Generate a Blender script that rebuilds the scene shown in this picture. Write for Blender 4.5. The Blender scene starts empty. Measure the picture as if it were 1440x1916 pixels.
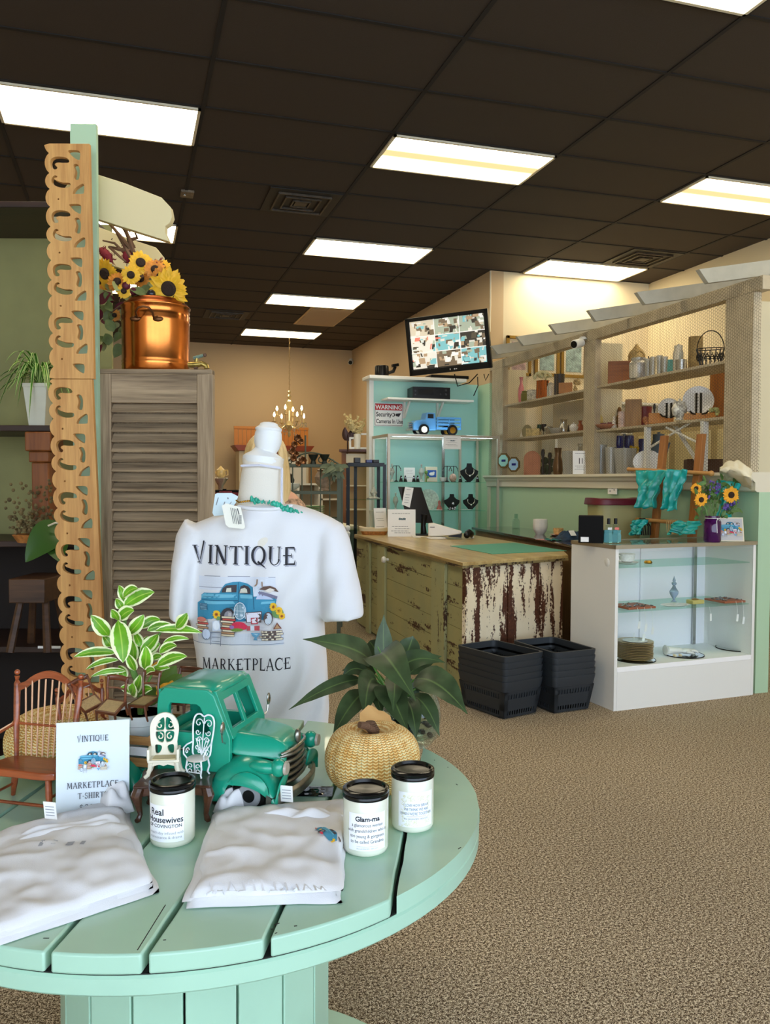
import bpy, bmesh, math, random
import numpy as np
from mathutils import Vector, Matrix, noise
from mathutils.bvhtree import BVHTree
R = random.Random(7)
PI = math.pi
rad = math.radians
sc = bpy.context.scene
COL = sc.collection

# camera
FPX, YAW, PITCH, ROLL, EYE = 1556.3, .2998, -.0373, .0043, 1.33
_F = Vector((math.sin(YAW)*math.cos(PITCH), math.cos(YAW)*math.cos(PITCH), math.sin(PITCH)))
_R0 = Vector((math.cos(YAW), -math.sin(YAW), 0)); _U0 = _R0.cross(_F)
_R = _R0*math.cos(ROLL)+_U0*math.sin(ROLL); _U = -_R0*math.sin(ROLL)+_U0*math.cos(ROLL)
cam = bpy.data.cameras.new('camera'); camo = bpy.data.objects.new('camera', cam); COL.objects.link(camo)
m3 = Matrix((_R, _U, -_F)).transposed()
camo.matrix_world = Matrix.Translation((0, 0, EYE)) @ m3.to_4x4()
cam.sensor_fit = 'VERTICAL'; cam.sensor_height = 24; cam.lens = 24*FPX/1916; cam.clip_start = .05; cam.clip_end = 60
sc.camera = camo

# light and exposure
sc.view_settings.view_transform = 'Standard'; sc.view_settings.look = 'None'
sc.view_settings.gamma = 1; sc.view_settings.exposure = 0.0
try: sc.view_settings.use_curve_mapping = False
except Exception: pass
LAMP = 11.5          # fluorescent panels
LAMP_COL = (1.0, .87, .62)
SKY = 5.5            # daylight through the shop front
w = bpy.data.worlds.new('world'); sc.world = w; w.use_nodes = True
bg = w.node_tree.nodes['Background']; bg.inputs[0].default_value = (.70, .83, 1.0, 1); bg.inputs[1].default_value = SKY
try:
    sc.cycles.max_bounces = 7; sc.cycles.transparent_max_bounces = 24; sc.cycles.caustics_reflective = False
    sc.cycles.caustics_refractive = False; sc.cycles.use_denoising = True; sc.cycles.sample_clamp_indirect = 6
except Exception: pass

# positions
def ray(x, y): return _F+_R*((x-720)/FPX)+_U*((958-y)/FPX)
def P(x, y, d): return Vector((0, 0, EYE))+ray(x, y)*d
def zp(x, y, z): d = ray(x, y); return Vector((0, 0, EYE))+d*((z-EYE)/d.z)
def xp(x, y, X): d = ray(x, y); return Vector((0, 0, EYE))+d*(X/d.x)
def yp(x, y, Y): d = ray(x, y); return Vector((0, 0, EYE))+d*(Y/d.y)
def dep(p): return (Vector(p)-Vector((0, 0, EYE))).dot(_F)

# materials
def lin(c): return tuple(((v/255)/12.92 if v/255 <= .04045 else ((v/255+.055)/1.055)**2.4) for v in c)
class NT:
    def __init__(s, m): s.t = m.node_tree; s.n = s.t.nodes; s.b = s.n['Principled BSDF']
    def new(s, k, **kw):
        q = s.n.new(k)
        for a, b in kw.items():
            if a.startswith('i_'):
                q.inputs[int(a[2:]) if a[2:].isdigit() else a[2:].replace('_', ' ')].default_value = b
            else: setattr(q, a, b)
        return q
    def l(s, a, b): s.t.links.new(a, b)
    def ramp(s, src, stops):
        r = s.new('ShaderNodeValToRGB'); e = r.color_ramp.elements
        while len(e) < len(stops): e.new(.5)
        for k, (p, c) in enumerate(stops):
            e[k].position = p; e[k].color = (*c, 1) if len(c) == 3 else c
        s.l(src, r.inputs[0]); return r.outputs[0]
    def obj(s, scale=(1, 1, 1), rot=(0, 0, 0)):
        t = s.new('ShaderNodeTexCoord'); mp = s.new('ShaderNodeMapping'); mp.inputs['Scale'].default_value = scale
        mp.inputs['Rotation'].default_value = rot
        s.l(t.outputs['Object'], mp.inputs[0]); return mp.outputs[0]
    def noise(s, vec, scale, detail=3, rough=.5):
        q = s.new('ShaderNodeTexNoise'); q.inputs['Scale'].default_value = scale; q.inputs['Detail'].default_value = detail
        q.inputs['Roughness'].default_value = rough
        if vec is not None: s.l(vec, q.inputs['Vector'])
        return q.outputs[0]
    def bump(s, h, strength=.3, dist=.002):
        b = s.new('ShaderNodeBump'); b.inputs['Strength'].default_value = strength; b.inputs['Distance'].default_value = dist
        s.l(h, b.inputs['Height']); s.l(b.outputs[0], s.b.inputs['Normal'])
    def col(s, o): s.l(o, s.b.inputs['Base Color'])
MATS = {}
def mat(name, rgb=(200, 200, 200), rough=.55, metal=0, bump=0, bscale=120, var=0, vscale=12, emit=0, coat=0, sub=0, trans=0, spec=None):
    if name in MATS: return MATS[name]
    m = bpy.data.materials.new(name); m.use_nodes = True; q = NT(m); c = lin(rgb)
    b = q.b; b.inputs['Base Color'].default_value = (*c, 1); b.inputs['Roughness'].default_value = rough
    b.inputs['Metallic'].default_value = metal; b.inputs['Coat Weight'].default_value = coat
    if spec is not None: b.inputs['Specular IOR Level'].default_value = spec
    if trans: b.inputs['Transmission Weight'].default_value = trans
    if var:
        n = q.noise(q.obj(), vscale, 4)
        q.col(q.ramp(n, [(.3, tuple(v*(1-var) for v in c)), (.7, tuple(min(1, v*(1+var*.6)) for v in c))]))
    if bump: q.bump(q.noise(q.obj(), bscale, 3), bump, .003)
    if emit:
        b.inputs['Emission Color'].default_value = (*c, 1); b.inputs['Emission Strength'].default_value = emit
    MATS[name] = m; return m
def wood(name, c1, c2, axis='x', scale=18, rough=.5, stretch=.08, coat=0):
    if name in MATS: return MATS[name]
    m = mat(name, c1, rough, coat=coat); q = NT(m); a, b = lin(c1), lin(c2)
    s = {'x': (stretch, 1, 1), 'y': (1, stretch, 1), 'z': (1, 1, stretch)}[axis]
    v = q.obj(s); n = q.noise(v, scale, 5, .65); n2 = q.noise(v, scale*5, 3, .6)
    mx = q.new('ShaderNodeMath', operation='ADD'); q.l(n, mx.inputs[0])
    m2 = q.new('ShaderNodeMath', operation='MULTIPLY'); q.l(n2, m2.inputs[0]); m2.inputs[1].default_value = .45; q.l(m2.outputs[0], mx.inputs[1])
    q.col(q.ramp(mx.outputs[0], [(.5, b), (.9, a)])); q.bump(mx.outputs[0], .25, .002)
    return m
def peel(name, paint, under, paint2, axis='z', scale=9, lo=.5, hi=.53, rough=.6, extra=0):
    if name in MATS: return MATS[name]
    m = mat(name, paint, rough); q = NT(m)
    s = {'x': (.16, 1, 1), 'y': (1, .13, 1), 'z': (1, 1, .16)}[axis]
    v = q.obj(s); n = q.noise(v, scale, 6, .62); n1 = q.noise(q.obj(), scale*5, 4, .6)
    mm = q.new('ShaderNodeMath', operation='MULTIPLY_ADD'); q.l(n1, mm.inputs[0]); mm.inputs[1].default_value = .28; q.l(n, mm.inputs[2])
    f = q.ramp(mm.outputs[0], [(lo+.14, (0, 0, 0)), (hi+.14, (1, 1, 1))])
    n2 = q.noise(q.obj(), 4, 3)
    pc = q.ramp(n2, [(.3, lin(paint)), (.7, lin(paint2))])
    uc = q.ramp(n1, [(.35, tuple(x*.45 for x in lin(under))), (.65, lin(under))])
    mix = q.new('ShaderNodeMix', data_type='RGBA'); q.l(f, mix.inputs[0]); q.l(uc, mix.inputs[6]); q.l(pc, mix.inputs[7])
    q.col(mix.outputs[2]); q.bump(f, .5, .002); return m
def glass(name, tint=(235, 245, 243), refl=.9, rough=.02, clear=.9):
    if name in MATS: return MATS[name]
    m = bpy.data.materials.new(name); m.use_nodes = True; q = NT(m)
    t = q.new('ShaderNodeBsdfTransparent'); t.inputs[0].default_value = (*[v for v in lin(tint)], 1)
    g = q.new('ShaderNodeBsdfGlossy'); g.inputs['Roughness'].default_value = rough; g.inputs[0].default_value = (refl, refl, refl, 1)
    fr = q.new('ShaderNodeLayerWeight'); fr.inputs[0].default_value = 1-clear
    mx = q.new('ShaderNodeMixShader'); q.l(fr.outputs['Facing'], mx.inputs[0]); q.l(t.outputs[0], mx.inputs[1]); q.l(g.outputs[0], mx.inputs[2])
    q.l(mx.outputs[0], q.n['Material Output'].inputs[0]); q.n.remove(q.b); MATS[name] = m; return m

# mesh builder
class MB:
    def __init__(s): s.v = []; s.f = []; s.uv = {}; s.mi = []; s.k = 0; s.M = None
    def add(s, vs, fs, uv=None):
        o = len(s.v)
        if s.M is not None: vs = [s.M @ Vector(p) for p in vs]
        s.v.extend([tuple(p) for p in vs]); s.f.extend([tuple(i+o for i in f) for f in fs]); s.mi.extend([s.k]*len(fs))
        if uv:
            for i, t in enumerate(uv): s.uv[o+i] = t
        return s
    def box(s, c, d, rz=0, rx=0, ry=0):
        m = Matrix.Translation(c) @ Matrix.Rotation(rz, 4, 'Z') @ Matrix.Rotation(rx, 4, 'X') @ Matrix.Rotation(ry, 4, 'Y')
        vs = [m @ Vector((x*d[0]/2, y*d[1]/2, z*d[2]/2)) for x in (-1, 1) for y in (-1, 1) for z in (-1, 1)]
        return s.add(vs, [(0, 1, 3, 2), (4, 6, 7, 5), (0, 4, 5, 1), (2, 3, 7, 6), (0, 2, 6, 4), (1, 5, 7, 3)])
    def b3(s, x0, x1, y0, y1, z0, z1): return s.box(((x0+x1)/2, (y0+y1)/2, (z0+z1)/2), (x1-x0, y1-y0, z1-z0))
    def hexa(s, q): return s.add(q, [(3, 2, 1, 0), (4, 5, 6, 7), (0, 1, 5, 4), (1, 2, 6, 5), (2, 3, 7, 6), (3, 0, 4, 7)])
    def tube(s, pts, r, n=8, closed=False, cap=True):
        pts = [Vector(p) for p in pts]; m = len(pts); rr = r if isinstance(r, (list, tuple)) else [r]*m
        vs = []; up = None
        for i, p in enumerate(pts):
            a = pts[(i-1) % m] if closed or i else p; b = pts[(i+1) % m] if closed or i < m-1 else p
            t = (b-a); t = t.normalized() if t.length > 1e-9 else Vector((0, 0, 1))
            if up is None: up = Vector((0, 0, 1)) if abs(t.z) < .9 else Vector((1, 0, 0))
            x = t.cross(up)
            if x.length < 1e-6: x = t.orthogonal()
            x.normalize(); y = x.cross(t); up = y
            for k in range(n):
                g = 2*PI*k/n; vs.append(p+(x*math.cos(g)+y*math.sin(g))*rr[i])
        fs = []
        for i in range(m if closed else m-1):
            j = (i+1) % m
            for k in range(n): fs.append((i*n+k, i*n+(k+1) % n, j*n+(k+1) % n, j*n+k))
        if cap and not closed: fs.append(tuple(range(n))[::-1]); fs.append(tuple((m-1)*n+k for k in range(n)))
        return s.add(vs, fs)
    def cyl(s, a, b, r0, r1=None, n=20): return s.tube([a, b], [r0, r0 if r1 is None else r1], n)
    def lathe(s, prof, c=(0, 0, 0), n=28, sx=1, sy=1, cap=True):
        vs = []; fs = []; m = len(prof); uv = []
        for i, (r, z) in enumerate(prof):
            for k in range(n):
                g = 2*PI*k/n; vs.append((c[0]+r*math.cos(g)*sx, c[1]+r*math.sin(g)*sy, c[2]+z)); uv.append((k/n, i/(m-1)))
        for i in range(m-1):
            for k in range(n): fs.append((i*n+k, i*n+(k+1) % n, (i+1)*n+(k+1) % n, (i+1)*n+k))
        if cap and prof[0][0] > 1e-5: fs.append(tuple(range(n))[::-1])
        if cap and prof[-1][0] > 1e-5: fs.append(tuple((m-1)*n+k for k in range(n)))
        return s.add(vs, fs, uv)
    def ball(s, c, r, n=14):
        if not isinstance(r, (tuple, list)): r = (r, r, r)
        m = max(5, n//2+1)
        vs = []; fs = []
        for i in range(m+1):
            a = PI*i/m
            for k in range(n):
                g = 2*PI*k/n; vs.append((c[0]+r[0]*math.sin(a)*math.cos(g), c[1]+r[1]*math.sin(a)*math.sin(g), c[2]-r[2]*math.cos(a)))
        for i in range(m):
            for k in range(n): fs.append((i*n+k, i*n+(k+1) % n, (i+1)*n+(k+1) % n, (i+1)*n+k))
        return s.add(vs, fs)
    def grid(s, nx, ny, fn, wrap=False):
        vs = [fn(i/(nx-1), j/(ny-1)) for j in range(ny) for i in range(nx)]
        uv = [(i/(nx-1), j/(ny-1)) for j in range(ny) for i in range(nx)]
        fs = [(j*nx+i, j*nx+i+1, (j+1)*nx+i+1, (j+1)*nx+i) for j in range(ny-1) for i in range(nx-1)]
        return s.add(vs, fs, uv)
    def prism(s, pts, z0, z1):
        n = len(pts); vs = [(x, y, z0) for x, y in pts]+[(x, y, z1) for x, y in pts]
        return s.add(vs, [tuple(range(n))[::-1], tuple(range(n, 2*n))]+[(i, (i+1) % n, n+(i+1) % n, n+i) for i in range(n)])
    def wprism(s, pts, y0, y1):          # outline in x,z extruded along y
        n = len(pts); vs = [(x, y0, z) for x, z in pts]+[(x, y1, z) for x, z in pts]
        return s.add(vs, [tuple(range(n)), tuple(range(n, 2*n))[::-1]]+[(i, n+i, n+(i+1) % n, (i+1) % n) for i in range(n)])
    def leaf(s, a, m, b, w, nrm=(0, 0, 1), fold=.25, n=8, shape=None, wave=0):
        a, m, b, nrm = Vector(a), Vector(m), Vector(b), Vector(nrm); vs = []; uv = []
        for i in range(n+1):
            t = i/n; p = a*(1-t)**2+m*2*t*(1-t)+b*t*t; tg = (m-a)*(1-t)+(b-m)*t
            sd = tg.cross(nrm)
            if sd.length < 1e-7: sd = tg.orthogonal()
            sd.normalize(); up = sd.cross(tg).normalized()
            ww = w*.5*(math.sin(PI*t**.75)**.8 if shape is None else shape(t))+w*.012
            for u in (-1, -.5, 0, .5, 1):
                vs.append(p+sd*u*ww+up*(abs(u)*ww*fold+wave*ww*math.sin(t*17+u*3)*abs(u))); uv.append((u, t))
        fs = [(i*5+k, i*5+k+1, (i+1)*5+k+1, (i+1)*5+k) for i in range(n) for k in range(4)]
        return s.add(vs, fs, uv)
    def build(s, name, mt=None, parent=None, loc=None, rz=None, smooth=35, bevel=0, solid=0, sub=0, sharp=True):
        me = bpy.data.meshes.new(name); me.from_pydata(s.v, [], s.f)
        ms = mt if isinstance(mt, (list, tuple)) else [mt]
        for x in ms:
            if x: me.materials.append(x)
        if len(ms) > 1: me.polygons.foreach_set('material_index', s.mi)
        if s.uv:
            at = me.attributes.new('luv', 'FLOAT2', 'POINT'); arr = np.zeros(len(s.v)*2)
            for i, t in s.uv.items(): arr[2*i] = t[0]; arr[2*i+1] = t[1]
            at.data.foreach_set('vector', arr)
        me.update()
        if smooth:
            me.polygons.foreach_set('use_smooth', [True]*len(me.polygons))
            try: me.set_sharp_from_angle(angle=rad(smooth))
            except Exception: pass
        o = bpy.data.objects.new(name, me); COL.objects.link(o)
        if parent: o.parent = parent
        if loc is not None: o.location = loc
        if rz is not None: o.rotation_euler.z = rz
        if bevel:
            q = o.modifiers.new('bevel', 'BEVEL'); q.width = bevel; q.segments = 2; q.limit_method = 'ANGLE'; q.angle_limit = rad(40)
        if solid:
            q = o.modifiers.new('solid', 'SOLIDIFY'); q.thickness = solid; q.offset = 0
        if sub:
            q = o.modifiers.new('sub', 'SUBSURF'); q.levels = sub; q.render_levels = sub
        return o
def tag(o, label=None, cat=None, group=None, kind=None):
    if label: o['label'] = label
    if cat: o['category'] = cat
    if group: o['group'] = group
    if kind: o['kind'] = kind
    return o
def T(name, label, cat, loc, rz=0, group=None, tilt=None):
    o = bpy.data.objects.new(name, None); COL.objects.link(o); o.location = loc
    o.rotation_euler = (tilt[0] if tilt else 0, tilt[1] if tilt else 0, rz); o.empty_display_size = .05
    return tag(o, label, cat, group)
def struct(mb, name, m, **k): return tag(mb.build(name, m, **k), kind='structure')
def dup(root, loc=None, rz=None, label=None, group=None, tilt=None):
    r = root.copy(); COL.objects.link(r)
    if loc is not None: r.location = loc
    if rz is not None: r.rotation_euler.z = rz
    if tilt is not None: r.rotation_euler.x, r.rotation_euler.y = tilt
    if label: r['label'] = label
    if group: r['group'] = group
    for ch in list(root.children):
        c = ch.copy(); COL.objects.link(c); c.parent = r
        for g in list(ch.children):
            e = g.copy(); COL.objects.link(e); e.parent = c
    return r
def evalmesh(o, rm=True):
    dg = bpy.context.evaluated_depsgraph_get(); dg.update(); e = o.evaluated_get(dg); me = e.to_mesh()
    vs = [v.co.copy() for v in me.vertices]; fs = [tuple(p.vertices) for p in me.polygons]
    e.to_mesh_clear()
    if rm: d = o.data; bpy.data.objects.remove(o)
    return vs, fs
def fill2d(loops, thick=0, bevel=0, cyc=True):
    cu = bpy.data.curves.new('c', 'CURVE'); cu.dimensions = '2D'; cu.fill_mode = 'BOTH'; cu.extrude = thick/2; cu.bevel_depth = bevel
    for lp in loops:
        sp = cu.splines.new('POLY'); sp.points.add(len(lp)-1)
        for i, (x, y) in enumerate(lp): sp.points[i].co = (x, y, 0, 1)
        sp.use_cyclic_u = True
    o = bpy.data.objects.new('c', cu); COL.objects.link(o); return evalmesh(o)
def smoothloop(pts, n=4):
    out = []; m = len(pts)
    for i in range(m):
        p0, p1, p2, p3 = [Vector(pts[(i+k-1) % m]) for k in range(4)]
        for j in range(n):
            t = j/n; q = .5*((2*p1)+(p2-p0)*t+(2*p0-5*p1+4*p2-p3)*t*t+(3*p1-p0-3*p2+p3)*t**3); out.append((q.x, q.y))
    return out
def textm(s, size, align='CENTER', bold=0, space=1, th=0):
    cu = bpy.data.curves.new('t', 'FONT'); cu.body = s; cu.size = size; cu.align_x = align; cu.offset = bold; cu.space_character = space; cu.extrude = th
    cu.resolution_u = 3
    o = bpy.data.objects.new('t', cu); COL.objects.link(o); return evalmesh(o)
# hand drawn roman capitals: strokes (x0,y0,x1,y1,w0,w1[,...])
def _arc(cx, cy, rx, ry, a0, a1, w0, w1, n=12):
    return [('p', [(cx+rx*math.cos(rad(a0+(a1-a0)*i/n)), cy+ry*math.sin(rad(a0+(a1-a0)*i/n))) for i in range(n+1)],
             [w0+(w1-w0)*math.sin(PI*i/n) for i in range(n+1)])]
def _s(x0, y0, x1, y1, w0, w1=None): return [('p', [(x0, y0), (x1, y1)], [w0, w0 if w1 is None else w1])]
def _sf(x, y, w=.16): return _s(x-w, y, x+w, y, .05)
TK, TN = .165, .06
GL = {
 'V': (.82, _s(.02, .95, .34, 0, .15, .06)+_s(.34, 0, .66, 1.25, .05, .10)+_sf(.04, .97)+_sf(.3, 0, .12)),
 'I': (.36, _s(.18, 0, .18, 1, TK)+_sf(.18, 0)+_sf(.18, 1)),
 'N': (.92, _s(.16, 0, .16, 1, TN+.02)+_s(.14, 1, .74, 0, TK)+_s(.76, 0, .76, 1, TN+.02)+_sf(.16, 0, .13)+_sf(.1, 1, .12)+_sf(.76, 1, .14)),
 'T': (.82, _s(.41, 0, .41, 1, TK)+_s(0, .97, .82, .97, .07)+_s(.03, 1, -.03, .78, .06, .02)+_s(.79, 1, .85, .78, .06, .02)+_sf(.41, 0)),
 'Q': (.98, _arc(.46, .5, .40, .50, 90, 270, .06, .17)+_arc(.46, .5, .40, .50, 270, 450, .06, .17)+_s(.42, .15, .92, -.14, .13, .05)),
 'U': (.9, _s(.16, .3, .16, 1, TK)+_arc(.45, .32, .29, .32, 180, 360, .12, .04)+_s(.74, .3, .74, 1, TN)+_sf(.16, 1)+_sf(.74, 1, .13)),
 'E': (.76, _s(.2, 0, .2, 1, TK)+_s(.2, .97, .68, .97, .07, .10)+_s(-.02, .52, .52, .52, .06)+_s(.2, .04, .70, .04, .08, .1)+_s(.68, 1, .72, .76, .08, .02)+_s(.70, 0, .76, .26, .1, .02)+_s(.52, .64, .52, .4, .04)+_sf(.14, 0, .12)),
 'M': (1.1, _s(.12, 0, .2, 1, TN+.02)+_s(.2, 1, .53, .1, .14)+_s(.53, .1, .88, 1, TN)+_s(.88, 1, .95, 0, TK)+_sf(.12, 0, .13)+_sf(.95, 0, .14)+_sf(.16, 1, .12)+_sf(.9, 1, .1)),
 'A': (.92, _s(.1, 0, .44, 1.02, TN+.02)+_s(.44, 1.02, .82, 0, .15)+_s(.06, .34, .66, .34, .055)+_sf(.1, 0, .13)+_sf(.82, 0, .14)),
 'R': (.86, _s(.18, 0, .18, 1, TK)+_arc(.36, .74, .28, .24, -90, 90, .06, .13)+_s(.1, .98, .38, .98, .05)+_s(.18, .5, .38, .5, .05)+_s(.36, .5, .78, -.04, .13)+_sf(.18, 0)),
 'K': (.88, _s(.18, 0, .18, 1, TK)+_s(.2, .42, .7, 1, .06)+_s(.34, .58, .82, -.02, .14)+_sf(.18, 0)+_sf(.16, 1)+_sf(.7, 1, .12)),
 'P': (.76, _s(.2, 0, .2, 1, TK)+_arc(.38, .72, .28, .26, -90, 90, .06, .13)+_s(.1, .98, .4, .98, .05)+_s(.2, .46, .4, .46, .05)+_sf(.2, 0)),
 'L': (.72, _s(.2, 0, .2, 1, TK)+_s(.1, .04, .66, .04, .08, .1)+_s(.66, 0, .72, .28, .1, .02)+_sf(.2, 1)),
 'C': (.84, _arc(.48, .5, .42, .50, 40, 320, .06, .16, 16)+_s(.78, 1, .82, .66, .1, .02)),
 'S': (.66, _arc(.33, .74, .24, .24, 20, 270, .05, .12)+_arc(.33, .26, .26, .26, 90, -160, .12, .08)+_s(.55, 1, .58, .7, .07, .02)+_s(.07, 0, .04, .32, .07, .02)),
 'H': (.92, _s(.18, 0, .18, 1, TK)+_s(.74, 0, .74, 1, TK)+_s(.18, .5, .74, .5, .055)+_sf(.18, 0)+_sf(.18, 1)+_sf(.74, 0)+_sf(.74, 1)),
 '-': (.4, _s(.06, .42, .34, .42, .1)), ' ': (.4, []), '.': (.3, _s(.08, .05, .2, .05, .12)),
 '$': (.66, _arc(.33, .74, .22, .22, 20, 270, .05, .11)+_arc(.33, .28, .24, .24, 90, -160, .11, .07)+_s(.33, -.1, .33, 1.1, .04)),
 '2': (.62, _arc(.3, .72, .24, .26, 160, -30, .05, .13)+_s(.5, .62, .08, .06, .1)+_s(.06, .05, .58, .05, .1)),
 '8': (.62, _arc(.3, .76, .19, .22, 0, 360, .1, .1)+_arc(.3, .27, .24, .27, 0, 360, .1, .12)),
 '0': (.62, _arc(.3, .5, .25, .5, 90, 270, .06, .13)+_arc(.3, .5, .25, .5, 270, 450, .06, .13))}
def serif(s, h, gap=.12, fit=None):
    """quads in x,y; centred on x"""
    x = 0; vs = []; fs = []
    for ch in s:
        wd, st = GL[ch]
        for _, pts, ws in st:
            pts = [Vector(p) for p in pts]; o = len(vs)
            for i, p in enumerate(pts):
                a = pts[max(0, i-1)]; b = pts[min(len(pts)-1, i+1)]; t = (b-a).normalized(); nn = Vector((-t.y, t.x))*ws[i]*.5
                vs += [Vector((x+p.x+nn.x, p.y+nn.y, 0)), Vector((x+p.x-nn.x, p.y-nn.y, 0))]
            for i in range(len(pts)-1): fs.append((o+2*i, o+2*i+1, o+2*i+3, o+2*i+2))
        x += wd+gap
    x -= gap; k = h if fit is None else fit/x
    return [Vector(((v.x-x/2)*k, v.y*h, 0)) for v in vs], fs
def sheet(vs, fs, M, mb): mb.add([M @ v for v in vs], fs)
XZ = Matrix(((1, 0, 0, 0), (0, 0, -1, 0), (0, 1, 0, 0), (0, 0, 0, 1)))    # x,y -> x,z facing -y
def MX(x, y, z): return Matrix.Translation((x, y, z)) @ XZ

M_white = mat('white_paint', (236, 236, 230), .45, bump=.05)
M_black = mat('black_plastic', (11, 11, 11), .3, spec=.3)
M_blackm = mat('black_matte', (12, 11, 11), .7, spec=.15)
M_chrome = mat('brushed_metal', (190, 190, 188), .25, 1)
M_ink = mat('black_ink', (28, 26, 34), .7)
M_paper = mat('paper', (244, 243, 240), .7)
M_grey = mat('grey_ink', (120, 120, 124), .7)
M_cream = mat('cream_paint', (226, 214, 186), .6)
M_gold = mat('gold', (200, 150, 60), .3, 1)
M_glass = glass('clear_glass')
M_pane = glass('glass_pane', (251, 253, 252), .7, .02, .985)
M_cry = mat('cut_crystal', (240, 240, 232), .08, trans=.55, bump=.5, bscale=70, coat=.3)
M_brown = wood('brown_wood', (120, 66, 30), (66, 32, 14), 'x', 14)
# ROOM
CZ = 3.614; GX, GY = 1.6765, 5.2802; TU, TV = 1.2192, .6096
XW, YB, YC, XR, XL, YF = 3.77, 14.2, 8.70, 5.75, -3.4, -2.2
# carpet
m = mat('carpet', (150, 130, 104), .95, spec=.1); q = NT(m)
n = q.noise(q.obj(), 120, 3, .8); n2 = q.noise(q.obj(), 300, 2, .6); n3 = q.noise(q.obj(), 1.4, 2)
ad = q.new('ShaderNodeMath', operation='ADD'); q.l(n, ad.inputs[0]); q.l(n2, ad.inputs[1])
hv = q.new('ShaderNodeMath', operation='MULTIPLY'); q.l(ad.outputs[0], hv.inputs[0]); hv.inputs[1].default_value = .5
cr = q.ramp(hv.outputs[0], [(.43, lin((58, 46, 34))), (.48, lin((122, 103, 80))), (.52, lin((176, 157, 130))), (.57, lin((238, 224, 198)))])
lg = q.ramp(n3, [(.3, (.88, .88, .88)), (.7, (1, 1, 1))])
mx = q.new('ShaderNodeMix', data_type='RGBA', blend_type='MULTIPLY'); mx.inputs[0].default_value = 1; q.l(cr, mx.inputs[6]); q.l(lg, mx.inputs[7]); q.col(mx.outputs[2])
q.bump(hv.outputs[0], .9, .006)
struct(MB().b3(XL-.2, XR+.2, YF-.2, YB+.2, -.1, 0), 'floor', m)
M_tan = mat('tan_wall', (206, 178, 138), .75, bump=.04, bscale=300)
M_ivory = mat('ivory_wall', (232, 216, 180), .7, bump=.04, bscale=300)
M_mint = mat('mint_paint', (176, 206, 172), .5, bump=.03)
M_aqua = mat('aqua_paint', (176, 226, 214), .5, bump=.03)
M_ceil = mat('ceiling_tile', (58, 47, 37), .85, bump=.4, bscale=260)
M_bar = mat('ceiling_grid', (26, 20, 15), .8)
struct(MB().b3(XL-.2, XR+.2, YF-.2, YB+.2, CZ, CZ+.1), 'ceiling', M_ceil)
struct(MB().b3(XL-.2, XW+.15, YB, YB+.15, 0, CZ), 'wall_back', M_tan)
struct(MB().b3(XW, XW+.15, YC, YB, 0, 2.40).b3(XW, XW+.15, YC-.35, YB, 2.40, CZ), 'wall_right', M_tan)
struct(MB().b3(XW, XW+.15, YC-.35, YC, 0, 2.40), 'wall_right_lower', M_mint)
struct(MB().b3(XW+.15, XR+.15, YC-.35, YC-.2, 0, CZ), 'wall_alcove_back', M_ivory)
struct(MB().b3(XR, XR+.15, YF, YC-.35, 0, CZ), 'wall_alcove_right', M_ivory)
struct(MB().b3(XL-.15, XL, YF, YB, 0, CZ), 'wall_left', M_ivory)
f = MB(); f.b3(XL, XR, YF-.15, YF, 0, .45); f.b3(XL, XR, YF-.15, YF, 3.2, CZ)
struct(f, 'wall_front', M_ivory)
f = MB()
for k in range(7): x = XL+(XR-XL)*k/6; f.b3(x-.03, x+.03, YF-.1, YF-.04, .45, 3.2)
struct(f, 'window_1', M_chrome)
f = MB()
u = -5
while GX+u*TU < XR:
    if GX+u*TU > XL: f.b3(GX+u*TU-.012, GX+u*TU+.012, YF, YB, CZ-.006, CZ+.002)
    u += 1
v = -13
while GY+v*TV < YB:
    if GY+v*TV > YF: f.b3(XL, XR, GY+v*TV-.012, GY+v*TV+.012, CZ-.0055, CZ+.002)
    v += 1
struct(f, 'trim_1', M_bar)
struct(MB().b3(XL, XW, YB-.012, YB, 0, .1), 'baseboard_back', M_white)
# fluorescent troffers
m = bpy.data.materials.new('lamp_diffuser'); m.use_nodes = True; q = NT(m)
sx = q.new('ShaderNodeSeparateXYZ'); tc = q.new('ShaderNodeTexCoord'); q.l(tc.outputs['Object'], sx.inputs[0])
ab = q.new('ShaderNodeMath', operation='ABSOLUTE'); q.l(sx.outputs[1], ab.inputs[0])
rm = q.new('ShaderNodeMapRange'); q.l(ab.outputs[0], rm.inputs[0]); rm.inputs[1].default_value = .04; rm.inputs[2].default_value = .13
e0 = q.new('ShaderNodeMix', data_type='RGBA'); q.l(rm.outputs[0], e0.inputs[0]); e0.inputs[6].default_value = (1, .74, .34, 1); e0.inputs[7].default_value = (1, .86, .58, 1)
st = q.new('ShaderNodeMath', operation='MULTIPLY_ADD'); q.l(rm.outputs[0], st.inputs[0]); st.inputs[1].default_value = LAMP*.9; st.inputs[2].default_value = LAMP*.1
em = q.new('ShaderNodeEmission'); q.l(e0.outputs[2], em.inputs[0]); q.l(st.outputs[0], em.inputs[1]); q.l(em.outputs[0], q.n['Material Output'].inputs[0]); q.n.remove(q.b)
M_dim = m
m = bpy.data.materials.new('lamp_bright'); m.use_nodes = True; q = NT(m)
em = q.new('ShaderNodeEmission'); em.inputs[0].default_value = (*LAMP_COL, 1); em.inputs[1].default_value = LAMP; q.l(em.outputs[0], q.n['Material Output'].inputs[0]); q.n.remove(q.b)
M_lamp = m
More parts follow.
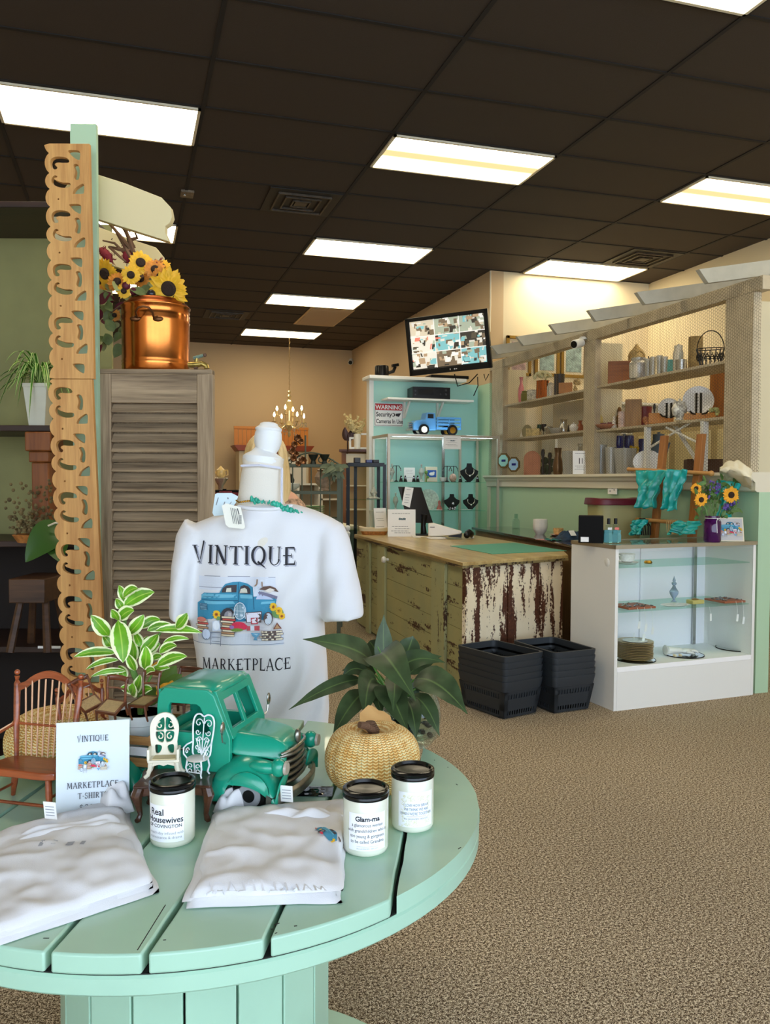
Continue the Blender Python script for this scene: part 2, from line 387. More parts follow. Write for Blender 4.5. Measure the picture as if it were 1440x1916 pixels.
LIGHTS = [(0, 0, 'glowing ceiling light panel nearest the viewer with two tubes showing', 1), (0, 4, 'white ceiling light panel, second from the front in the middle row', 0),
          (0, 8, 'ceiling light panel beside the pale square air grille', 0), (0, 12, 'farthest ceiling light panel above the chandelier chain', 0),
          (2, 4, 'ceiling light panel right beside the ivory wall above the shelves', 0), (-2, 0, 'ceiling light panel at the upper left edge of the view', 0),
          (-2, 4, 'ceiling light panel behind the scalloped cream boards', 0), (2, 0, 'ceiling light panel at the upper right of the view', 1),
          (-2, 8, 'ceiling light panel over the far left of the shop', 0), (-2, -4, 'unseen ceiling light panel added overhead to the left', 0), (0, -4, 'unseen ceiling light panel added overhead near the shop front', 0), (2, -4, 'unseen ceiling light panel added overhead to the right', 0)]  # overhead panels are unseen, added to light the foreground
for u, v, lab, d in LIGHTS:
    t = T('ceiling_light', lab, 'ceiling light', (GX+(u+.5)*TU, GY+(v+.5)*TV, CZ-.012), 0, 'fluorescent ceiling panels')
    a, b = TU/2-.012, TV/2-.012
    f = MB(); f.b3(-a, a, -b, -b+.018, -.006, .01); f.b3(-a, a, b-.018, b, -.006, .01); f.b3(-a, -a+.018, -b, b, -.006, .01); f.b3(a-.018, a, -b, b, -.006, .01)
    f.build('frame', M_cream, t)
    MB().b3(-a+.016, a-.016, -b+.016, b-.016, -.001, .004).build('diffuser', M_dim if d else M_lamp, t)
# dark supply grilles
M_vent = mat('dark_vent', (24, 19, 14), .6); M_rust = mat('vent_core', (70, 58, 42), .5, var=.6, vscale=30)
for u, v, lab in [(-.5, 2, 'dark square ceiling vent left of the nearest light panel'), (-.55, 10, 'small dark ceiling vent at the far left over the copper pot'), (2.5, 3, 'dark ceiling vent behind the right hand light panel')]:
    t = T('ceiling_vent', lab, 'vent', (GX+u*TU+.3, GY+(v+.5)*TV, CZ-.008), 0)
    MB().b3(-.29, .29, -.29, .29, -.004, .003).build('backing', M_vent, t)
    f = MB()
    for k in range(1, 4):
        s = .28*k/4
        for sx_, sy_, lx, ly in ((0, s, s, .006), (0, -s, s, .006), (s, 0, .006, s), (-s, 0, .006, s)): f.box((sx_, sy_, -.012), (2*lx, 2*ly, .016))
    f.box((0, 0, -.010), (.10, .10, .014)); f.build('louver', M_rust, t)
t = T('air_grille', 'pale square return air grille in the ceiling behind the third light panel', 'vent', (GX+.77*TU, GY+10.1*TV, CZ-.008))
MB().b3(-.3, .3, -.6, .6, -.004, .004).build('frame', mat('grille_cream', (214, 184, 140), .6), t)
f = MB()
for k in range(24): f.box((0, -.55+k*.048, -.01), (.54, .010, .012), rx=.5)
f.build('louver', mat('grille_slat', (190, 158, 116), .6), t)
t = T('smoke_detector', 'small worn metal patch plate on the dark ceiling at the left', 'ceiling fitting', zp(350, 365, CZ-.02))
MB().b3(-.05, .05, -.07, .07, 0, .018).build('plate', mat('worn_metal', (120, 105, 84), .5, var=.5, vscale=40), t); MB().ball((-.02, 0, -.002), .012).build('screw', M_chrome, t)

# stub wall behind the jewellery case
xl = yp(693, 780, YC-.02).x; zt = yp(800, 709, YC-.35).z
struct(MB().b3(xl, XW, YC-.02, YC+.06, 0, zt), 'wall_stub', M_aqua)
struct(MB().b3(xl-.02, xl+.03, YC-.035, YC+.07, 0, zt), 'trim_2', M_white)
t = tag(MB().b3(xl-.07, XW-.22, YC-.22, YC+.07, zt, zt+.035).build('wall_shelf', M_white, bevel=.004), 'long white top shelf running over the aqua wall below the television', 'shelf')

# half wall with open shelving, chicken wire and rafters
Y0, Y1 = 4.28, YC-.36
struct(MB().b3(XW, XW+.1, Y0, Y1, 0, 1.27), 'wall_half', M_mint)
f = MB()
prof = [(XW+.12, 1.395), (XW-.075, 1.395), (XW-.075, 1.375), (XW-.055, 1.36), (XW-.045, 1.34), (XW-.03, 1.33), (XW-.03, 1.28), (XW-.012, 1.27), (XW+.12, 1.27)]
n = len(prof); f.add([(x, Y0, z) for x, z in prof]+[(x, Y1+.02, z) for x, z in prof], [tuple(range(n)), tuple(range(n, 2*n))[::-1]]+[(i, n+i, n+(i+1) % n, (i+1) % n) for i in range(n)])
M_ivt = mat('ivory_trim', (222, 214, 192), .5)
struct(f, 'trim_3', M_ivt, smooth=0)
struct(MB().b3(XW-.012, XW+.1, Y1-.03, Y1+.03, 0, 1.27), 'trim_4', M_ivt)
M_beige = mat('beige_board', (196, 182, 154), .65, var=.12)
part = T('shelving_partition', 'beige open shelving partition covered in chicken wire standing on the mint half wall', 'shelving', (XW, Y0, 1.395))
L = Y1-Y0
def py(*yy): return [y-Y0 for y in yy]
for a, b in ((8.02, 8.30), (6.22, 6.40), (4.36, 4.62)): a, b = py(a, b); MB().b3(.0, .06, a, b, 0, 1.14).build('post', M_beige, part, bevel=.003)
MB().b3(-.005, .075, 0, L, 1.135, 1.222).build('beam', M_beige, part, bevel=.003)
for z, a, b in ((.385, 6.40, 8.08), (.74, 6.40, 8.08), (.375, 4.62, 6.22), (.745, 4.62, 6.22)): a, b = py(a, b); MB().b3(.02, .34, a, b, z-.02, z).build('shelf', M_beige, part, bevel=.002)
for y_, z_ in ((8.2, 1.15), (6.36, 1.15), (4.58, 1.15)): y_ -= Y0; MB().b3(.06, .35, y_-.01, y_+.012, 0, 1.135).build('end_panel', mat('cream_board', (214, 204, 172), .65), part)
a, b = py(6.95, 8.1); MB().b3(.36, .372, a-.4, b-.5, .40, .72).build('back_board', M_cream, part)
f = MB()          # x-braced frame in the near bay
for y in (5.52, 4.86): f.box((.04, y-Y0, .18), (.04, .035, .36))
f.tube([(.05, 5.3-Y0, .34), (.05, 4.9-Y0, .2)], .009); f.tube([(.05, 5.02-Y0, .36), (.05, 5.5-Y0, .2)], .009); f.tube([(.16, 5.35-Y0, .36), (.16, 5.1-Y0, .1)], .02, 4)
f.build('brace', M_white, part)
# chicken wire
s = .0125; yy = np.arange(0, L-.02, 1.5*s); hz = 1.7320508*s; zz = np.arange(0, 1.20, hz)
sg = []
for i, y in enumerate(yy):
    o = hz/2 if i % 2 else 0
    z = zz+o; Y = np.full_like(z, y)
    p = [(Y-s, z), (Y-s/2, z+hz/2), (Y+s/2, z+hz/2), (Y+s, z)]
    for k in range(3): sg.append(np.stack([p[k][0], p[k][1], p[k+1][0], p[k+1][1]], 1))
sg = np.concatenate(sg); N = len(sg)
wv = .012*np.sin(sg[:, [0, 2]]*9+sg[:, [1, 3]]*5)+.004*np.sin(sg[:, [0, 2]]*31)
A = np.stack([-.018+wv[:, 0]*.5, sg[:, 0], sg[:, 1]], 1); B = np.stack([-.018+wv[:, 1]*.5, sg[:, 2], sg[:, 3]], 1)
D = B-A; D /= np.linalg.norm(D, axis=1, keepdims=True); X = np.tile([1., 0, 0], (N, 1)); Yp = np.cross(D, X); rw = .0009
vs = []
for E_ in (A, B):
    for g in range(3): a = 2*PI*g/3; vs.append(E_+(X*math.cos(a)+Yp*math.sin(a))*rw)
V = np.stack(vs, 1).reshape(-1, 3); base = np.arange(N)[:, None, None]*6
Fq = (base+np.array([[0, 1, 4, 3], [1, 2, 5, 4], [2, 0, 3, 5]])[None]).reshape(-1, 4)
me = bpy.data.meshes.new('wire_mesh'); me.vertices.add(len(V)); me.vertices.foreach_set('co', V.ravel()); me.loops.add(Fq.size); me.loops.foreach_set('vertex_index', Fq.ravel().astype(np.int32))
me.polygons.add(len(Fq)); me.polygons.foreach_set('loop_start', np.arange(0, Fq.size, 4, dtype=np.int32)); me.update(calc_edges=True)
me.materials.append(mat('wire', (74, 60, 42), .5, .3)); o = bpy.data.objects.new('wire_mesh', me); COL.objects.link(o); o.parent = part
# rafters
M_raft = mat('grey_rafter', (178, 174, 158), .6, var=.1)
rl = ['nearest slanting beige rafter, highest on the right', 'second slanting rafter from the front above the chicken wire', 'third slanting rafter from the front, just right of the white camera',
      'fourth slanting rafter, left of the white camera', 'fifth slanting rafter from the front over the gold framed pictures', 'slanting rafter whose tail overlaps the television corner', 'farthest rafter tail touching the television']
for k, y in enumerate((4.42, 5.08, 5.72, 6.33, 6.95, 7.5, 8.0)):
    f = MB(); f.wprism([(-.38, -.035), (-.31, -.115), (.62, .055), (.62, .155)], -.019, .019)
    tag(f.build('rafter', M_raft, loc=(XW, y, 2.685), bevel=.002), rl[k], 'rafter', 'slanting rafters over the shelving')
# bullet camera on the beam
def bullet(label, loc, rz, s=1, dark=False):
    t = T('security_camera', label, 'camera', loc, rz)
    MB().lathe([(0, -.01), (.03*s, -.01), (.03*s, .0), (.02*s, .012), (0, .014)], n=20).build('mount', M_white, t)
    MB().tube([(0, 0, 0), (0, -.03*s, -.02*s), (0, -.05*s, -.03*s)], .009*s).build('arm', M_white, t)
    f = MB(); f.tube([(0, -.02*s, -.035*s), (0, -.12*s, -.06*s)], .032*s, 20); f.build('housing', M_white, t, bevel=.003)
    f = MB(); f.tube([(0, -.1205*s, -.060*s), (0, -.124*s, -.061*s)], .026*s, 20); f.tube([(0, -.12*s, -.06*s), (0, -.128*s, -.062*s)], .012*s, 12); f.build('lens', M_black, t)
c = xp(1090, 633, XW-.03); bullet('white bullet security camera clipped to the wire covered beam', c, rad(-62), 1.15)
c = yp(660, 672, YB-.06); bullet('small black and white security camera in the far room corner', (c.x-.02, YB-.02, c.z), rad(-20), 1.3)
# cable in the corner
f = MB(); a = yp(914, 512, YC-.37); f.tube([(XW-.012, YC-.36, CZ-.01), (XW-.014, YC-.37, CZ-.3), (XW-.012, YC-.36, 2.95)], .009, 6)
tag(f.build('cable', M_cream), 'beige cable hanging down the wall corner above the television', 'cable')
# SALES COUNTER
M_olive = peel('peeling_olive_paint', (172, 168, 118), (84, 50, 24), (158, 160, 118), 'y', 9, .395, .42)
M_peelw = peel('peeling_white_paint', (240, 226, 194), (92, 48, 24), (228, 208, 172), 'z', 13, .455, .48)
M_topw = wood('counter_top_wood', (200, 176, 118), (150, 120, 66), 'y', 9, .38, .12, coat=.2)
M_edge = peel('worn_edge', (120, 106, 66), (60, 38, 20), (140, 124, 80), 'y', 20, .45, .5)
A_, C_ = zp(869, 1050, .84), zp(1053, 1037, .84); A_ = Vector((A_.x, A_.y, 0)); C_ = Vector((C_.x, C_.y, 0))
Fc = Vector((2.03, 7.45, 0)); Dd = Vector((3.0, 5.35, 0)); Ee = Vector((3.05, 7.45, 0))
ct = T('sales_counter', 'sales counter of peeling olive green and white painted boards with a wooden top', 'counter', (A_.x, A_.y, 0))
q_ = lambda p: Vector((p.x-A_.x, p.y-A_.y, 0))
a, c, fz, dd, ee = [q_(p) for p in (A_, C_, Fc, Dd, Ee)]
def slab(f, pts, z0, z1): f.prism([(p.x, p.y) for p in pts], z0, z1)
fc = (c-a).normalized(); fl = (fz-a).normalized()
f = MB(); slab(f, [a-fl*.03-fc*.03, c-fl*.03+fc*.03, dd, ee, fz-fc*.03], .812, .836); f.build('countertop', M_topw, ct, bevel=.004)
f = MB(); slab(f, [a-fl*.034-fc*.034, c-fl*.034+fc*.03, c+fl*.0+fc*.03, a+Vector((.0, .0, 0)), fz+Vector((0, 0, 0)), fz-fc*.034], .80, .815); f.build('edge_strip', M_edge, ct)
# olive plank front (runs along the shop)
f = MB(); ln = (fz-a).length; nz = 6
for k in range(nz):
    z0 = .02+k*.78/nz; z1 = .02+(k+1)*.78/nz-.003
    p0, p1 = a+fl*.02, fz
    f.hexa([(p0.x, p0.y, z0), (p1.x, p1.y, z0), (p1.x+.02, p1.y, z0), (p0.x+.02, p0.y+.01, z0), (p0.x, p0.y, z1), (p1.x, p1.y, z1), (p1.x+.02, p1.y, z1), (p0.x+.02, p0.y+.01, z1)])
f.build('front_planks', M_olive, ct, smooth=0)
M_olive2 = peel('peeling_olive_stile', (176, 174, 124), (84, 52, 26), (162, 166, 126), 'z', 9, .385, .41)
for t0, wd in ((.30, .26), (1.72, .22), (2.2, .12)):
    p0 = a+fl*t0; p1 = a+fl*(t0+wd); f = MB()
    f.hexa([(p0.x-.022, p0.y, .0), (p1.x-.022, p1.y, 0), (p1.x, p1.y, 0), (p0.x, p0.y, 0), (p0.x-.022, p0.y, .80), (p1.x-.022, p1.y, .80), (p1.x, p1.y, .80), (p0.x, p0.y, .80)]); f.build('stile', M_olive2, ct, bevel=.003)
kn = xp(731, 1047, A_.x+.03); f = MB(); f.M = Matrix.Translation((kn.x-A_.x-.02, kn.y-A_.y, kn.z)) @ Matrix.Rotation(-PI/2, 4, 'Y'); f.lathe([(.012, 0), (.012, .02), (.024, .03), (.027, .042), (.02, .055), (0, .058)]); f.build('knob', M_white, ct)
# white peeling end
f = MB(); wid = [.10, .235, .07, .20, .07, .14]; tot = sum(wid); Lc = (c-a).length; x = 0; nrm = Vector((fc.y, -fc.x, 0))
for wd in wid:
    p0 = a+fc*(x*Lc/tot); p1 = a+fc*((x+wd)*Lc/tot-.003); x += wd; off = nrm*(.004 if wd > .1 else .012)
    f.hexa([(p0.x+off.x, p0.y+off.y, 0), (p1.x+off.x, p1.y+off.y, 0), (p1.x-nrm.x*.02, p1.y-nrm.y*.02, 0), (p0.x-nrm.x*.02, p0.y-nrm.y*.02, 0),
            (p0.x+off.x, p0.y+off.y, .80), (p1.x+off.x, p1.y+off.y, .80), (p1.x-nrm.x*.02, p1.y-nrm.y*.02, .80), (p0.x-nrm.x*.02, p0.y-nrm.y*.02, .80)])
f.build('end_boards', M_peelw, ct, smooth=0)
f = MB(); slab(f, [c, dd, ee, ee-Vector((.02, 0, 0)), dd-Vector((.02, 0, 0)), c-Vector((.02, 0, 0))], .02, .80); f.build('inner_panel', M_brown, ct)
# dark counter
M_dark = wood('dark_glossy_wood', (64, 32, 22), (30, 14, 10), 'y', 8, .06, .1, coat=.6)
t = T('back_counter', 'dark glossy counter along the mint half wall', 'counter', (3.4, 6, 0))
f = MB(); f.prism([(-.38, -1.2), (-.09, 1.75), (.36, 1.75), (.36, -1.2)], .845, .87); f.build('countertop', M_dark, t, bevel=.004)
f = MB(); f.prism([(-.34, -1.15), (-.06, 1.7), (.34, 1.7), (.34, -1.15)], .0, .845); f.build('cabinet', wood('counter_front', (150, 116, 70), (110, 80, 44), 'z', 9), t)

# things on the counter
CT = .836
zc = lambda x, y: zp(x, y, CT)
a0 = zc(842, 1022); m_ = MB(); pts = [zc(842, 1022), zc(962, 1016), zc(1060, 1031), zc(920, 1037)]; c0 = sum(pts, Vector())/4
m_.prism([(p.x-c0.x, p.y-c0.y) for p in (pts[0], pts[3], pts[2], pts[1])], 0, .003)
tag(m_.build('counter_mat', mat('teal_mat', (70, 150, 128), .6), loc=c0), 'flat teal green mat lying on the sales counter corner', 'mat')
# basket
p = zc(700, 1000); t = T('bread_basket', 'long shallow wicker basket with white cloth liner on the counter end', 'basket', p, -YAW-.1)
wk = mat('wicker', (190, 124, 60), .7, bump=1, bscale=160, var=.35, vscale=60)
def bowlrect(f, x, y, z, fl=.8, z0=0, n=28, th=.006):
    vs = []; fs = []
    for k, (sx, sy, sz) in enumerate(((x*fl, y*fl, z0), (x, y, z), (x-th, y-th, z), (x*fl-th, y*fl-th, z0+th))):
        for i in range(n):
            g = 2*PI*i/n; cx, sy_ = math.cos(g), math.sin(g)
            vs.append((sx*abs(cx)**.5*(1 if cx > 0 else -1), sy*abs(sy_)**.5*(1 if sy_ > 0 else -1), sz+(.008*math.cos(2*g) if k in (1, 2) else 0)))
    for k in range(3):
        for i in range(n): fs.append((k*n+i, k*n+(i+1) % n, (k+1)*n+(i+1) % n, (k+1)*n+i))
    fs += [tuple(range(n))[::-1], tuple(range(3*n, 4*n))]
    f.add(vs, fs); return f
bowlrect(MB(), .135, .09, .055).build('body', wk, t); bowlrect(MB(), .142, .096, .068, .93, .034).build('liner', mat('linen', (226, 212, 178), .85, bump=.5, bscale=60), t)
def lines(f, x0, x1, zs, y=-.0006, h=.0022, seed=1, breaks=True):
    rr = random.Random(seed)
    for z in zs:
        x = x0+(x1-x0)*rr.uniform(0, .2); e = x1-(x1-x0)*rr.uniform(0, .2)
        while x < e:
            l = min(e-x, (x1-x0)*rr.uniform(.06, .16)); f.add([(x, y, z), (x+l, y, z), (x+l, y, z+h), (x, y, z+h)], [(0, 1, 2, 3)]); x += l+(x1-x0)*.025
    return f
def sign(name, label, loc, rz, wd, ht, rows, lean=.12, emb=True, cat='sign', m=None, seed=3):
    t = T(name, label, cat, loc, rz, tilt=(-lean, 0))
    MB().b3(-wd/2, wd/2, 0, .003, 0, ht).build('card', m or M_paper, t)
    f = lines(MB(), -wd*.38, wd*.38, [ht*r for r in rows], h=ht*.016, seed=seed)
    f.build('printed_lines', M_grey, t)
    if emb:
        f = MB()
        for k in range(5): a = k*1.26; f.add([(-.11*wd+.05*wd*k, -.0007, ht*.62), (-.06*wd+.05*wd*k, -.0007, ht*.60), (-.05*wd+.05*wd*k, -.0007, ht*(.7-.02*(k % 3))), (-.1*wd+.05*wd*k, -.0007, ht*.68)], [(0, 1, 2, 3)])
        f.build('emblem', mat('teal_grey_ink', (92, 112, 118), .7), t)
    return t
p = zc(751, 1004); k = dep(p)/FPX
sign('counter_sign', 'white notice with a small emblem standing upright on the counter behind the wicker basket', p, -YAW, 52*k, 51*k, (.84, .36, .28, .2, .13))
p = zc(714, 1000); k = dep(p)/FPX
t = sign('card_sign', 'small tilted white card standing in the wicker basket', p+Vector((0, .02, .05)), -YAW+.3, 24*k, 40*k, (.8, .5, .4, .1), .25, False)
# register display
p = zc(796, 1002); k = dep(p)/FPX
t = T('register_display', 'black touch screen register seen from behind with a paper slip taped on it', 'register', p, -YAW)
f = MB(); s_ = k
def sc_(x, y, yy=0): return ((x-796)*s_, yy, (1002-y)*s_)
f.hexa([sc_(744, 911, .02), sc_(810, 981, -.02), sc_(812, 981, .0), sc_(747, 911, .04), sc_(744.5, 910, .02), sc_(788, 912, .07), sc_(790, 912, .09), sc_(748, 909, .04)][:0] or
       [sc_(763, 978, 0), sc_(811, 980, .08), sc_(811, 980, .105), sc_(763, 978, .025), sc_(744, 911, 0), sc_(788, 912, .08), sc_(788, 912, .105), sc_(744, 911, .025)])
f.build('screen', mat('screen_back', (26, 20, 18), .18), t, bevel=.004)
f = MB(); f.tube([(-.01, .05, .19), (-.02, .06, .09), (-.015, .05, .01)], [.03, .022, .03], 14); f.b3(-.09, .05, -.02, .12, 0, .012); f.build('stand', M_black, t, bevel=.003)
f = MB(); f.hexa([sc_(751, 944, -.012), sc_(766, 950, -.004), sc_(766, 950, -.003), sc_(751, 944, -.011), sc_(757, 911, -.016), sc_(773, 913, -.006), sc_(773, 913, -.005), sc_(757, 911, -.015)]); sl = f.build('paper_slip', M_paper, t)
f = MB()
for z, h in ((.9, .8), (.6, .4), (.45, .4), (.3, .4), (.16, .4)):
    a = Vector(sc_(752+6*z, 945-33*z, -.0165)); f.add([a+Vector((.012, 0, -.004)), a+Vector((.05, .006, -.006)), a+Vector((.05, .006, -.003)), a+Vector((.012, 0, -.001))], [(0, 1, 2, 3)])
f.build('printed_lines', M_grey, sl)
# card terminal
p = zc(817, 1008); t = T('card_terminal', 'angular white card terminal on a round swivel base beside the black register', 'terminal', p, -YAW-.05)
M_wp = mat('white_plastic', (232, 228, 220), .35)
MB().lathe([(0, 0), (.085, 0), (.09, .006), (.082, .014), (.05, .02), (0, .02)], n=36).build('base', M_wp, t)
f = MB(); f.wprism([(-.075, .022), (.10, .03), (.20, .045), (.215, .065), (-.03, .135), (-.075, .13)], -.05, .06); f.build('body', M_wp, t, bevel=.008)
f = MB(); f.b3(-.06, -.02, -.052, -.05, .10, .105); f.hexa([(.10, -.04, .02), (.21, -.02, .01), (.21, .04, .01), (.10, .05, .02), (.10, -.04, .055), (.215, -.02, .05), (.215, .04, .05), (.10, .05, .055)]); f.build('screen', M_black, t, bevel=.002)
f = MB(); f.tube([(-.14, .02, .01), (-.2, .0, .012), (-.22, .06, .02), (-.12, .1, .01), (-.06, .06, .005)], .004); f.build('cable', M_wp, t)
# scanner
p = zc(880, 1008); t = T('barcode_scanner', 'small black handheld scanner resting on the counter', 'scanner', p, .5)
f = MB(); f.tube([(-.05, 0, .04), (-.02, 0, .05), (.01, 0, .04), (.05, .03, .02)], [.028, .034, .026, .016], 14); f.ball((-.05, 0, .035), (.025, .03, .03)); f.build('body', M_black, t)
f = MB(); f.ball((-.062, -.006, .04), (.018, .02, .02)); f.build('window', mat('dark_glass', (30, 34, 40), .05), t)
f = MB(); f.tube([(.05, .03, .02), (.07, .03, .008)], .014); f.build('trigger', M_wp, t)
# things on the dark counter
DK = .87; zd = lambda x, y: zp(x, y, DK)
p = xp(965, 993, 3.6); k = dep(p)/FPX; p.z = DK; t = tag(MB().lathe([(0, 0), (.5, 0), (.5, .05), (.48, .55), (.30, .68), (.25, .72), (.25, .98), (.3, 1), (.22, 1), (.2, .72)], n=20).build('milk_bottle', M_glass, loc=p), 'clear glass bottle standing on the dark counter against the mint wall', 'bottle'); t.scale = (14*k, 14*k, 28*k)
p = xp(1010, 1004, 3.45); p.z = DK; k = dep(p)/FPX
def bowl(label, p, d, h, grp):
    t = T('bowl', label, 'bowl', p, 0, grp); f = MB(); n = 36
    pr = [(.28*d, 0), (.3*d, .04*h), (.42*d, .3*h), (.49*d, .6*h), (.5*d, h), (.47*d, h), (.4*d, .4*h), (0, .2*h)]
    f.lathe(pr, n=n); f.v = [(x*(1+.04*math.cos(9*math.atan2(y, x))*(1 if z < .7*h else 0)), y*(1+.04*math.cos(9*math.atan2(y, x))*(1 if z < .7*h else 0)), z) for x, y, z in f.v]
    f.build('body', mat('white_ceramic', (238, 234, 226), .2), t); return t
bowl('white fluted bowl on the dark counter, lower of the two nested', p, 27*k, 20*k, 'nested white bowls'); bowl('white fluted bowl nested on top of another on the dark counter', p+Vector((0, 0, 9*k)), 26.5*k, 19*k, 'nested white bowls')
p = xp(1044, 1000, 3.5); p.z = DK; t = T('teacup', 'small floral teacup on a saucer on the dark counter', 'cup', p)
MB().lathe([(0, 0), (.05, 0), (.075, .012), (.07, .012), (0, .004)]).build('saucer', mat('floral_china', (230, 196, 180), .3, var=.3, vscale=60), t); MB().lathe([(.02, .006), (.04, .02), (.045, .065), (.041, .065), (.03, .02), (0, .015)]).build('cup', mat('floral_cup', (222, 180, 120), .3, var=.4, vscale=50), t)
p = xp(1068, 1004, 3.35); p.z = DK; t = T('cloth_bundle', 'crumpled navy and teal cloth bundle with a white price tag on the dark counter', 'cloth', p)
f = MB(); f.grid(24, 18, lambda u, v: ((u-.5)*.26, (v-.5)*.2, .002+.085*max(0, 1-(2*u-1)**2)**.6*max(0, 1-(2*v-1)**2)**.6*(.7+.6*noise.noise(Vector((u*5, v*5, 1)))))); f.build('cloth', mat('navy_cloth', (34, 58, 84), .8, var=.6, vscale=24), t)
f = MB(); f.box((-.04, -.09, .06), (.055, .001, .05), rz=.2, rx=-.7); f.build('price_tag', M_paper, t)
f = MB(); f.grid(14, 10, lambda u, v: (-.22+u*.2, -.08+v*.12, .002+.02*abs(noise.noise(Vector((u*4, v*4, 3)))))); f.build('teal_fold', mat('teal_cloth', (20, 110, 104), .7), t)
p = xp(1038, 1014, 3.25); p.z = DK; f = MB(); f.box((0, 0, .002), (.3, .12, .003), rz=.2); f.box((.08, -.02, .005), (.16, .08, .002), rz=-.3)
tag(f.build('leaflets', mat('pink_leaflet', (214, 150, 150), .6, var=.5, vscale=14), loc=p), 'pink and red leaflets lying on the dark counter edge', 'leaflet')
# maroon lidded bin
p = xp(1148, 1003, 3.5); p.z = DK; k = dep(p)/FPX; t = T('storage_bin', 'clear plastic storage bin with maroon lid on the dark counter', 'bin', p, -.10)
f = MB()
bowlrect(f, .185, .14, .30, .93); f.build('tub', mat('cloudy_plastic', (206, 194, 132), .45, trans=.35), t)
MB().b3(-.12, .14, -.06, .08, .02, .22).build('contents', mat('yellow_papers', (214, 190, 90), .7, var=.2), t)
f = MB(); bowlrect(f, .20, .155, .335, 1.04, .29); f.b3(-.175, .175, -.13, .13, .325, .335); f.build('lid', mat('maroon_plastic', (98, 22, 38), .35), t, bevel=.004)
p = xp(1146, 912, XW-.02); f = MB().b3(-.005, .0, -.065, .065, -.055, .055); t = tag(f.build('wall_plate', M_paper, loc=p), 'white plate with small marks on the mint half wall above the maroon bin', 'wall plate')
f = MB()
for y_, z_ in ((-.03, .02), (.03, .02), (-.03, -.02), (0, -.005), (.03, -.03)): f.b3(-.007, -.004, y_-.006, y_+.006, z_-.006, z_+.006)
f.build('marks', M_grey, t)

# SHOPPING BASKETS
M_bask = mat('black_basket_plastic', (38, 44, 50), .5)
def hbasket(label, loc, rz, group, cut):
    t = T('shopping_basket', label, 'basket', loc, rz, group)
    L_, W_, H_ = .205, .145, .215
    def ring(x, y, z, r=.03, n=5):
        o = []
        for sx, sy, a0 in ((1, -1, -90), (1, 1, 0), (-1, 1, 90), (-1, -1, 180)):
            for k in range(n): a = rad(a0+90*k/(n-1)); o.append((sx*(x-r)+r*math.cos(a), sy*(y-r)+r*math.sin(a), z))
        return o
    rings = [ring(L_*.84, W_*.84, .004), ring(L_*.97, W_*.97, H_-.06), ring(L_, W_, H_-.058), ring(L_, W_, H_), ring(L_+.008, W_+.008, H_), ring(L_+.008, W_+.008, H_-.008)]
    inner = [ring(L_-.006, W_-.006, H_), ring(L_-.006, W_-.006, H_-.05), ring(L_*.955, W_*.955, H_-.062), ring(L_*.825, W_*.825, .01)]
    f = MB(); n = 20; seq = list(reversed(rings))
    allr = [rings[0], rings[1], rings[2], rings[5], rings[4], inner[0], inner[1], inner[2], inner[3]]
    vs = [p for r_ in allr for p in r_]; fs = []
    for k in range(len(allr)-1):
        if k == 0 and cut or k == 7 and cut: continue
        for i in range(n): fs.append((k*n+i, k*n+(i+1) % n, (k+1)*n+(i+1) % n, (k+1)*n+i))
    fs += [tuple(range(n))[::-1], tuple(range(8*n, 9*n))]
    f.add(vs, fs)
    f.build('body', M_bask, t)
    if cut:      # slotted side walls: rows of uprights between rails
        g = MB(); b0, b1 = ring(L_*.84, W_*.84, .004, n=2), ring(L_*.97, W_*.97, H_-.06, n=2)
        cs0 = [Vector(b0[i]) for i in (0, 2, 4, 6)]; cs1 = [Vector(b1[i]) for i in (0, 2, 4, 6)]
        c0 = [Vector((sx*L_*.84, sy*W_*.84, .004)) for sx, sy in ((1, -1), (1, 1), (-1, 1), (-1, -1))]; c1 = [Vector((sx*L_*.968, sy*W_*.968, H_-.06)) for sx, sy in ((1, -1), (1, 1), (-1, 1), (-1, -1))]
        for i in range(4):
            a0, b0_, a1, b1_ = c0[i], c0[(i+1) % 4], c1[i], c1[(i+1) % 4]; num = int((b0_-a0).length/.0165)
            q = lambda u, v: (a0.lerp(b0_, u)).lerp(a1.lerp(b1_, u), v)
            def strip(u0, u1, v0, v1): g.add([q(u0, v0), q(u1, v0), q(u1, v1), q(u0, v1)], [(0, 1, 2, 3)])
            strip(0, 1, 0, .1); strip(0, 1, .27, .72); strip(0, 1, .9, 1)
            for k_ in range(num+1): u = k_/num; strip(max(0, u-.22/num), min(1, u+.22/num), .1, .27); strip(max(0, u-.22/num), min(1, u+.22/num), .72, .9)
            strip(0, .1, 0, 1); strip(.9, 1, 0, 1)
        g.build('slotted_wall', M_bask, t, solid=.003, smooth=0)
    return t
pA = zp(942, 1347, 0); th = math.atan2(.08, .26)
def stack(corner, rz, n, nm, grp, dz=.036):
    # nearest corner of the footprint given
    ux, uy = Vector((math.cos(rz), math.sin(rz), 0)), Vector((-math.sin(rz), math.cos(rz), 0))
    c = corner+ux*.205*.84+uy*.145*.84 if False else corner+ux*.145*.84+uy*.205*.84
    rr = rz+PI/2
    lv = ['bottom', 'second from the bottom', 'middle', 'second from the top', 'topmost'] if n == 5 else ['bottom', 'second from the bottom', 'second from the top', 'topmost']
    b0 = hbasket('black slotted shopping basket, '+lv[0]+' of the '+nm, (c.x, c.y, .002), rr, grp, True)
    top = None
    for k in range(1, n):
        if top is None: top = hbasket('black basket, '+lv[k]+' of the '+nm, (c.x, c.y, .002+k*dz), rr, grp, True)
        else: dup(top, (c.x, c.y, .002+k*dz), label='black basket, '+lv[k]+' of the '+nm)
stack(pA+Vector((0, 0, 0)), rad(17), 5, 'stack in front of the white peeling boards', 'black baskets in the left stack')
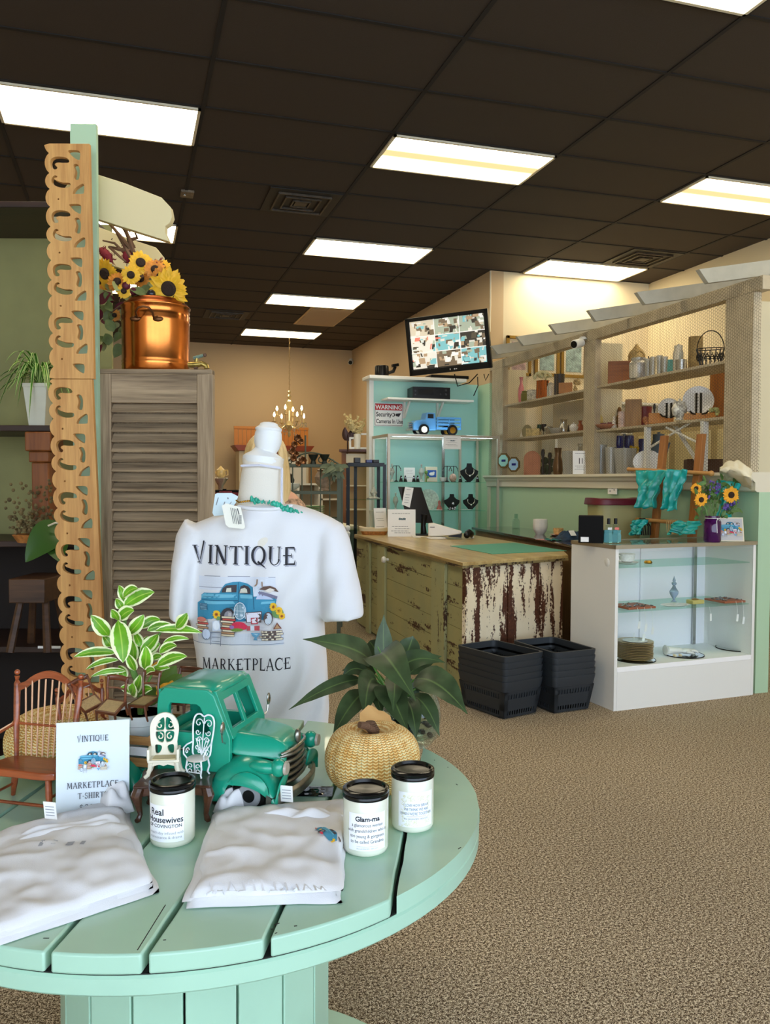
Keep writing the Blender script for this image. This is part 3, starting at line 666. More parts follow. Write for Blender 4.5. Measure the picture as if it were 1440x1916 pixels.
pB = zp(1036, 1336, 0); stack(pB, rad(8), 5, 'stack nearer the white display case', 'black baskets in the right stack')

# WHITE DISPLAY CASE
AL = math.atan2(.08, .97); dc = T('display_case', 'low white shop display case with glass front and glass shelves', 'display case', (2.68, 4.17, 0), AL)
W_, D_, H_ = 1.06, .44, .955
M_lam = mat('white_laminate', (233, 232, 226), .35); M_lami = mat('white_laminate_inner', (250, 249, 248), .4)
MB().b3(0, .022, 0, D_, 0, H_).build('end_panel', M_lam, dc, bevel=.002)
MB().b3(W_-.022, W_, 0, D_, 0, H_).build('end_panel', M_lam, dc, bevel=.002)
MB().b3(.022, W_-.022, .0, .018, 0, .225).build('kick_board', M_lam, dc)
MB().b3(.022, W_-.022, .0, D_, .225, .255).build('deck', M_lami, dc, bevel=.002)
for x0, x1, y in ((.02, .53, D_-.012), (.51, W_-.02, D_-.024)): MB().b3(x0, x1, y-.008, y, .255, H_-.02).build('sliding_door', mat('lilac_white_door', (246, 243, 250), .4), dc)
MB().b3(.022, W_-.022, .002, .006, .255, H_-.03).build('front_glass', M_pane, dc)
for z in (.575, .835): MB().b3(.03, W_-.03, .02, D_-.06, z-.006, z).build('glass_shelf', glass('green_edge_glass', (232, 248, 242), .9, .02, .96), dc)
f = MB(); f.b3(-.004, W_+.004, -.006, .012, H_-.012, H_+.01); f.b3(-.004, W_+.004, D_-.012, D_+.002, H_-.012, H_+.01); f.b3(-.004, .014, 0, D_, H_-.012, H_+.01); f.b3(W_-.014, W_+.004, 0, D_, H_-.012, H_+.01); f.build('top_rim', mat('satin_aluminium', (176, 168, 150), .35, .8), dc)
MB().b3(.014, W_-.014, .012, D_-.012, H_-.004, H_+.006).build('glass_top', glass('glass_top', (240, 246, 242), .9, .03, .86), dc)
for x in (.94,): MB().b3(x-.012, x+.012, D_-.05, D_-.04, .255, H_-.02).build('shelf_standard', M_chrome, dc)
f = MB(); f.M = Matrix.Translation((-.001, .08, .86)) @ Matrix.Rotation(-PI/2, 4, 'Y'); f.lathe([(0, .001), (.022, .001), (.024, 0), (.024, -.002)], n=24); f.build('plug', M_white, dc)
def cs(px, py, yy, z):   # point inside the case at local depth yy, on height z, below pixel px
    c, s_ = math.cos(AL), math.sin(AL); o = Vector((2.68, 4.17, 0)); d = ray(px, py)
    n_ = Vector((-s_, c, 0)); e = Vector((0, 0, EYE)); tt = (yy-(e-o).dot(n_))/d.dot(n_); q = e+d*tt; q.z = z; return q
china = mat('white_china', (236, 234, 230), .2)
p = cs(1172, 1060, .17, .835); t = T('teacup', 'white teacup with tiny flowers on its saucer, top glass shelf of the display case', 'cup', p); MB().lathe([(0, 0), (.05, .0), (.072, .014), (.066, .014), (0, .005)]).build('saucer', china, t)
f = MB(); f.lathe([(.02, .008), (.042, .02), (.05, .062), (.046, .062), (.034, .02), (0, .014)]); f.tube([(-.045, 0, .05), (-.072, 0, .05), (-.07, 0, .025), (-.04, 0, .02)], .004); f.build('cup', mat('flowered_china', (234, 232, 228), .2, var=.12, vscale=90), t)
p = cs(1212, 1060, .15, .835); tag(MB().lathe([(0, 0), (.022, 0), (.026, .008), (.018, .018), (0, .02)], n=18).build('trinket_box', M_gold, loc=p), 'small oval gold trinket on the top glass shelf', 'trinket box')
p = cs(1260, 1130, .2, .582); t = T('perfume_bottle', 'pale blue glass perfume bottle with a tall pointed stopper', 'bottle', p)
blg = mat('pale_blue_glass', (186, 206, 230), .08, trans=.6)
MB().lathe([(0, 0), (.018, 0), (.006, .012), (.008, .02), (.026, .05), (.028, .065), (.012, .09), (.009, .098), (.012, .1), (0, .1)]).build('body', blg, t); MB().lathe([(0, .1), (.012, .105), (.016, .118), (.008, .125), (.01, .135), (.004, .15), (0, .165)]).build('stopper', blg, t)
M_tray = mat('rust_tray', (168, 92, 62), .5); M_jew = mat('jewellery', (190, 186, 196), .25, .8, var=.6, vscale=80)
for n_, (px_, wd, lab) in enumerate(((1186, .20, 'rust coloured tray of rings at the left of the middle glass shelf'), (1360, .19, 'rust coloured tray of jewellery at the right of the middle glass shelf'))):
    p = cs(px_, 1140, .13, .576); t = T('jewellery_tray', lab, 'tray', p, AL, 'jewellery trays')
    MB().b3(-wd/2, wd/2, -.075, .1, 0, .012).build('tray', M_tray, t, bevel=.002); f = MB()
    for k in range(26): a_, b_ = R.uniform(-wd*.45, wd*.45), R.uniform(-.065, .09); f.lathe([(.004, 0), (.008, .003), (.004, .006), (.003, .003)], (a_, b_, .012), 8)
    f.build('rings', M_jew, t)
    for k in range(3):
        x = -wd*.2+k*.05+(.03 if n_ else 0); z = -.07-.02*k; f = MB(); f.tube([(x, -.078, .012), (x+.004, -.085, -.02), (x+.008, -.086, z)], .0012, 5); f.box((x+.008, -.086, z-.022), (.016, .0012, .045), ry=.15); f.build('price_tag', M_paper, t)
p = cs(1258, 1138, .12, .577); t = T('oval_dish', 'oval white dish with black lettering under the pale blue perfume bottle', 'dish', p+Vector((-.005, -.03, 0)), AL); MB().lathe([(0, 0), (.075, 0), (.1, .008), (.096, .01), (0, .004)], sy=.6, n=32).build('dish', china, t)
f = MB()
for k in range(14): a_ = -2.6+k*.16; f.box((.078*math.cos(a_), .045*math.sin(a_), .0085), (.006, .006, .001), rz=a_)
f.build('lettering', M_ink, t)
p = cs(1300, 1135, .12, .577); t = T('gold_box', 'small pale gold box with a round brooch lid', 'box', p, AL); MB().b3(-.045, .045, -.03, .03, 0, .025).build('box', mat('yellow_gold_box', (204, 186, 110), .4), t, bevel=.003); MB().lathe([(0, .025), (.02, .026), (.022, .03), (0, .034)]).build('brooch', M_gold, t)
M_mir = mat('mirror', (220, 228, 226), .03, 1); 
for n_, (px_, py_, dd_, lab) in enumerate(((1188, 1226, .14, 'round mirror tile under the stack of gold rimmed plates'), (1279, 1222, .145, 'round mirror tile under the white ceramic hand'), (1375, 1215, .19, 'round mirror tile at the right under the crystal box'))):
    p = cs(px_, py_, dd_, .256); t = T('round_mirror', lab, 'mirror', p); MB().lathe([(0, 0), (.118, 0), (.118, .004), (0, .004)], n=40).build('plate', M_mir, t); MB().lathe([(.118, 0), (.121, 0), (.121, .005), (.118, .005)], n=40, cap=False).build('rim', M_blackm, t)
p0 = cs(1187, 1224, .14, .262); mg = mat('gold_rim_plate', (196, 168, 112), .28, .5)
pl = None
for k in range(11):
    lab = 'gold rimmed dinner plate in the stack inside the display case' if k < 10 else 'topmost gold rimmed plate of the stack with a price tag'
    if k < 10:
        if pl is None: pl = T('dinner_plate', lab, 'plate', p0, 0, 'stacked gold rimmed plates'); MB().lathe([(0, .002), (.06, 0), (.075, .004), (.108, .010), (.109, .012), (.106, .013), (.075, .007), (0, .006)], n=40).build('plate', mg, pl)
        else: dup(pl, p0+Vector((.002*math.sin(k*3), .002*math.cos(k*5), k*.0098)))
    else:
        t = dup(pl, p0+Vector((0, 0, k*.0098)), label=lab, group='stacked gold rimmed plates'); MB().lathe([(0, .0135), (.074, .0135), (.074, .0145), (0, .0145)], n=36).build('center', china, t)
        f = MB(); f.tube([(-.01, 0, .014), (-.012, -.01, .06)], .002, 5); f.box((.04, -.03, .03), (.018, .0012, .05), ry=.15); f.build('price_tag', M_paper, t)
p = cs(1275, 1216, .13, .262); t = T('ceramic_hand', 'white ceramic hand lying on the round mirror', 'figurine', p, AL-.12)
f = MB(); f.tube([(-.11, 0, .034), (-.08, 0, .03), (-.03, 0, .027), (.0, 0, .025)], [.032, .022, .018, .022], 18); f.tube([(-.112, 0, .034), (-.118, 0, .034)], [.034, .034], 18)
f.ball((.025, 0, .022), (.036, .03, .018)); f.build('wrist_and_palm', china, t, sub=1)
for k in range(4):
    y_ = -.021+k*.014; l_ = (.058, .070, .066, .05)[k]; f = MB(); f.tube([(.045, y_, .024), (.045+l_*.5, y_*1.1, .026), (.045+l_*.8, y_*1.1, .018), (.045+l_, y_*1.0, .006)], [.009, .0085, .0075, .004], 10); f.build('finger', china, t, sub=1)
f = MB(); f.tube([(.012, -.024, .02), (.034, -.046, .02), (.06, -.05, .012)], [.010, .009, .005], 10); f.build('thumb', china, t, sub=1)
f = MB(); 
for k in range(10): f.ball((-.07+.012*math.cos(k*2.1)*2, -.045+.01*math.sin(k*1.7), .008), .008, 8)
tag(f.build('shell_brooch', mat('pearl_cream', (226, 208, 170), .35), loc=p), 'cluster of cream shells lying by the ceramic hand', 'brooch')
p = cs(1378, 1208, .19, .262); t = T('crystal_box', 'cut crystal round box with a silver band at the right of the case', 'box', p); MB().lathe([(0, 0), (.055, 0), (.06, .02), (.058, .055), (0, .055)], n=24).build('body', M_cry, t); MB().lathe([(.061, .052), (.063, .06), (.061, .066)], n=32, cap=False).build('band', M_chrome, t); MB().lathe([(.06, .066), (.045, .085), (.01, .092), (.012, .1), (0, .104)], n=24).build('lid', M_cry, t)
t = T('price_tag', 'loose white price tag dangling under the middle glass shelf', 'price tag', cs(1329, 1170, .04, .50)); MB().box((0, 0, 0), (.012, .001, .045)).build('tag', M_paper, t); MB().tube([(0, 0, .022), (-.006, .01, .07)], .001, 4).build('string', M_white, t)
# TELEVISION
def quad_frame(bl, br, tl):
    o = bl; x = (br-bl); y = (tl-bl); w_, h_ = x.length, y.length; x.normalize(); z = x.cross(y).normalized(); y = z.cross(x)
    return Matrix((x, y, z)).transposed().to_4x4(), o, w_, h_
bl, br, tl = P(767, 704, 8.50), P(920, 688, 8.20), P(757, 597, 8.42)
M, o, w_, h_ = quad_frame(bl, br, tl)
tv = T('television', 'wall mounted flat television showing nine security camera views', 'television', o); tv.matrix_world = Matrix.Translation(o) @ M
f = MB(); f.b3(0, w_, 0, h_, -.05, 0); f.build('housing', M_black, tv, bevel=.008)
f = MB(); f.b3(0, w_, 0, .055, -.002, .012); f.b3(0, w_, h_-.03, h_, -.002, .012); f.b3(0, .035, 0, h_, -.002, .012); f.b3(w_-.035, w_, 0, h_, -.002, .012); f.build('bezel', M_black, tv, bevel=.003)
x0, x1, y0, y1 = .04, w_-.04, .06, h_-.035
pal = [(206, 196, 176), (120, 104, 84), (226, 222, 210), (60, 56, 50), (128, 190, 196), (176, 150, 120), (230, 128, 110), (168, 178, 160), (88, 80, 66), (240, 240, 236)]
def scr(rgb):
    return mat('screen_%d_%d_%d' % rgb, rgb, .3, emit=.62)
ms = [scr(c) for c in pal]
f = MB()
rr = random.Random(11)
f.k = 0; 
base = [[0, 7, 7], [2, 4, 3], [2, 1, 4]]
for j in range(3):
    for i in range(3):
        a0, a1 = x0+(x1-x0)*i/3+.003, x0+(x1-x0)*(i+1)/3-.003; b0, b1 = y0+(y1-y0)*(2-j)/3+.003, y0+(y1-y0)*(3-j)/3-.003
        f.k = base[j][i]; f.add([(a0, b0, .001), (a1, b0, .001), (a1, b1, .001), (a0, b1, .001)], [(0, 1, 2, 3)])
        for n_ in range(22):
            cx, cy = rr.uniform(a0, a1), rr.uniform(b0, b1); s1, s2 = rr.uniform(.005, .034), rr.uniform(.004, .03); f.k = rr.choice([0, 1, 2, 3, 4, 5, 7, 8, 9, 1, 3, 2, 9, 6] if n_ % 2 else [0, 1, 2, 3, 5, 7, 8, 9, 4])
            X0, X1, Y0_, Y1_ = max(a0, cx-s1), min(a1, cx+s1), max(b0, cy-s2), min(b1, cy+s2); sh = rr.uniform(-.3, .3)*(Y1_-Y0_); z = .0012+n_*.00004
            f.add([(X0, Y0_, z), (X1, Y0_, z), (min(a1, max(a0, X1+sh)), Y1_, z), (min(a1, max(a0, X0+sh)), Y1_, z)], [(0, 1, 2, 3)])
f.k = 9
for i in (1, 2): x = x0+(x1-x0)*i/3; f.add([(x-.004, y0, .003), (x+.004, y0, .003), (x+.004, y1, .003), (x-.004, y1, .003)], [(0, 1, 2, 3)]); y = y0+(y1-y0)*i/3; f.add([(x0, y-.004, .003), (x1, y-.004, .003), (x1, y+.004, .003), (x0, y+.004, .003)], [(0, 1, 2, 3)])
f.build('screen', ms, tv, smooth=0)
f = MB(); f.b3(w_*.5, w_*.51, .02, .035, .012, .0125); f.lathe([(.007, .0), (.007, .0006)], (w_*.5+.05, .027, .012), 12); f.b3(w_*.5+.062, w_*.5+.075, .023, .031, .012, .0125); f.build('badge', mat('silver_badge', (200, 200, 200), .4), tv)
MB().b3(w_*.35, w_*.6, h_*.3, h_*.6, -.16, -.05).build('wall_mount', M_black, tv)
f = MB(); a = P(850, 700, 8.35); b = P(893, 717, 8.4); f.tube([a, a+Vector((.03, -.01, -.12)), P(878, 716, 8.3), P(893, 700, 8.35)], .006, 6); f.tube([P(893, 705, 8.35), P(894, 722, 8.35), P(886, 740, 8.6)], .005, 6); f.tube([P(905, 700, 8.3), P(908, 712, 8.32), P(914, 700, 8.3)], .005, 6)
tag(f.build('cable', M_blackm), 'loose black cables drooping below the television', 'cable')
p = yp(842, 708, 8.5); tag(MB().b3(-.22, .22, -.1, .1, 0, .035).build('media_player', M_black, loc=(p.x, 8.6, zt+.035), bevel=.004), 'thin black media box lying on the white top shelf under the television', 'media box')
p = yp(714, 706, 8.58); t = T('camera_base', 'small black drum with a bracket arm at the left end of the white top shelf', 'ornament', (p.x, 8.58, zt+.035), 0); MB().lathe([(0, 0), (.075, 0), (.075, .10), (.07, .112), (0, .115)]).build('drum', M_black, t); f = MB(); f.tube([(.07, 0, .04), (.13, 0, .06), (.15, 0, .11)], .018, 8); f.box((.15, 0, .125), (.07, .05, .03), ry=-.2); f.build('arm', M_black, t)
# bracket shelf with receiver
zs = yp(800, 746, 8.45).z; xs0, xs1 = yp(724, 748, 8.45).x, yp(885, 748, 8.45).x
t = T('bracket_shelf', 'short white wall shelf on two brackets under the television', 'shelf', (xs0, YC-.02, zs), 0); ww = xs1-xs0
MB().b3(0, ww, -.25, -.002, -.022, 0).build('board', M_white, t, bevel=.003)
for x in (ww*.27, ww*.66): f = MB(); f.b3(x-.012, x+.012, -.02, -.002, -.2, -.022); f.hexa([(x-.01, -.02, -.2), (x+.01, -.02, -.2), (x+.01, -.02, -.17), (x-.01, -.02, -.17), (x-.01, -.2, -.03), (x+.01, -.2, -.03), (x+.01, -.17, -.022), (x-.01, -.17, -.022)]); f.build('bracket', M_white, t)
p = yp(805, 744, 8.5); t = T('receiver', 'black audio receiver on the short white bracket shelf', 'receiver', (p.x, 8.57, zs), rad(-4)); MB().b3(-.21, .21, -.13, .12, 0, .125).build('case', M_black, t, bevel=.004)
f = MB(); f.b3(-.15, .02, -.133, -.13, .04, .1); f.build('display', mat('dark_glass'), t); f = MB()
for x, z, r_ in ((-.18, .08, .008), (-.18, .04, .008), (.16, .095, .012), (.16, .05, .012), (.1, .05, .008)): f.tube([(x, -.13, z), (x, -.14, z)], r_, 12)
f.build('knob', mat('dark_knob', (50, 50, 52), .3), t)
# warning sign
c0, c1 = yp(700, 797, YC-.03), yp(754, 755, YC-.03); W_, H_ = c1.x-c0.x, c1.z-c0.z
t = T('warning_sign', 'white WARNING security cameras in use sign with a red band', 'sign', (c0.x, YC-.024, c0.z))
MB().b3(0, W_, -.003, 0, 0, H_).build('plate', M_paper, t, bevel=.001)
f = MB(); o_ = .008; 
for a, b, c, d in ((o_, W_-o_, o_, o_+.004), (o_, W_-o_, H_-o_-.004, H_-o_), (o_, o_+.004, o_, H_-o_), (W_-o_-.004, W_-o_, o_, H_-o_)): f.b3(a, b, -.0042, -.003, c, d)
f.build('border', M_ink, t); M_red = mat('sign_red', (196, 30, 34), .5)
MB().b3(.01, W_-.01, -.0045, -.003, H_*.69, H_-.012).build('red_band', M_red, t)
def txt(f, s, M_, size, bold=0, align='CENTER', sx=1): v, g = textm(s, size, align, bold); f.add([M_ @ Vector((p.x*sx, p.y, p.z)) for p in v], g)
f = MB(); txt(f, 'WARNING', MX(W_*.5, -.0052, H_*.735), .062, .0016); f.build('warning_lettering', M_paper, t)
f = MB(); txt(f, 'Security', MX(W_*.06, -.0042, H_*.42), .068, .0012, 'LEFT', .8); txt(f, 'Cameras In Use', MX(W_*.06, -.0042, H_*.13), .064, .0012, 'LEFT', .74); f.build('lettering', M_ink, t)
f = MB(); f.tube([(W_*.66, -.0046, H_*.50), (W_*.66, -.0036, H_*.50)], .02, 20); f.hexa([(W_*.74, -.0042, H_*.45), (W_*.86, -.0042, H_*.42), (W_*.86, -.0036, H_*.42), (W_*.74, -.0036, H_*.45), (W_*.74, -.0042, H_*.55), (W_*.93, -.0042, H_*.58), (W_*.93, -.0036, H_*.58), (W_*.74, -.0036, H_*.55)]); f.build('camera_symbol', M_ink, t)
f = MB(); f.tube([(W_*.645, -.0052, H_*.50), (W_*.645, -.0046, H_*.50)], .013, 18); f.build('symbol_gap', M_paper, t)

# TALL GLASS JEWELLERY CASE
YG = 8.02; xa, xb = yp(727, 812, YG).x, XW-.05; zt2 = 1.80
gc = T('glass_display_case', 'tall lit glass jewellery case with aluminium frame in front of the aqua wall', 'display case', (xa, YG, 0)); w2 = xb-xa; d2 = .55
M_alu = mat('aluminium_frame', (200, 190, 172), .4, .5)
for x, y in ((0, 0), (w2, 0), (0, d2), (w2, d2), (w2*.83, d2)): MB().b3(x-.012, x+.012, y-.012, y+.012, 0, zt2).build('corner_post', M_alu, gc)
f = MB()
for z in (zt2, .55): f.b3(-.012, w2+.012, -.014, .014, z-.02, z+.006); f.b3(-.012, w2+.012, d2-.014, d2+.014, z-.02, z+.006); f.b3(-.014, .014, 0, d2, z-.02, z+.006); f.b3(w2-.014, w2+.014, 0, d2, z-.02, z+.006)
f.build('rail', M_alu, gc)
MB().b3(0, w2, 0, d2, 0, .55).build('base_cabinet', mat('grey_base', (150, 160, 156), .5), gc)
MB().b3(.01, w2-.01, .0, .004, .55, zt2-.02).build('front_glass', M_pane, gc); MB().b3(-.002, .002, .01, d2-.01, .55, zt2-.02).build('side_glass', M_pane, gc)
MB().b3(0, w2, 0, d2, zt2-.002, zt2+.004).build('glass_top', M_pane, gc)
zsh = [yp(830, 902, YG+.1).z, yp(830, 955, YG+.1).z]
for z in zsh: MB().b3(.02, w2-.12, .04, d2-.05, z-.008, z).build('glass_shelf', glass('green_edge_glass'), gc)
for x in (.16, w2*.66): MB().b3(x-.016, x+.016, d2-.02, d2-.005, .55, zt2).build('shelf_standard', M_chrome, gc)
# strip lamp added under the top rail to brighten the case
t = MB().b3(.05, w2-.05, .02, .04, zt2-.019, zt2-.008).build('added_strip_lamp', mat('added_strip_glow', (220, 240, 255), .5, emit=22), gc)
def gp(px, si, yy=.2): q = yp(px, 900, YG+yy); q.z = zsh[si] if si < 2 else zt2+.006; return q
def velvet(label, p, s, neck=True):
    t = T('necklace_stand', label, 'necklace stand', p, 0, None); f = MB()
    f.wprism([(x*s, z*s) for x, z in ((-.13, 1), (.13, 1), (.15, .82), (.28, .7), (.52, .6), (.48, .42), (.2, .12), (.06, 0), (-.06, 0), (-.2, .12), (-.48, .42), (-.52, .6), (-.28, .7), (-.15, .82))], -.03, -.008); f.b3(-.02, .02, -.02, .06, 0, .01)
    f.build('bust', mat('black_velvet', (16, 18, 20), .8), t, bevel=.006)
    if neck: f = MB(); f.tube([(s*.24*math.sin(a), -.034, s*.58-s*.22*math.cos(a)) for a in [x*.25 for x in range(-8, 9)]], .004, 6); f.ball((0, -.036, s*.33), .011, 8); f.build('necklace', mat('silver', (224, 222, 216), .25, .8), t)
    return t
velvet('black velvet bust with a silver necklace on the upper glass shelf', gp(876, 0), .2); velvet('black velvet bust without a necklace on the lower glass shelf', gp(844, 1), .17, False); velvet('black velvet bust with a thin chain, at the right of the lower glass shelf', gp(879, 1), .17)
p = gp(766, 0); sign('card_sign', 'blank looking white card standing on the upper glass shelf', p, 0, .12, .15, (.8, .7, .6, .3), .05, False)
p = gp(845, 2, -.02); p.z = zt2-.14; sign('card_sign', 'white card hanging from the top rail of the tall glass case', p, 0, .19, .135, (.8, .65, .5, .35, .25), 0, True)
p = gp(806, 0, .25); t = T('boxed_plate', 'ivory box with a blue picture and a white bird on the upper glass shelf', 'box', p); MB().b3(-.065, .065, -.02, .02, 0, .16).build('box', M_cream, t, bevel=.004); MB().b3(-.05, .05, -.022, -.02, .05, .125).build('picture', mat('sea_blue', (40, 90, 170), .4), t)
f = MB(); f.ball((0, -.024, .085), (.03, .002, .018), 12); f.ball((.02, -.024, .1), (.012, .002, .01), 8); f.build('bird', M_paper, t)
t = T('china_plate', 'white flowered china plate propped on the lower glass shelf', 'plate', gp(803, 1, .3), 0, tilt=(PI/2-.2, 0)); f = MB(); f.lathe([(0, .004), (.06, .002), (.11, .014), (.112, .016), (.06, .006), (0, .007)], (0, .11, 0), 32); f.build('plate', mat('flowered_plate', (216, 226, 214), .25, var=.3, vscale=50), t)
rows = [(733, 0, 'crystal'), (741, 0, 'earring_tree'), (750, 0, 'ring'), (758, 0, 'ring'), (774, 0, 'ring'), (781, 0, 'ring'), (788, 0, 'crystal'), (797, 0, 'figure'), (829, 0, 'cup'), (836, 0, 'earring_tree'), (848, 0, 'earring_tree'), (847, 0, 'figure2'), (861, 0, 'ring'), (893, 0, 'ring'), (822, 1, 'bell'), (848, 1, 'cluster'), (740, 1, 'crystal'), (815, 1, 'card'), (871, 1, 'card')]
nm = {'crystal': 'clear crystal ornament', 'earring_tree': 'black earring tree', 'ring': 'black cone ring stand', 'figure': 'small green flower ornament', 'cup': 'white teacup with gold handle', 'figure2': 'round pink flowered ornament', 'bell': 'small red and white bell figurine', 'cluster': 'cluster of silver costume jewellery', 'card': 'white jewellery card lying flat'}
pl_ = ['left end', 'beside the left post', 'near the left post', 'left of the white card', 'right of the white card', 'further right of the white card', 'left of the ivory box', 'just left of the ivory box', 'right of the ivory box', 'in the middle', 'behind the pink ornament', 'right of the middle', 'left of the silver necklace bust', 'right end', 'left of the plain bust', 'between the two lower busts', 'left end of the lower shelf', 'below the flowered plate', 'below the chain bust']
for (px_, si, kd), where in zip(rows, pl_):
    p = gp(px_, si, .12+.02*(px_ % 5)); root = T('ornament' if kd in ('crystal', 'figure', 'figure2', 'bell', 'cluster') else {'earring_tree': 'earring_stand', 'ring': 'ring_stand', 'cup': 'teacup', 'card': 'jewellery_card'}[kd], nm[kd]+' in the tall glass case, '+where, 'ornament' if kd in ('crystal', 'figure', 'figure2', 'bell', 'cluster') else 'stand' if 'st' in kd or kd in ('earring_tree', 'ring') else 'cup' if kd == 'cup' else 'card', p)
    f = MB()
    if kd == 'crystal': f.lathe([(0, 0), (.035, 0), (.008, .03), (.012, .06), (.03, .1), (.02, .14), (.006, .15), (.01, .18), (0, .19)], n=10); f.build('body', M_cry, root)
    elif kd == 'earring_tree': f.lathe([(0, 0), (.03, 0), (.004, .02), (.004, .17), (0, .17)], n=12); f.tube([(-.05, 0, .13), (-.03, 0, .165), (.03, 0, .165), (.05, 0, .13)], .004, 6); f.build('stand', M_black, root); g = MB(); [g.ball((x, 0, .12), .007, 6) for x in (-.05, .05)]; g.build('earrings', M_jew, root)
    elif kd == 'ring': f.lathe([(0, 0), (.022, 0), (.008, .06), (0, .07)], n=12); f.build('cone', M_black, root); MB().lathe([(.012, .035), (.015, .04), (.012, .045)], n=12).build('ring', M_jew, root)
    elif kd == 'figure': f.tube([(0, 0, 0), (.01, 0, .06), (0, 0, .09)], .006, 6); f.ball((0, 0, .1), .02, 8); f.ball((.02, 0, .05), .014, 8); f.build('body', mat('leaf_green', (110, 150, 70), .5), root)
    elif kd == 'cup': f.lathe([(.015, 0), (.03, .01), (.042, .05), (.038, .05), (0, .012)]); f.tube([(.04, 0, .045), (.06, 0, .04), (.055, 0, .015), (.03, 0, .015)], .004, 6); f.build('body', china, root)
    elif kd == 'figure2': f.ball((0, 0, .045), (.04, .03, .045)); f.build('body', mat('pink_flowers', (206, 170, 150), .4, var=.4, vscale=60), root)
    elif kd == 'bell': f.lathe([(0, 0), (.035, 0), (.03, .02), (.012, .06), (.016, .08), (.01, .1), (0, .105)]); f.build('body', mat('red_white', (196, 110, 100), .4, var=.5, vscale=30), root)
    elif kd == 'cluster':
        for k in range(12): f.ball((R.uniform(-.05, .05), R.uniform(-.03, .03), R.uniform(.01, .08)), R.uniform(.008, .018), 8)
        f.build('beads', M_jew, root)
    else: f.box((0, 0, .006), (.12, .06, .004), rz=.1); f.build('card', M_paper, root)
# blue toy truck on top of the case
tk = mat('sky_blue_truck', (84, 144, 196), .35); tz = zt2+.008; c = yp(809, 808, YG+.2); k = dep(c)/FPX
t = T('toy_truck', 'small light blue toy pickup truck with open rack bed on the tall glass case', 'toy truck', (c.x, YG+.2, tz), rad(4))
S_ = k
f = MB(); f.wprism([(-44*S_, 9*S_), (-44*S_, 22*S_), (-38*S_, 27*S_), (-20*S_, 29*S_), (-17*S_, 42*S_), (0, 42*S_), (2*S_, 27*S_), (2*S_, 9*S_)], -.07, .07); f.build('cab', tk, t, bevel=.01)
f = MB(); f.b3(2*S_, 52*S_, -.08, .08, 11*S_, 15*S_)
for z in (20, 26, 32):
    for y in (-.08, .076): f.b3(2*S_, 52*S_, y, y+.006, z*S_-1.5*S_, z*S_+2*S_)
for x in (3, 26, 50):
    for y in (-.082, .078): f.b3(x*S_, (x+2)*S_, y, y+.008, 12*S_, 34*S_)
f.build('bed_rack', tk, t)
f = MB(); f.b3(-15.5*S_, -4*S_, -.0715, -.07, 31*S_, 39*S_); f.build('window', mat('dark_glass'), t)
for x in (-24, 34):
    for y in (-.09, .06): f = MB(); f.tube([(x*S_, y, 10*S_), (x*S_, y+.03, 10*S_)], 10*S_, 24); wh = f.build('wheel', M_blackm, t); f = MB(); f.tube([(x*S_, y-.002, 10*S_), (x*S_, y+.001, 10*S_)], 6*S_, 20); f.build('hubcap', M_gold if x > 0 else mat('pale_hub', (240, 230, 200), .4), wh)
f = MB(); f.b3(-50*S_, -45*S_, -.06, .06, 8*S_, 12*S_)
for z in (14, 18, 22): f.b3(-47*S_, -45*S_, -.05, .05, z*S_, z*S_+1.5*S_)
f.build('grille', M_chrome, t)
for px_, lab in ((778, 'folded white leaflet under the front of the blue toy truck'), (887, 'folded white leaflet right of the blue toy truck')): p = yp(px_, 809, YG+.1); tag(MB().box((0, 0, .002), (.22, .12, .006), rz=.05).build('leaflet', M_paper, loc=(p.x, YG+.12, zt2+.006)), lab, 'leaflet')

# SHELF ITEMS BEHIND THE WIRE
PR = {
 'vase': [(.0, 0), (.3, 0), (.36, .05), (.5, .35), (.42, .6), (.2, .78), (.22, .9), (.34, 1), (.28, 1), (.15, .8)],
 'bottle': [(0, 0), (.46, 0), (.5, .06), (.48, .55), (.22, .7), (.18, .9), (.24, .92), (.24, 1), (0, 1)],
 'bowl': [(0, .04), (.2, 0), (.24, .06), (.42, .4), (.5, .95), (.47, 1), (.36, .45), (0, .15)],
 'goblet': [(0, 0), (.38, 0), (.08, .08), (.07, .45), (.3, .55), (.48, .75), (.44, 1), (.4, 1), (.4, .75), (0, .5)],
 'jar': [(0, 0), (.46, 0), (.5, .08), (.5, .7), (.38, .82), (.4, .86), (.4, .95), (.1, .97), (.1, 1), (0, 1)],
 'tumbler': [(0, 0), (.4, 0), (.5, 1), (.46, 1), (.36, .06), (0, .06)],
 'pitcher': [(0, 0), (.4, 0), (.5, .2), (.48, .45), (.3, .7), (.34, .95), (.4, 1), (.3, .98), (.2, .7)],
 'candle': [(0, 0), (.5, 0), (.2, .06), (.12, .4), (.2, .5), (.12, .6), (.3, .85), (.2, 1), (0, 1)],
 'urn': [(0, 0), (.3, 0), (.2, .1), (.44, .3), (.5, .55), (.34, .78), (.4, .85), (.1, .9), (.08, 1), (0, 1)],
 'drum': [(0, 0), (.5, 0), (.5, 1), (0, 1)], 'cone': [(0, 0), (.5, 0), (.2, .5), (.05, 1), (0, 1)]}
SH = {1: (.745+1.395, 'top shelf'), 2: (.38+1.395, 'middle shelf'), 3: (1.395, 'ledge'), 0: (0, '')}
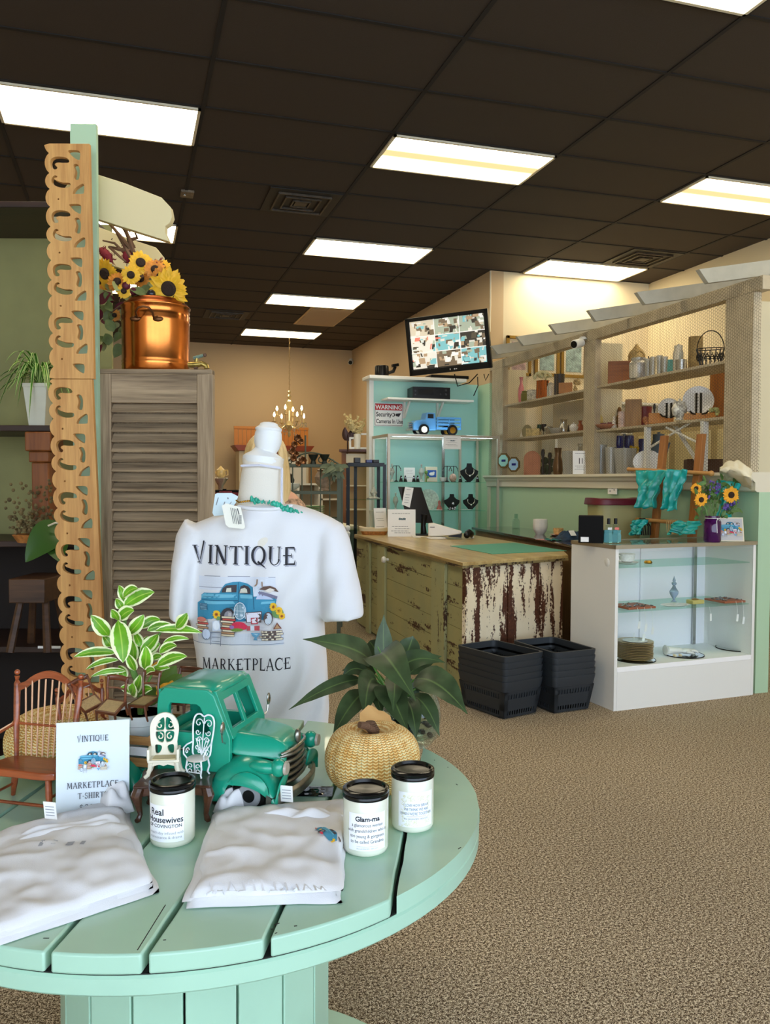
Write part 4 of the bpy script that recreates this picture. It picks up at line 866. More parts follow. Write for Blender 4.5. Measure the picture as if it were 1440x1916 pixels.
def item(name, cat, label, kind, px, wp, hp, sh, m, X=None, group=None):
    X = X or XW+.17; z = SH[sh][0]; p = xp(px, 800, X); p.z = z+.001; k = dep(p)/FPX; w__, h__ = wp*k*1.06, hp*k; f = MB()
    if kind in PR: f.lathe([(r*w__, z_*h__) for r, z_ in PR[kind]], n=20)
    elif kind == 'box': f.b3(-w__*.45, w__*.45, -w__*.42, w__*.42, 0, h__)
    elif kind == 'thin': f.b3(-w__*.5, w__*.5, -.01, .01, 0, h__)
    elif kind == 'tea': f.lathe([(r*w__*.75, z_*h__) for r, z_ in PR['jar']], n=20); f.tube([(w__*.3, 0, h__*.3), (w__*.45, 0, h__*.6), (w__*.55, 0, h__*.75)], w__*.05); f.tube([(-w__*.32, 0, h__*.2), (-w__*.5, 0, h__*.3), (-w__*.48, 0, h__*.6), (-w__*.32, 0, h__*.65)], w__*.04)
    elif kind == 'blob':
        for q_ in range(9): f.ball((R.uniform(-.35, .35)*w__, R.uniform(-.3, .3)*w__, R.uniform(.15, .8)*h__), w__*R.uniform(.12, .24), 8)
    elif kind == 'arch': f.wprism([(-w__*.5, 0), (w__*.5, 0)]+[(w__*.5*math.cos(a), h__-w__*.5+w__*.5*math.sin(a)) for a in [PI*q_/14 for q_ in range(15)]], -.02, .02)
    elif kind == 'oval': f.wprism([(w__*.5*math.cos(a), h__*.5+h__*.5*math.sin(a)) for a in [2*PI*q_/24 for q_ in range(24)]], -.012, .012)
    elif kind == 'fig': f.lathe([(0, 0), (.4*w__, 0), (.45*w__, .15*h__), (.25*w__, .45*h__), (.34*w__, .55*h__), (.1*w__, .68*h__)], n=16); f.ball((0, 0, .8*h__), (.2*w__, .2*w__, .17*h__), 12); f.tube([(-.3*w__, 0, .55*h__), (0, -.15*w__, .4*h__), (.3*w__, 0, .55*h__)], .07*w__, 6)
    o = f.build(name, m, loc=p, rz=-YAW-.25, bevel=.003 if kind in ('box', 'thin') else 0)
    return tag(o, label, cat, group)
c_amb = mat('amber', (196, 120, 50), .3); c_wood = mat('honey_wood', (186, 124, 60), .5, var=.2); c_dk = mat('dark_item', (30, 26, 28), .4); c_wh = mat('off_white', (232, 226, 210), .4); c_red = mat('deep_red', (120, 20, 28), .4); c_blue = mat('cobalt', (24, 34, 110), .25); c_pink = mat('pink_glass', (214, 130, 140), .2); c_grn = mat('bottle_green', (30, 70, 44), .3); c_yel = mat('yellow_item', (216, 196, 110), .4); c_terra = mat('terracotta_pink', (200, 136, 104), .7, var=.1); c_sil = mat('silver_item', (200, 196, 186), .25, .8); c_cop = mat('copper', (216, 124, 62), .22, 1); c_bl2 = mat('slate_blue', (70, 92, 110), .4)
I = item
I('vase', 'vase', 'tall pink glass vase on the top shelf of the far bay', 'vase', 974, 11, 50, 1, c_pink); I('pot', 'pot', 'squat moss green pot under the pink vase on the top shelf', 'jar', 981, 14, 20, 1, mat('moss', (120, 118, 50), .6), XW+.08)
I('box', 'box', 'small dark green box on the top shelf beside the dice patterned box', 'box', 987, 12, 20, 1, c_grn, XW+.28); I('box', 'box', 'cream box with dark spots on the top shelf', 'box', 995, 20, 19, 1, mat('spotted', (222, 214, 190), .5, var=.5, vscale=50), XW+.09)
t = T('flower_pot', 'ribbed copper pot holding a mound of cream hydrangeas', 'flower pot', Vector((0, 0, 0))); p = xp(1014, 800, XW+.15); p.z = SH[1][0]; t.location = p; k = dep(p)/FPX
f = MB(); pr = [(10*k, 0), (12*k, 4*k), (11*k, 33*k), (12*k, 35*k), (10*k, 35*k), (9*k, 5*k), (0, 4*k)]; f.lathe(pr, n=48); f.v = [(x*(1+.05*math.cos(12*math.atan2(y, x))), y*(1+.05*math.cos(12*math.atan2(y, x))), z) for x, y, z in f.v]; f.build('pot', c_cop, t)
f = MB(); 
for q_ in range(90): a, b = R.uniform(0, 2*PI), R.uniform(0, .5*PI); f.ball((18*k*math.cos(a)*math.cos(b), 15*k*math.sin(a)*math.cos(b), 40*k+11*k*math.sin(b)), 2.6*k, 6)
f.build('blossoms', mat('hydrangea', (232, 228, 184), .7), t)
I('jar', 'jar', 'clear glass jar right of the copper flower pot', 'jar', 1029, 13, 27, 1, M_cry, XW+.1); I('vase', 'vase', 'tall black trumpet vase on the top shelf', 'tumbler', 1045, 19, 45, 1, c_dk, XW+.25); I('candlestick', 'candlestick', 'black pillar right of the clear glass jar', 'drum', 1038, 5, 40, 1, c_dk, XW+.08)
I('box', 'box', 'honey wood box on the top shelf left of the wide post', 'box', 1057, 26, 20, 1, c_wood, XW+.1); I('wreath', 'ornament', 'round pale wreath ornament above a pumpkin by the wide post', 'blob', 1081, 19, 36, 1, mat('pale_wreath', (214, 190, 140), .7, var=.5, vscale=30), XW+.16)
I('figurine', 'figurine', 'tiny white figurine at the left end of the middle shelf', 'cone', 975, 10, 14, 2, c_wh); I('plate', 'plate', 'round gold rimmed dark plate with ribbons on the middle shelf', 'oval', 986, 18, 28, 2, mat('olive_plate', (150, 140, 90), .4), XW+.3); I('box', 'box', 'white lidded box with yellow flowers on the middle shelf', 'box', 997, 26, 15, 2, mat('flower_box', (216, 190, 120), .5, var=.4, vscale=40), XW+.1)
I('goblet', 'goblet', 'dark green goblet on the middle shelf', 'goblet', 1009, 9, 25, 2, c_grn, XW+.25); I('goblet', 'goblet', 'black goblet beside the dark green one', 'goblet', 1017, 10, 25, 2, c_dk, XW+.25); I('bowl', 'bowl', 'amber and silver bowl in the middle of the middle shelf', 'bowl', 1026, 16, 16, 2, c_sil, XW+.12); I('dish', 'dish', 'long low cut crystal dish on the middle shelf', 'bowl', 1040, 26, 12, 2, M_cry, XW+.1)
I('pitcher', 'pitcher', 'shiny silver pitcher on the middle shelf', 'pitcher', 1054, 18, 28, 2, c_sil, XW+.17); I('ornament', 'ornament', 'small black ornament right of the silver pitcher', 'cone', 1063, 7, 16, 2, c_dk, XW+.12); I('sugar_bowl', 'bowl', 'white ceramic house shaped sugar bowl on the middle shelf', 'urn', 1073, 16, 19, 2, china, XW+.1); I('vase', 'vase', 'rust coloured vase at the right end of the far middle shelf', 'vase', 1085, 12, 24, 2, mat('rust', (160, 80, 40), .5), XW+.22)
def clockp(px, py_, lab, mm):
    p = xp(px, py_, XW-.05); t = T('wall_plaque', lab, 'plaque', p, -PI/2+.5, None); k = dep(p)/FPX; f = MB(); pts = [(13*k*math.cos(PI/8+PI/4*i)*1.1, 15*k*math.sin(PI/8+PI/4*i)) for i in range(8)]; f.wprism(pts, -.006, .006); f.build('frame', mat('brass_dark', (110, 90, 50), .4, .6), t)
    f = MB(); f.wprism([(x*.78, z*.78) for x, z in pts], -.009, -.004); f.build('picture', mm, t); f = MB(); f.b3(-.02, .03, -.011, -.009, -.01, .012); f.build('motif', c_blue, t)
clockp(942, 862, 'eight sided aqua picture plaque hanging at the far left of the wire', mat('aqua_pic', (150, 210, 206), .3)); clockp(961, 869, 'eight sided blue and white picture plaque, right of the aqua one', mat('bluewhite_pic', (150, 190, 220), .3))
I('arched_plaque', 'plaque', 'terracotta pink arched plaque standing on the ledge', 'arch', 996, 29, 45, 3, c_terra, XW+.12)
I('candlestick', 'candlestick', 'dark tall candlestick with a glass ball right of the pink arch', 'candle', 1016, 12, 48, 3, c_dk); I('candlestick', 'candlestick', 'dark candlestick with a white candle cup', 'candle', 1029, 13, 42, 3, c_dk, XW+.22); I('vase', 'vase', 'bronze and silver vase with a twisted handle on the ledge', 'pitcher', 1044, 18, 50, 3, mat('bronze', (120, 90, 60), .3, .7), XW+.12)
I('crystal_vase', 'vase', 'wide cut crystal vase on the ledge left of the propped notice', 'tumbler', 1064, 24, 44, 3, M_cry, XW+.15); I('crystal_decanter', 'decanter', 'crystal decanter on the ledge behind the propped notice', 'bottle', 1086, 20, 58, 3, M_cry, XW+.26)
I('ornament', 'ornament', 'small red rose ornament at the back under the far bay shelf', 'blob', 1000, 18, 20, 3, mat('rose', (150, 70, 50), .6), XW+.3); I('leafy_plant', 'plant', 'dark leafy greenery behind the pink arch', 'blob', 1030, 34, 38, 3, mat('dark_leaf_mass', (50, 66, 44), .7), XW+.29)
p = xp(1086, 884, XW-.04); p.z = 1.3955; k = dep(p)/FPX; t = sign('propped_notice', 'white notice card with a fork and knife emblem standing on the ledge trim', p, -YAW-.1, 28*k*1.05, 44*k, (.88, .34, .26, .2), .08, False); f = MB()
for x in (-.012, .012): f.b3(x-.003, x+.003, -.001, 0, .09, .14)
f.build('emblem', M_ink, t)
# near bay, top shelf
I('box', 'box', 'tan woven box at the left end of the near top shelf', 'box', 1117, 18, 22, 1, mat('tan_box', (190, 168, 130), .7), XW+.25); I('book', 'book', 'tall dark binder standing behind the wide post', 'thin', 1123, 14, 52, 1, c_dk, XW+.34)
I('wooden_crate', 'crate', 'square brown wooden box on the near top shelf', 'box', 1158, 46, 42, 1, wood('crate_wood', (170, 104, 50), (112, 58, 24), 'x', 8)); 
# stone bust
p = xp(1190, 700, XW+.28); p.z = SH[1][0]+.001; k = dep(p)/FPX; t = T('statue_bust', 'pale carved statue head with tight curls and a topknot on the top shelf', 'statue', p, -YAW-.2); mst = mat('stone_gold', (206, 176, 116), .6, var=.25, vscale=40)
f = MB(); f.ball((0, 0, 62*k*.78), (13.5*k, 14*k, 17*k), 24); f.lathe([(8*k, 14*k), (7*k, 24*k), (8*k, 34*k)], n=16); f.lathe([(12*k, 0), (17*k, 4*k), (14*k, 14*k), (7*k, 18*k)], n=24); f.ball((0, -14*k, 46*k), (2.5*k, 3*k, 5*k), 10); f.ball((-13.5*k, 0, 45*k), (2*k, 3*k, 7*k), 8); f.ball((13.5*k, 0, 45*k), (2*k, 3*k, 7*k), 8); f.ball((0, -12.5*k, 38.5*k), (4*k, 2.4*k, 1.3*k), 10)
for x in (-5, 5): f.ball((x*k, -12.2*k, 50*k), (3.2*k, 2*k, 1*k), 8)
f.build('head', mst, t); f = MB()
for q_ in range(130):
    a = q_*2.39996; v = q_/130; zc_ = .18+.82*v; r_ = math.sqrt(max(0, 1-zc_**2)); x, y = r_*math.cos(a), r_*math.sin(a)
    if y < -.45 and zc_ < .62: continue
    f.ball((14.5*k*x, 15*k*y, 48.5*k+18*k*zc_), 2.1*k, 6)
for q_ in range(24): a = q_*2.4; v = q_/24; f.ball((6*k*(1-v)*math.cos(a), 6*k*(1-v)*math.sin(a), 66*k+9*k*v), 1.8*k, 6)
f.build('curls', mst, t)
I('crystal_jar', 'jar', 'large round cut crystal jar in front of the statue head', 'jar', 1192, 32, 40, 1, M_cry, XW+.06); 
for q_, (px_, h__) in enumerate(((1210, 34), (1219, 36), (1231, 36), (1241, 32))): I('tumbler', 'glass', 'clear tall tumbler in the row right of the statue head', 'tumbler', px_, 11, h__, 1, M_cry, XW+.08, 'row of clear tumblers')
I('bell', 'bell', 'small black cone ornament behind the clear tumblers', 'cone', 1211, 14, 50, 1, c_dk, XW+.3); I('fish_dish', 'dish', 'turquoise long dish standing behind the clear tumblers', 'thin', 1247, 24, 34, 1, mat('turquoise_dish', (100, 180, 186), .4), XW+.25)
I('lantern', 'lantern', 'clear glass lantern with a black collar and silver cap', 'jar', 1266, 18, 54, 1, M_cry, XW+.15); I('collar', 'ornament', 'round silver stand left of the black metal basket', 'drum', 1272, 20, 20, 1, c_sil, XW+.08)
# branches / barrel and iron basket
I('log', 'ornament', 'upright birch log ornament on the near top shelf', 'drum', 1298, 24, 68, 1, mat('birch', (176, 150, 100), .8, var=.4, vscale=20), XW+.28)
p = xp(1328, 690, XW+.12); p.z = SH[1][0]+.001; k = dep(p)/FPX; t = T('iron_basket', 'black scrolled iron basket with a tall hoop handle at the right of the top shelf', 'basket', p, -YAW-.3)
f = MB(); f.tube([(24*k*math.cos(a), 0, 30*k+36*k*math.sin(a)) for a in [PI*q_/16 for q_ in range(17)]], 1*k, 6); f.build('handle', M_black, t); f = MB()
for z, r_ in ((2, 18), (16, 22), (32, 25)): f.tube([(r_*k*math.cos(2*PI*q_/24), r_*k*.6*math.sin(2*PI*q_/24), z*k) for q_ in range(24)], .9*k, 5, True)
for q_ in range(16):
    a = 2*PI*q_/16; c_, s__ = math.cos(a), math.sin(a); f.tube([(18*k*c_, 11*k*s__, 2*k), (25*k*c_, 15*k*s__, 32*k)], .7*k, 5); f.tube([((21+3.5*math.cos(b))*k*math.cos(a+.16*math.sin(b)), (12.5+2*math.cos(b))*k*math.sin(a+.16*math.sin(b)), (17+7*math.sin(b))*k) for b in [2*PI*j/10 for j in range(10)]], .7*k, 4, True)
f.build('scrolled_body', M_black, t)
# near bay, middle shelf
I('vase', 'vase', 'pale yellow patterned vase at the left of the near middle shelf', 'vase', 1119, 17, 40, 2, c_yel, XW+.12); I('candlestick', 'candlestick', 'dark iron holder behind the pale yellow vase', 'candle', 1122, 10, 52, 2, c_dk, XW+.28); I('dish', 'dish', 'terracotta flowered dish under the red boxes', 'bowl', 1134, 38, 8, 2, c_terra, XW+.07); I('candle', 'candle', 'deep red square candle, left of the penguin figurine', 'box', 1128, 12, 13, 2, c_red, XW+.14); I('candle', 'candle', 'deep red square candle nearest the penguin figurine', 'box', 1140, 9, 13, 2, c_red, XW+.14); I('penguin_figurine', 'figurine', 'black and white penguin figurine beside the red candles', 'fig', 1148, 11, 24, 2, mat('black_white', (226, 222, 214), .4), XW+.1)
I('teddy_bear', 'figurine', 'brown bear figurine at the back of the near middle shelf', 'fig', 1158, 18, 46, 2, mat('bear_brown', (120, 84, 40), .8), XW+.32); I('glass_vase', 'vase', 'tall white and pink striped glass on the middle shelf', 'drum', 1163, 13, 30, 2, mat('striped', (222, 196, 186), .4, var=.3, vscale=20), XW+.12); I('wooden_clock', 'clock', 'brown wooden mantel ornament with a white flower', 'thin', 1184, 28, 52, 2, wood('clock_wood', (176, 136, 84), (132, 94, 50), 'z', 12), XW+.16)
I('flower_pot', 'pot', 'dark red flared pot on the near middle shelf', 'tumbler', 1204, 27, 40, 2, c_red, XW+.33); I('figurine', 'figurine', 'group of small autumn coloured figurines right of the dark red pot', 'blob', 1216, 26, 20, 2, mat('autumn_fig', (180, 120, 80), .5, var=.5, vscale=40), XW+.25); I('pepper_mill', 'mill', 'black pointed pepper mill behind the figurines', 'candle', 1223, 8, 44, 2, c_dk, XW+.33)
c_box = mat('orange_wood_box', (206, 140, 62), .5, var=.1)
I('wooden_box', 'box', 'flat honey coloured wooden box under the left white plate', 'thin', 1236, 42, 20, 2, c_box, XW+.12); I('wooden_box', 'box', 'long honey coloured wooden box under the right white plate', 'thin', 1308, 52, 12, 2, c_box, XW+.12)
def plate_st(px, r, lab, z0):
    p = xp(px, 740, XW+.13); p.z = SH[2][0]+z0; k = dep(p)/FPX; t = T('display_plate', lab, 'plate', p, -YAW-.25, tilt=(PI/2-.15, 0)); f = MB(); n = 48; f.lathe([(0, .004), (r*k*.6, .002), (r*k, .014), (r*k, .018), (r*k*.6, .006), (0, .008)], (0, r*k, 0), n); f.build('plate', china, t)
    t2 = T('plate_stand', 'black wooden easel stand holding the '+lab.split(' propped')[0], 'plate stand', p, -YAW-.25); f = MB()
    for x in (-4, 4): f.tube([(x*k, -.03, 0), (x*k, -.02, r*1.5*k)], 2.2*k, 6); f.tube([(x*k, -.03, .01), (x*k*3, -.07, .012), (x*k*4, -.06, .03)], 1.6*k, 6)
    f.build('easel', M_black, t2)
plate_st(1251, 19, 'smaller round white plate propped on a black stand on the middle shelf', .035); plate_st(1306, 28, 'large scalloped white platter propped on a black stand on the middle shelf', .03)
I('skull', 'ornament', 'white painted skull ornament with black leaves between the two plates', 'urn', 1270, 27, 40, 2, mat('white_black_leaf', (220, 216, 204), .4, var=.7, vscale=26), XW+.02); I('green_figurine', 'figurine', 'pale green cottage figurine at the right end of the middle shelf', 'blob', 1337, 22, 24, 2, mat('palegreen_fig', (184, 190, 130), .5, var=.3, vscale=40), XW+.1)
# near bay, ledge
for q_, (px_, wd_, h__) in enumerate(((1124, 22, 55), (1143, 20, 50))): I('crystal_vase', 'vase', ('wide cut crystal vase just right of the middle post', 'second cut crystal vase right of the middle post')[q_], 'tumbler', px_, wd_, h__, 3, M_cry, XW+.12)
I('glass_bowl', 'bowl', 'big silver rimmed glass bowl on the near ledge', 'tumbler', 1170, 40, 48, 3, M_cry, XW+.2); t = I('oval_platter', 'platter', 'large white oval platter leaning on the near ledge', 'oval', 1212, 50, 44, 3, china, XW+.12)
for q_, (px_, lab) in enumerate(((1158, 'cobalt blue goblet, left of the pair behind the crystal vases'), (1176, 'cobalt blue goblet, right of the pair behind the crystal vases'))): I('goblet', 'goblet', lab, 'goblet', px_, 20, 72, 3, c_blue, XW+.34)
I('bottle', 'bottle', 'grey glass bottle between the two cobalt goblets', 'bottle', 1168, 9, 76, 3, mat('grey_glass', (130, 140, 150), .2), XW+.3); I('bowl', 'bowl', 'small cobalt blue bowl behind the yellow ornament', 'bowl', 1203, 16, 66, 3, c_blue, XW+.36); I('ornament', 'ornament', 'bright yellow glass grape ornament above the oval platter', 'blob', 1187, 22, 66, 3, mat('bright_yellow', (226, 190, 30), .3), XW+.3); I('teapot', 'teapot', 'slate blue teapot clock behind the left ladder post', 'tea', 1232, 34, 78, 3, c_bl2, XW+.34)
I('wicker_tray', 'basket', 'dark wicker basket with a red cloth behind the right ladder post', 'box', 1318, 70, 26, 3, mat('dark_wicker', (70, 44, 30), .8, bump=.6, bscale=100), XW+.3)
# back cabinet behind the near bay and framed pictures on the alcove wall
t = T('wall_cabinet', 'brown hanging wooden board with a small handle behind the white platter', 'board', (XW+.6, 4.9, 1.78)); MB().b3(0, .02, 0, .62, 0, .48).build('board', wood('orange_board', (196, 126, 54), (160, 92, 36), 'z', 8), t); MB().tube([(-.02, .25, .44), (-.03, .3, .44), (-.03, .4, .44), (-.02, .42, .44)], .012, 6).build('handle', M_brown, t)
M_art = mat('garden_print', (150, 172, 168), .6, var=.5, vscale=22)
for n_, (x0, x1, y0_, y1_, mm, lab) in enumerate(((947, 994, 630, 702, mat('rose_print', (190, 160, 160), .6, var=.5, vscale=26), 'gold framed pink flower print, leftmost on the alcove wall'), (1000, 1047, 628, 703, M_art, 'gold framed green garden print, middle of three on the alcove wall'), (1049, 1098, 620, 706, M_art, 'gold framed green garden print, rightmost of three on the alcove wall'))):
    a, b = yp(x0, y1_, YC-.38), yp(x1, y0_, YC-.38); t = T('framed_picture', lab, 'picture', (a.x, YC-.36, a.z)); W3, H3 = b.x-a.x, b.z-a.z
    f = MB(); fw = .035
    for q in ((0, W3, 0, fw), (0, W3, H3-fw, H3), (0, fw, 0, H3), (W3-fw, W3, 0, H3)): f.b3(q[0], q[1], -.03, 0, q[2], q[3])
    f.build('frame', mat('antique_gold', (150, 116, 44), .4, .5), t, bevel=.004); MB().b3(fw, W3-fw, -.012, -.004, fw, H3-fw).build('mat_board', M_cream, t); MB().b3(fw+.03, W3-fw-.03, -.016, -.012, fw+.03, H3-fw-.03).build('print', mm, t)
t = T('alcove_bookcase', 'white open bookcase at the back of the alcove behind the far bay', 'bookcase', (4.35, 7.95, 0)); MB().b3(0, 1.3, .3, .32, 0, 2.2).build('back', M_cream, t); MB().b3(0, .03, 0, .3, 0, 2.2).build('side', M_white, t); MB().b3(1.27, 1.3, 0, .3, 0, 2.2).build('side', M_white, t)
for z in (1.1, 1.5, 1.85, 2.18): MB().b3(.03, 1.27, 0, .3, z, z+.025).build('shelf', M_white, t)
t = T('alcove_cabinet', 'beige shelving with paper covered panels along the alcove side wall', 'cabinet', (5.2, 5.2, 0)); MB().b3(0, .4, 0, 2.6, 0, 1.9).build('body', mat('khaki_panel', (186, 164, 116), .7, var=.2, vscale=4), t)
for q_ in range(4): MB().b3(-.01, 0, .1+q_*.62, .62+q_*.62, 1.2, 1.82).build('paper_panel', mat('paper_panel', (214, 196, 146), .7), t)
# SPOOL TABLE
TC, TR, TZ = Vector((.12, 1.54, 0)), .512, .75
M_sea = mat('seafoam_paint', (170, 208, 184), .32, bump=.12, bscale=14, var=.07, vscale=5, coat=.25)
M_crack = mat('dark_gap', (20, 18, 16), .8)
tb = T('spool_table', 'round seafoam green painted wooden spool table with dark gaps between planks', 'table', TC)
ang = rad(-113); U_ = Vector((math.cos(ang), math.sin(ang))); V_ = Vector((-U_.y, U_.x))   # V_ points to +x side
cuts = [-.512, -.31, -.165, -.02, .10, .24, .39, .512]
rj = random.Random(5)
for a, b in zip(cuts, cuts[1:]):
    n = 26; pts = []
    ga, gb = a+(.004 if a > -.5 else 0), b-(.004 if b < .5 else 0)
    for i in range(n+1):
        s_ = ga+(gb-ga)*i/n; h = math.sqrt(max(0, TR*TR-s_*s_)); pts.append((s_, h))
    left = []; 
    for i in range(1, 24): w_ = math.sqrt(max(0, TR*TR-gb*gb)); left.append((gb+.0018*noise.noise(Vector((i*.6, b*9, 0))), w_-2*w_*i/24))
    low = [(s_, -h) for s_, h in reversed(pts)]
    right = []
    for i in range(1, 24): w_ = math.sqrt(max(0, TR*TR-ga*ga)); right.append((ga+.0018*noise.noise(Vector((i*.6, a*9, 4))), -w_+2*w_*i/24))
    loop = [p for p in pts+left+low+right]
    P2 = [(V_.x*s_+U_.x*h, V_.y*s_+U_.y*h) for s_, h in loop]
    ar = sum(P2[i][0]*P2[(i+1) % len(P2)][1]-P2[(i+1) % len(P2)][0]*P2[i][1] for i in range(len(P2)))
    if ar < 0: P2.reverse()
    f = MB(); f.prism(P2, TZ-.026, TZ); f.build('top_plank', M_sea, tb, bevel=.003, smooth=50)
f = MB(); f.lathe([(0, TZ-.034), (TR-.004, TZ-.034), (TR-.004, TZ-.0265), (0, TZ-.0265)], n=96); f.build('gap_filler', M_crack, tb)
f = MB(); f.lathe([(0, TZ-.055), (TR-.004, TZ-.055), (TR, TZ-.051), (TR, TZ-.031), (TR-.003, TZ-.028), (0, TZ-.028)], n=96); f.build('lower_ring', M_sea, tb)
f = MB(); f.lathe([(0, 0), (TR, 0), (TR, .05), (0, .05)], n=96); f.build('base_disc', M_sea, tb, bevel=.004)
for k in range(18):
    a0, a1 = 2*PI*k/18+.008, 2*PI*(k+1)/18-.008; q = []
    for z in (.05, TZ-.055):
        for r, a in ((.225, a0), (.24, a0), (.24, a1), (.225, a1)): q.append((r*math.cos(a), r*math.sin(a), z))
    MB().hexa(q).build('drum_stave', M_sea, tb, bevel=.002)
MB().lathe([(.222, .05), (.222, TZ-.06)], n=40).build('drum_core', M_crack, tb)
f = MB()
for k in range(26):       # paint chips along the rim
    a = R.uniform(-2.6, .3); r = TR-.004; f.box((r*math.cos(a), r*math.sin(a), TZ-.0265), (R.uniform(.006, .03), .002, .0012), rz=a+PI/2)
    if k % 2: r = TR-R.uniform(.004, .03); f.box((r*math.cos(a), r*math.sin(a), TZ+.0002), (R.uniform(.002, .008), .0014, .0004), rz=a+PI/2+R.uniform(-.3, .3))
f.box((V_.x*.085+U_.x*.44, V_.y*.085+U_.y*.44, TZ+.0001), (.11, .0012, .0004), rz=ang+.05); f.box((V_.x*-.09+U_.x*.38, V_.y*-.09+U_.y*.38, TZ+.0001), (.12, .0008, .0004), rz=ang-.03)
f.build('paint_chips', M_crack, tb)

# DECALS
def ink(rgb): return mat('print_%d_%d_%d' % rgb, rgb, .75)
def tess(loop, mx):
    bm = bmesh.new(); vs = [bm.verts.new((x, y, 0)) for x, y in loop]
    try: bm.faces.new(vs)
    except Exception: bm.free(); return [], []
    bmesh.ops.triangulate(bm, faces=bm.faces[:])
    for _ in range(5):
        es = [e for e in bm.edges if e.calc_length() > mx]
        if not es: break
        bmesh.ops.subdivide_edges(bm, edges=es, cuts=1); bmesh.ops.triangulate(bm, faces=bm.faces[:])
    bm.verts.index_update(); o = [v.co.copy() for v in bm.verts], [tuple(v.index for v in f_.verts) for f_ in bm.faces]; bm.free(); return o
def circ(x, y, rx, ry=None, n=18): ry = ry or rx; return [(x+rx*math.cos(2*PI*i/n), y+ry*math.sin(2*PI*i/n)) for i in range(n)]
def line_(pts, w_): 
    out = []
    for (x0, y0), (x1, y1) in zip(pts, pts[1:]):
        d = math.hypot(x1-x0, y1-y0) or 1; nx, ny = -(y1-y0)/d*w_/2, (x1-x0)/d*w_/2; out.append([(x0+nx, y0+ny), (x0-nx, y0-ny), (x1-nx, y1-ny), (x1+nx, y1+ny)])
    return out
SHP = []
def S(c, *loops): SHP.extend((c, l) for l in loops)
G_ = (150, 152, 166); OUT = (92, 74, 70); TEAL = (58, 140, 172)
S((216, 219, 228), [(120, 480), (1060, 480), (1060, 640), (130, 640)]); S(G_, *line_([(200, 475), (410, 472)], 7), *line_([(500, 472), (760, 478)], 8), *line_([(980, 482), (1060, 486)], 6), *line_([(130, 608), (430, 606)], 7), *line_([(800, 630), (870, 625)], 7))
S((212, 216, 226), [(110, 1150), (1160, 1150), (1150, 1290), (110, 1280)]); S((128, 140, 160), *line_([(0, 1283), (300, 1280), (800, 1284), (1160, 1270)], 7), *line_([(118, 800), (118, 1200)], 4))
S(TEAL, [(110, 800), (160, 765), (165, 700), (200, 675), (400, 668), (430, 610), (470, 562), (560, 538), (640, 536), (735, 560), (785, 592), (800, 650), (806, 720), (830, 742), (1072, 750), (1065, 800), (1010, 980), (700, 1000), (420, 1000), (400, 930), (350, 890), (300, 985), (112, 985)])
S((112, 184, 208), [(172, 700), (210, 682), (612, 690), (620, 724), (162, 738)], [(640, 690), (796, 690), (798, 730), (650, 730)], [(200, 770), (560, 768), (590, 800), (220, 806)], [(890, 800), (900, 772), (1050, 768), (1058, 800)])
S((36, 100, 130), *line_([(165, 758), (620, 760)], 9), *line_([(622, 540), (626, 900)], 8), *line_([(808, 700), (815, 860)], 10), *line_([(430, 900), (480, 850), (560, 842), (620, 880)], 12), *line_([(180, 720), (400, 716)], 5))
S((30, 92, 122), [(138, 800), (242, 798), (252, 872), (150, 882)]); S((176, 214, 224), *[l for k in range(5) for l in line_([(146+2*k, 812+15*k), (240, 810+15*k)], 4)])
S((66, 58, 62), [(425, 662), (442, 612), (485, 578), (606, 572), (600, 662)], [(632, 672), (650, 592), (690, 575), (742, 590), (770, 622), (774, 676)]); S((214, 212, 196), [(478, 657), (488, 612), (540, 606), (542, 657)], [(640, 668), (652, 622), (700, 606), (728, 626), (736, 664)])
S((62, 58, 64), circ(500, 965, 98, 118)); S((150, 148, 156), circ(510, 940, 56, 60)); S((196, 190, 190), circ(512, 930, 34))
S((150, 120, 96), *line_([(850, 505), (848, 560), (820, 590)], 16), *line_([(908, 532), (912, 590)], 14)); S((206, 214, 226), [(800, 590), (870, 580), (880, 700), (812, 705)])
S((96, 70, 58), [(880, 622), (920, 590), (1000, 582), (1060, 610), (1098, 662), (1020, 640), (940, 632)]); S((224, 214, 204), [(930, 640), (1000, 610), (1056, 634), (1000, 668)]); S((120, 116, 140), [(862, 655), (900, 645), (1085, 712), (1076, 742), (1000, 724), (880, 690)]); S((186, 196, 222), [(840, 735), (866, 668), (1000, 722), (1040, 750)])
def sunf(x, y, r): S((240, 190, 40), [(x+(r if i % 2 else r*.7)*math.cos(2*PI*i/24), y+(r if i % 2 else r*.7)*math.sin(2*PI*i/24)) for i in range(24)]); S((190, 104, 30), circ(x, y, r*.42)); S((120, 70, 30), circ(x, y, r*.2))
S((110, 150, 90), circ(1090, 900, 70, 60)); sunf(1035, 832, 48); sunf(1106, 876, 46); sunf(1140, 940, 40); S((110, 150, 90), circ(380, 965, 30)); sunf(362, 925, 50)
for x0, x1, ys in ((112, 250, range(1000, 1150, 26)), (428, 590, range(945, 1165, 26)), (905, 1140, range(1110, 1230, 30))):
    for j, y in enumerate(ys): dx = 14*math.sin(j*2.3); S(OUT, [(x0+dx-5, y-4), (x1+dx+5, y-4), (x1+dx+5, y+22), (x0+dx-5, y+22)]); S([(236, 222, 190), (206, 84, 74), (238, 226, 200), (196, 150, 110)][j % 4 if x0 < 900 else 2], [(x0+dx, y), (x1+dx, y), (x1+dx, y+18), (x0+dx, y+18)])
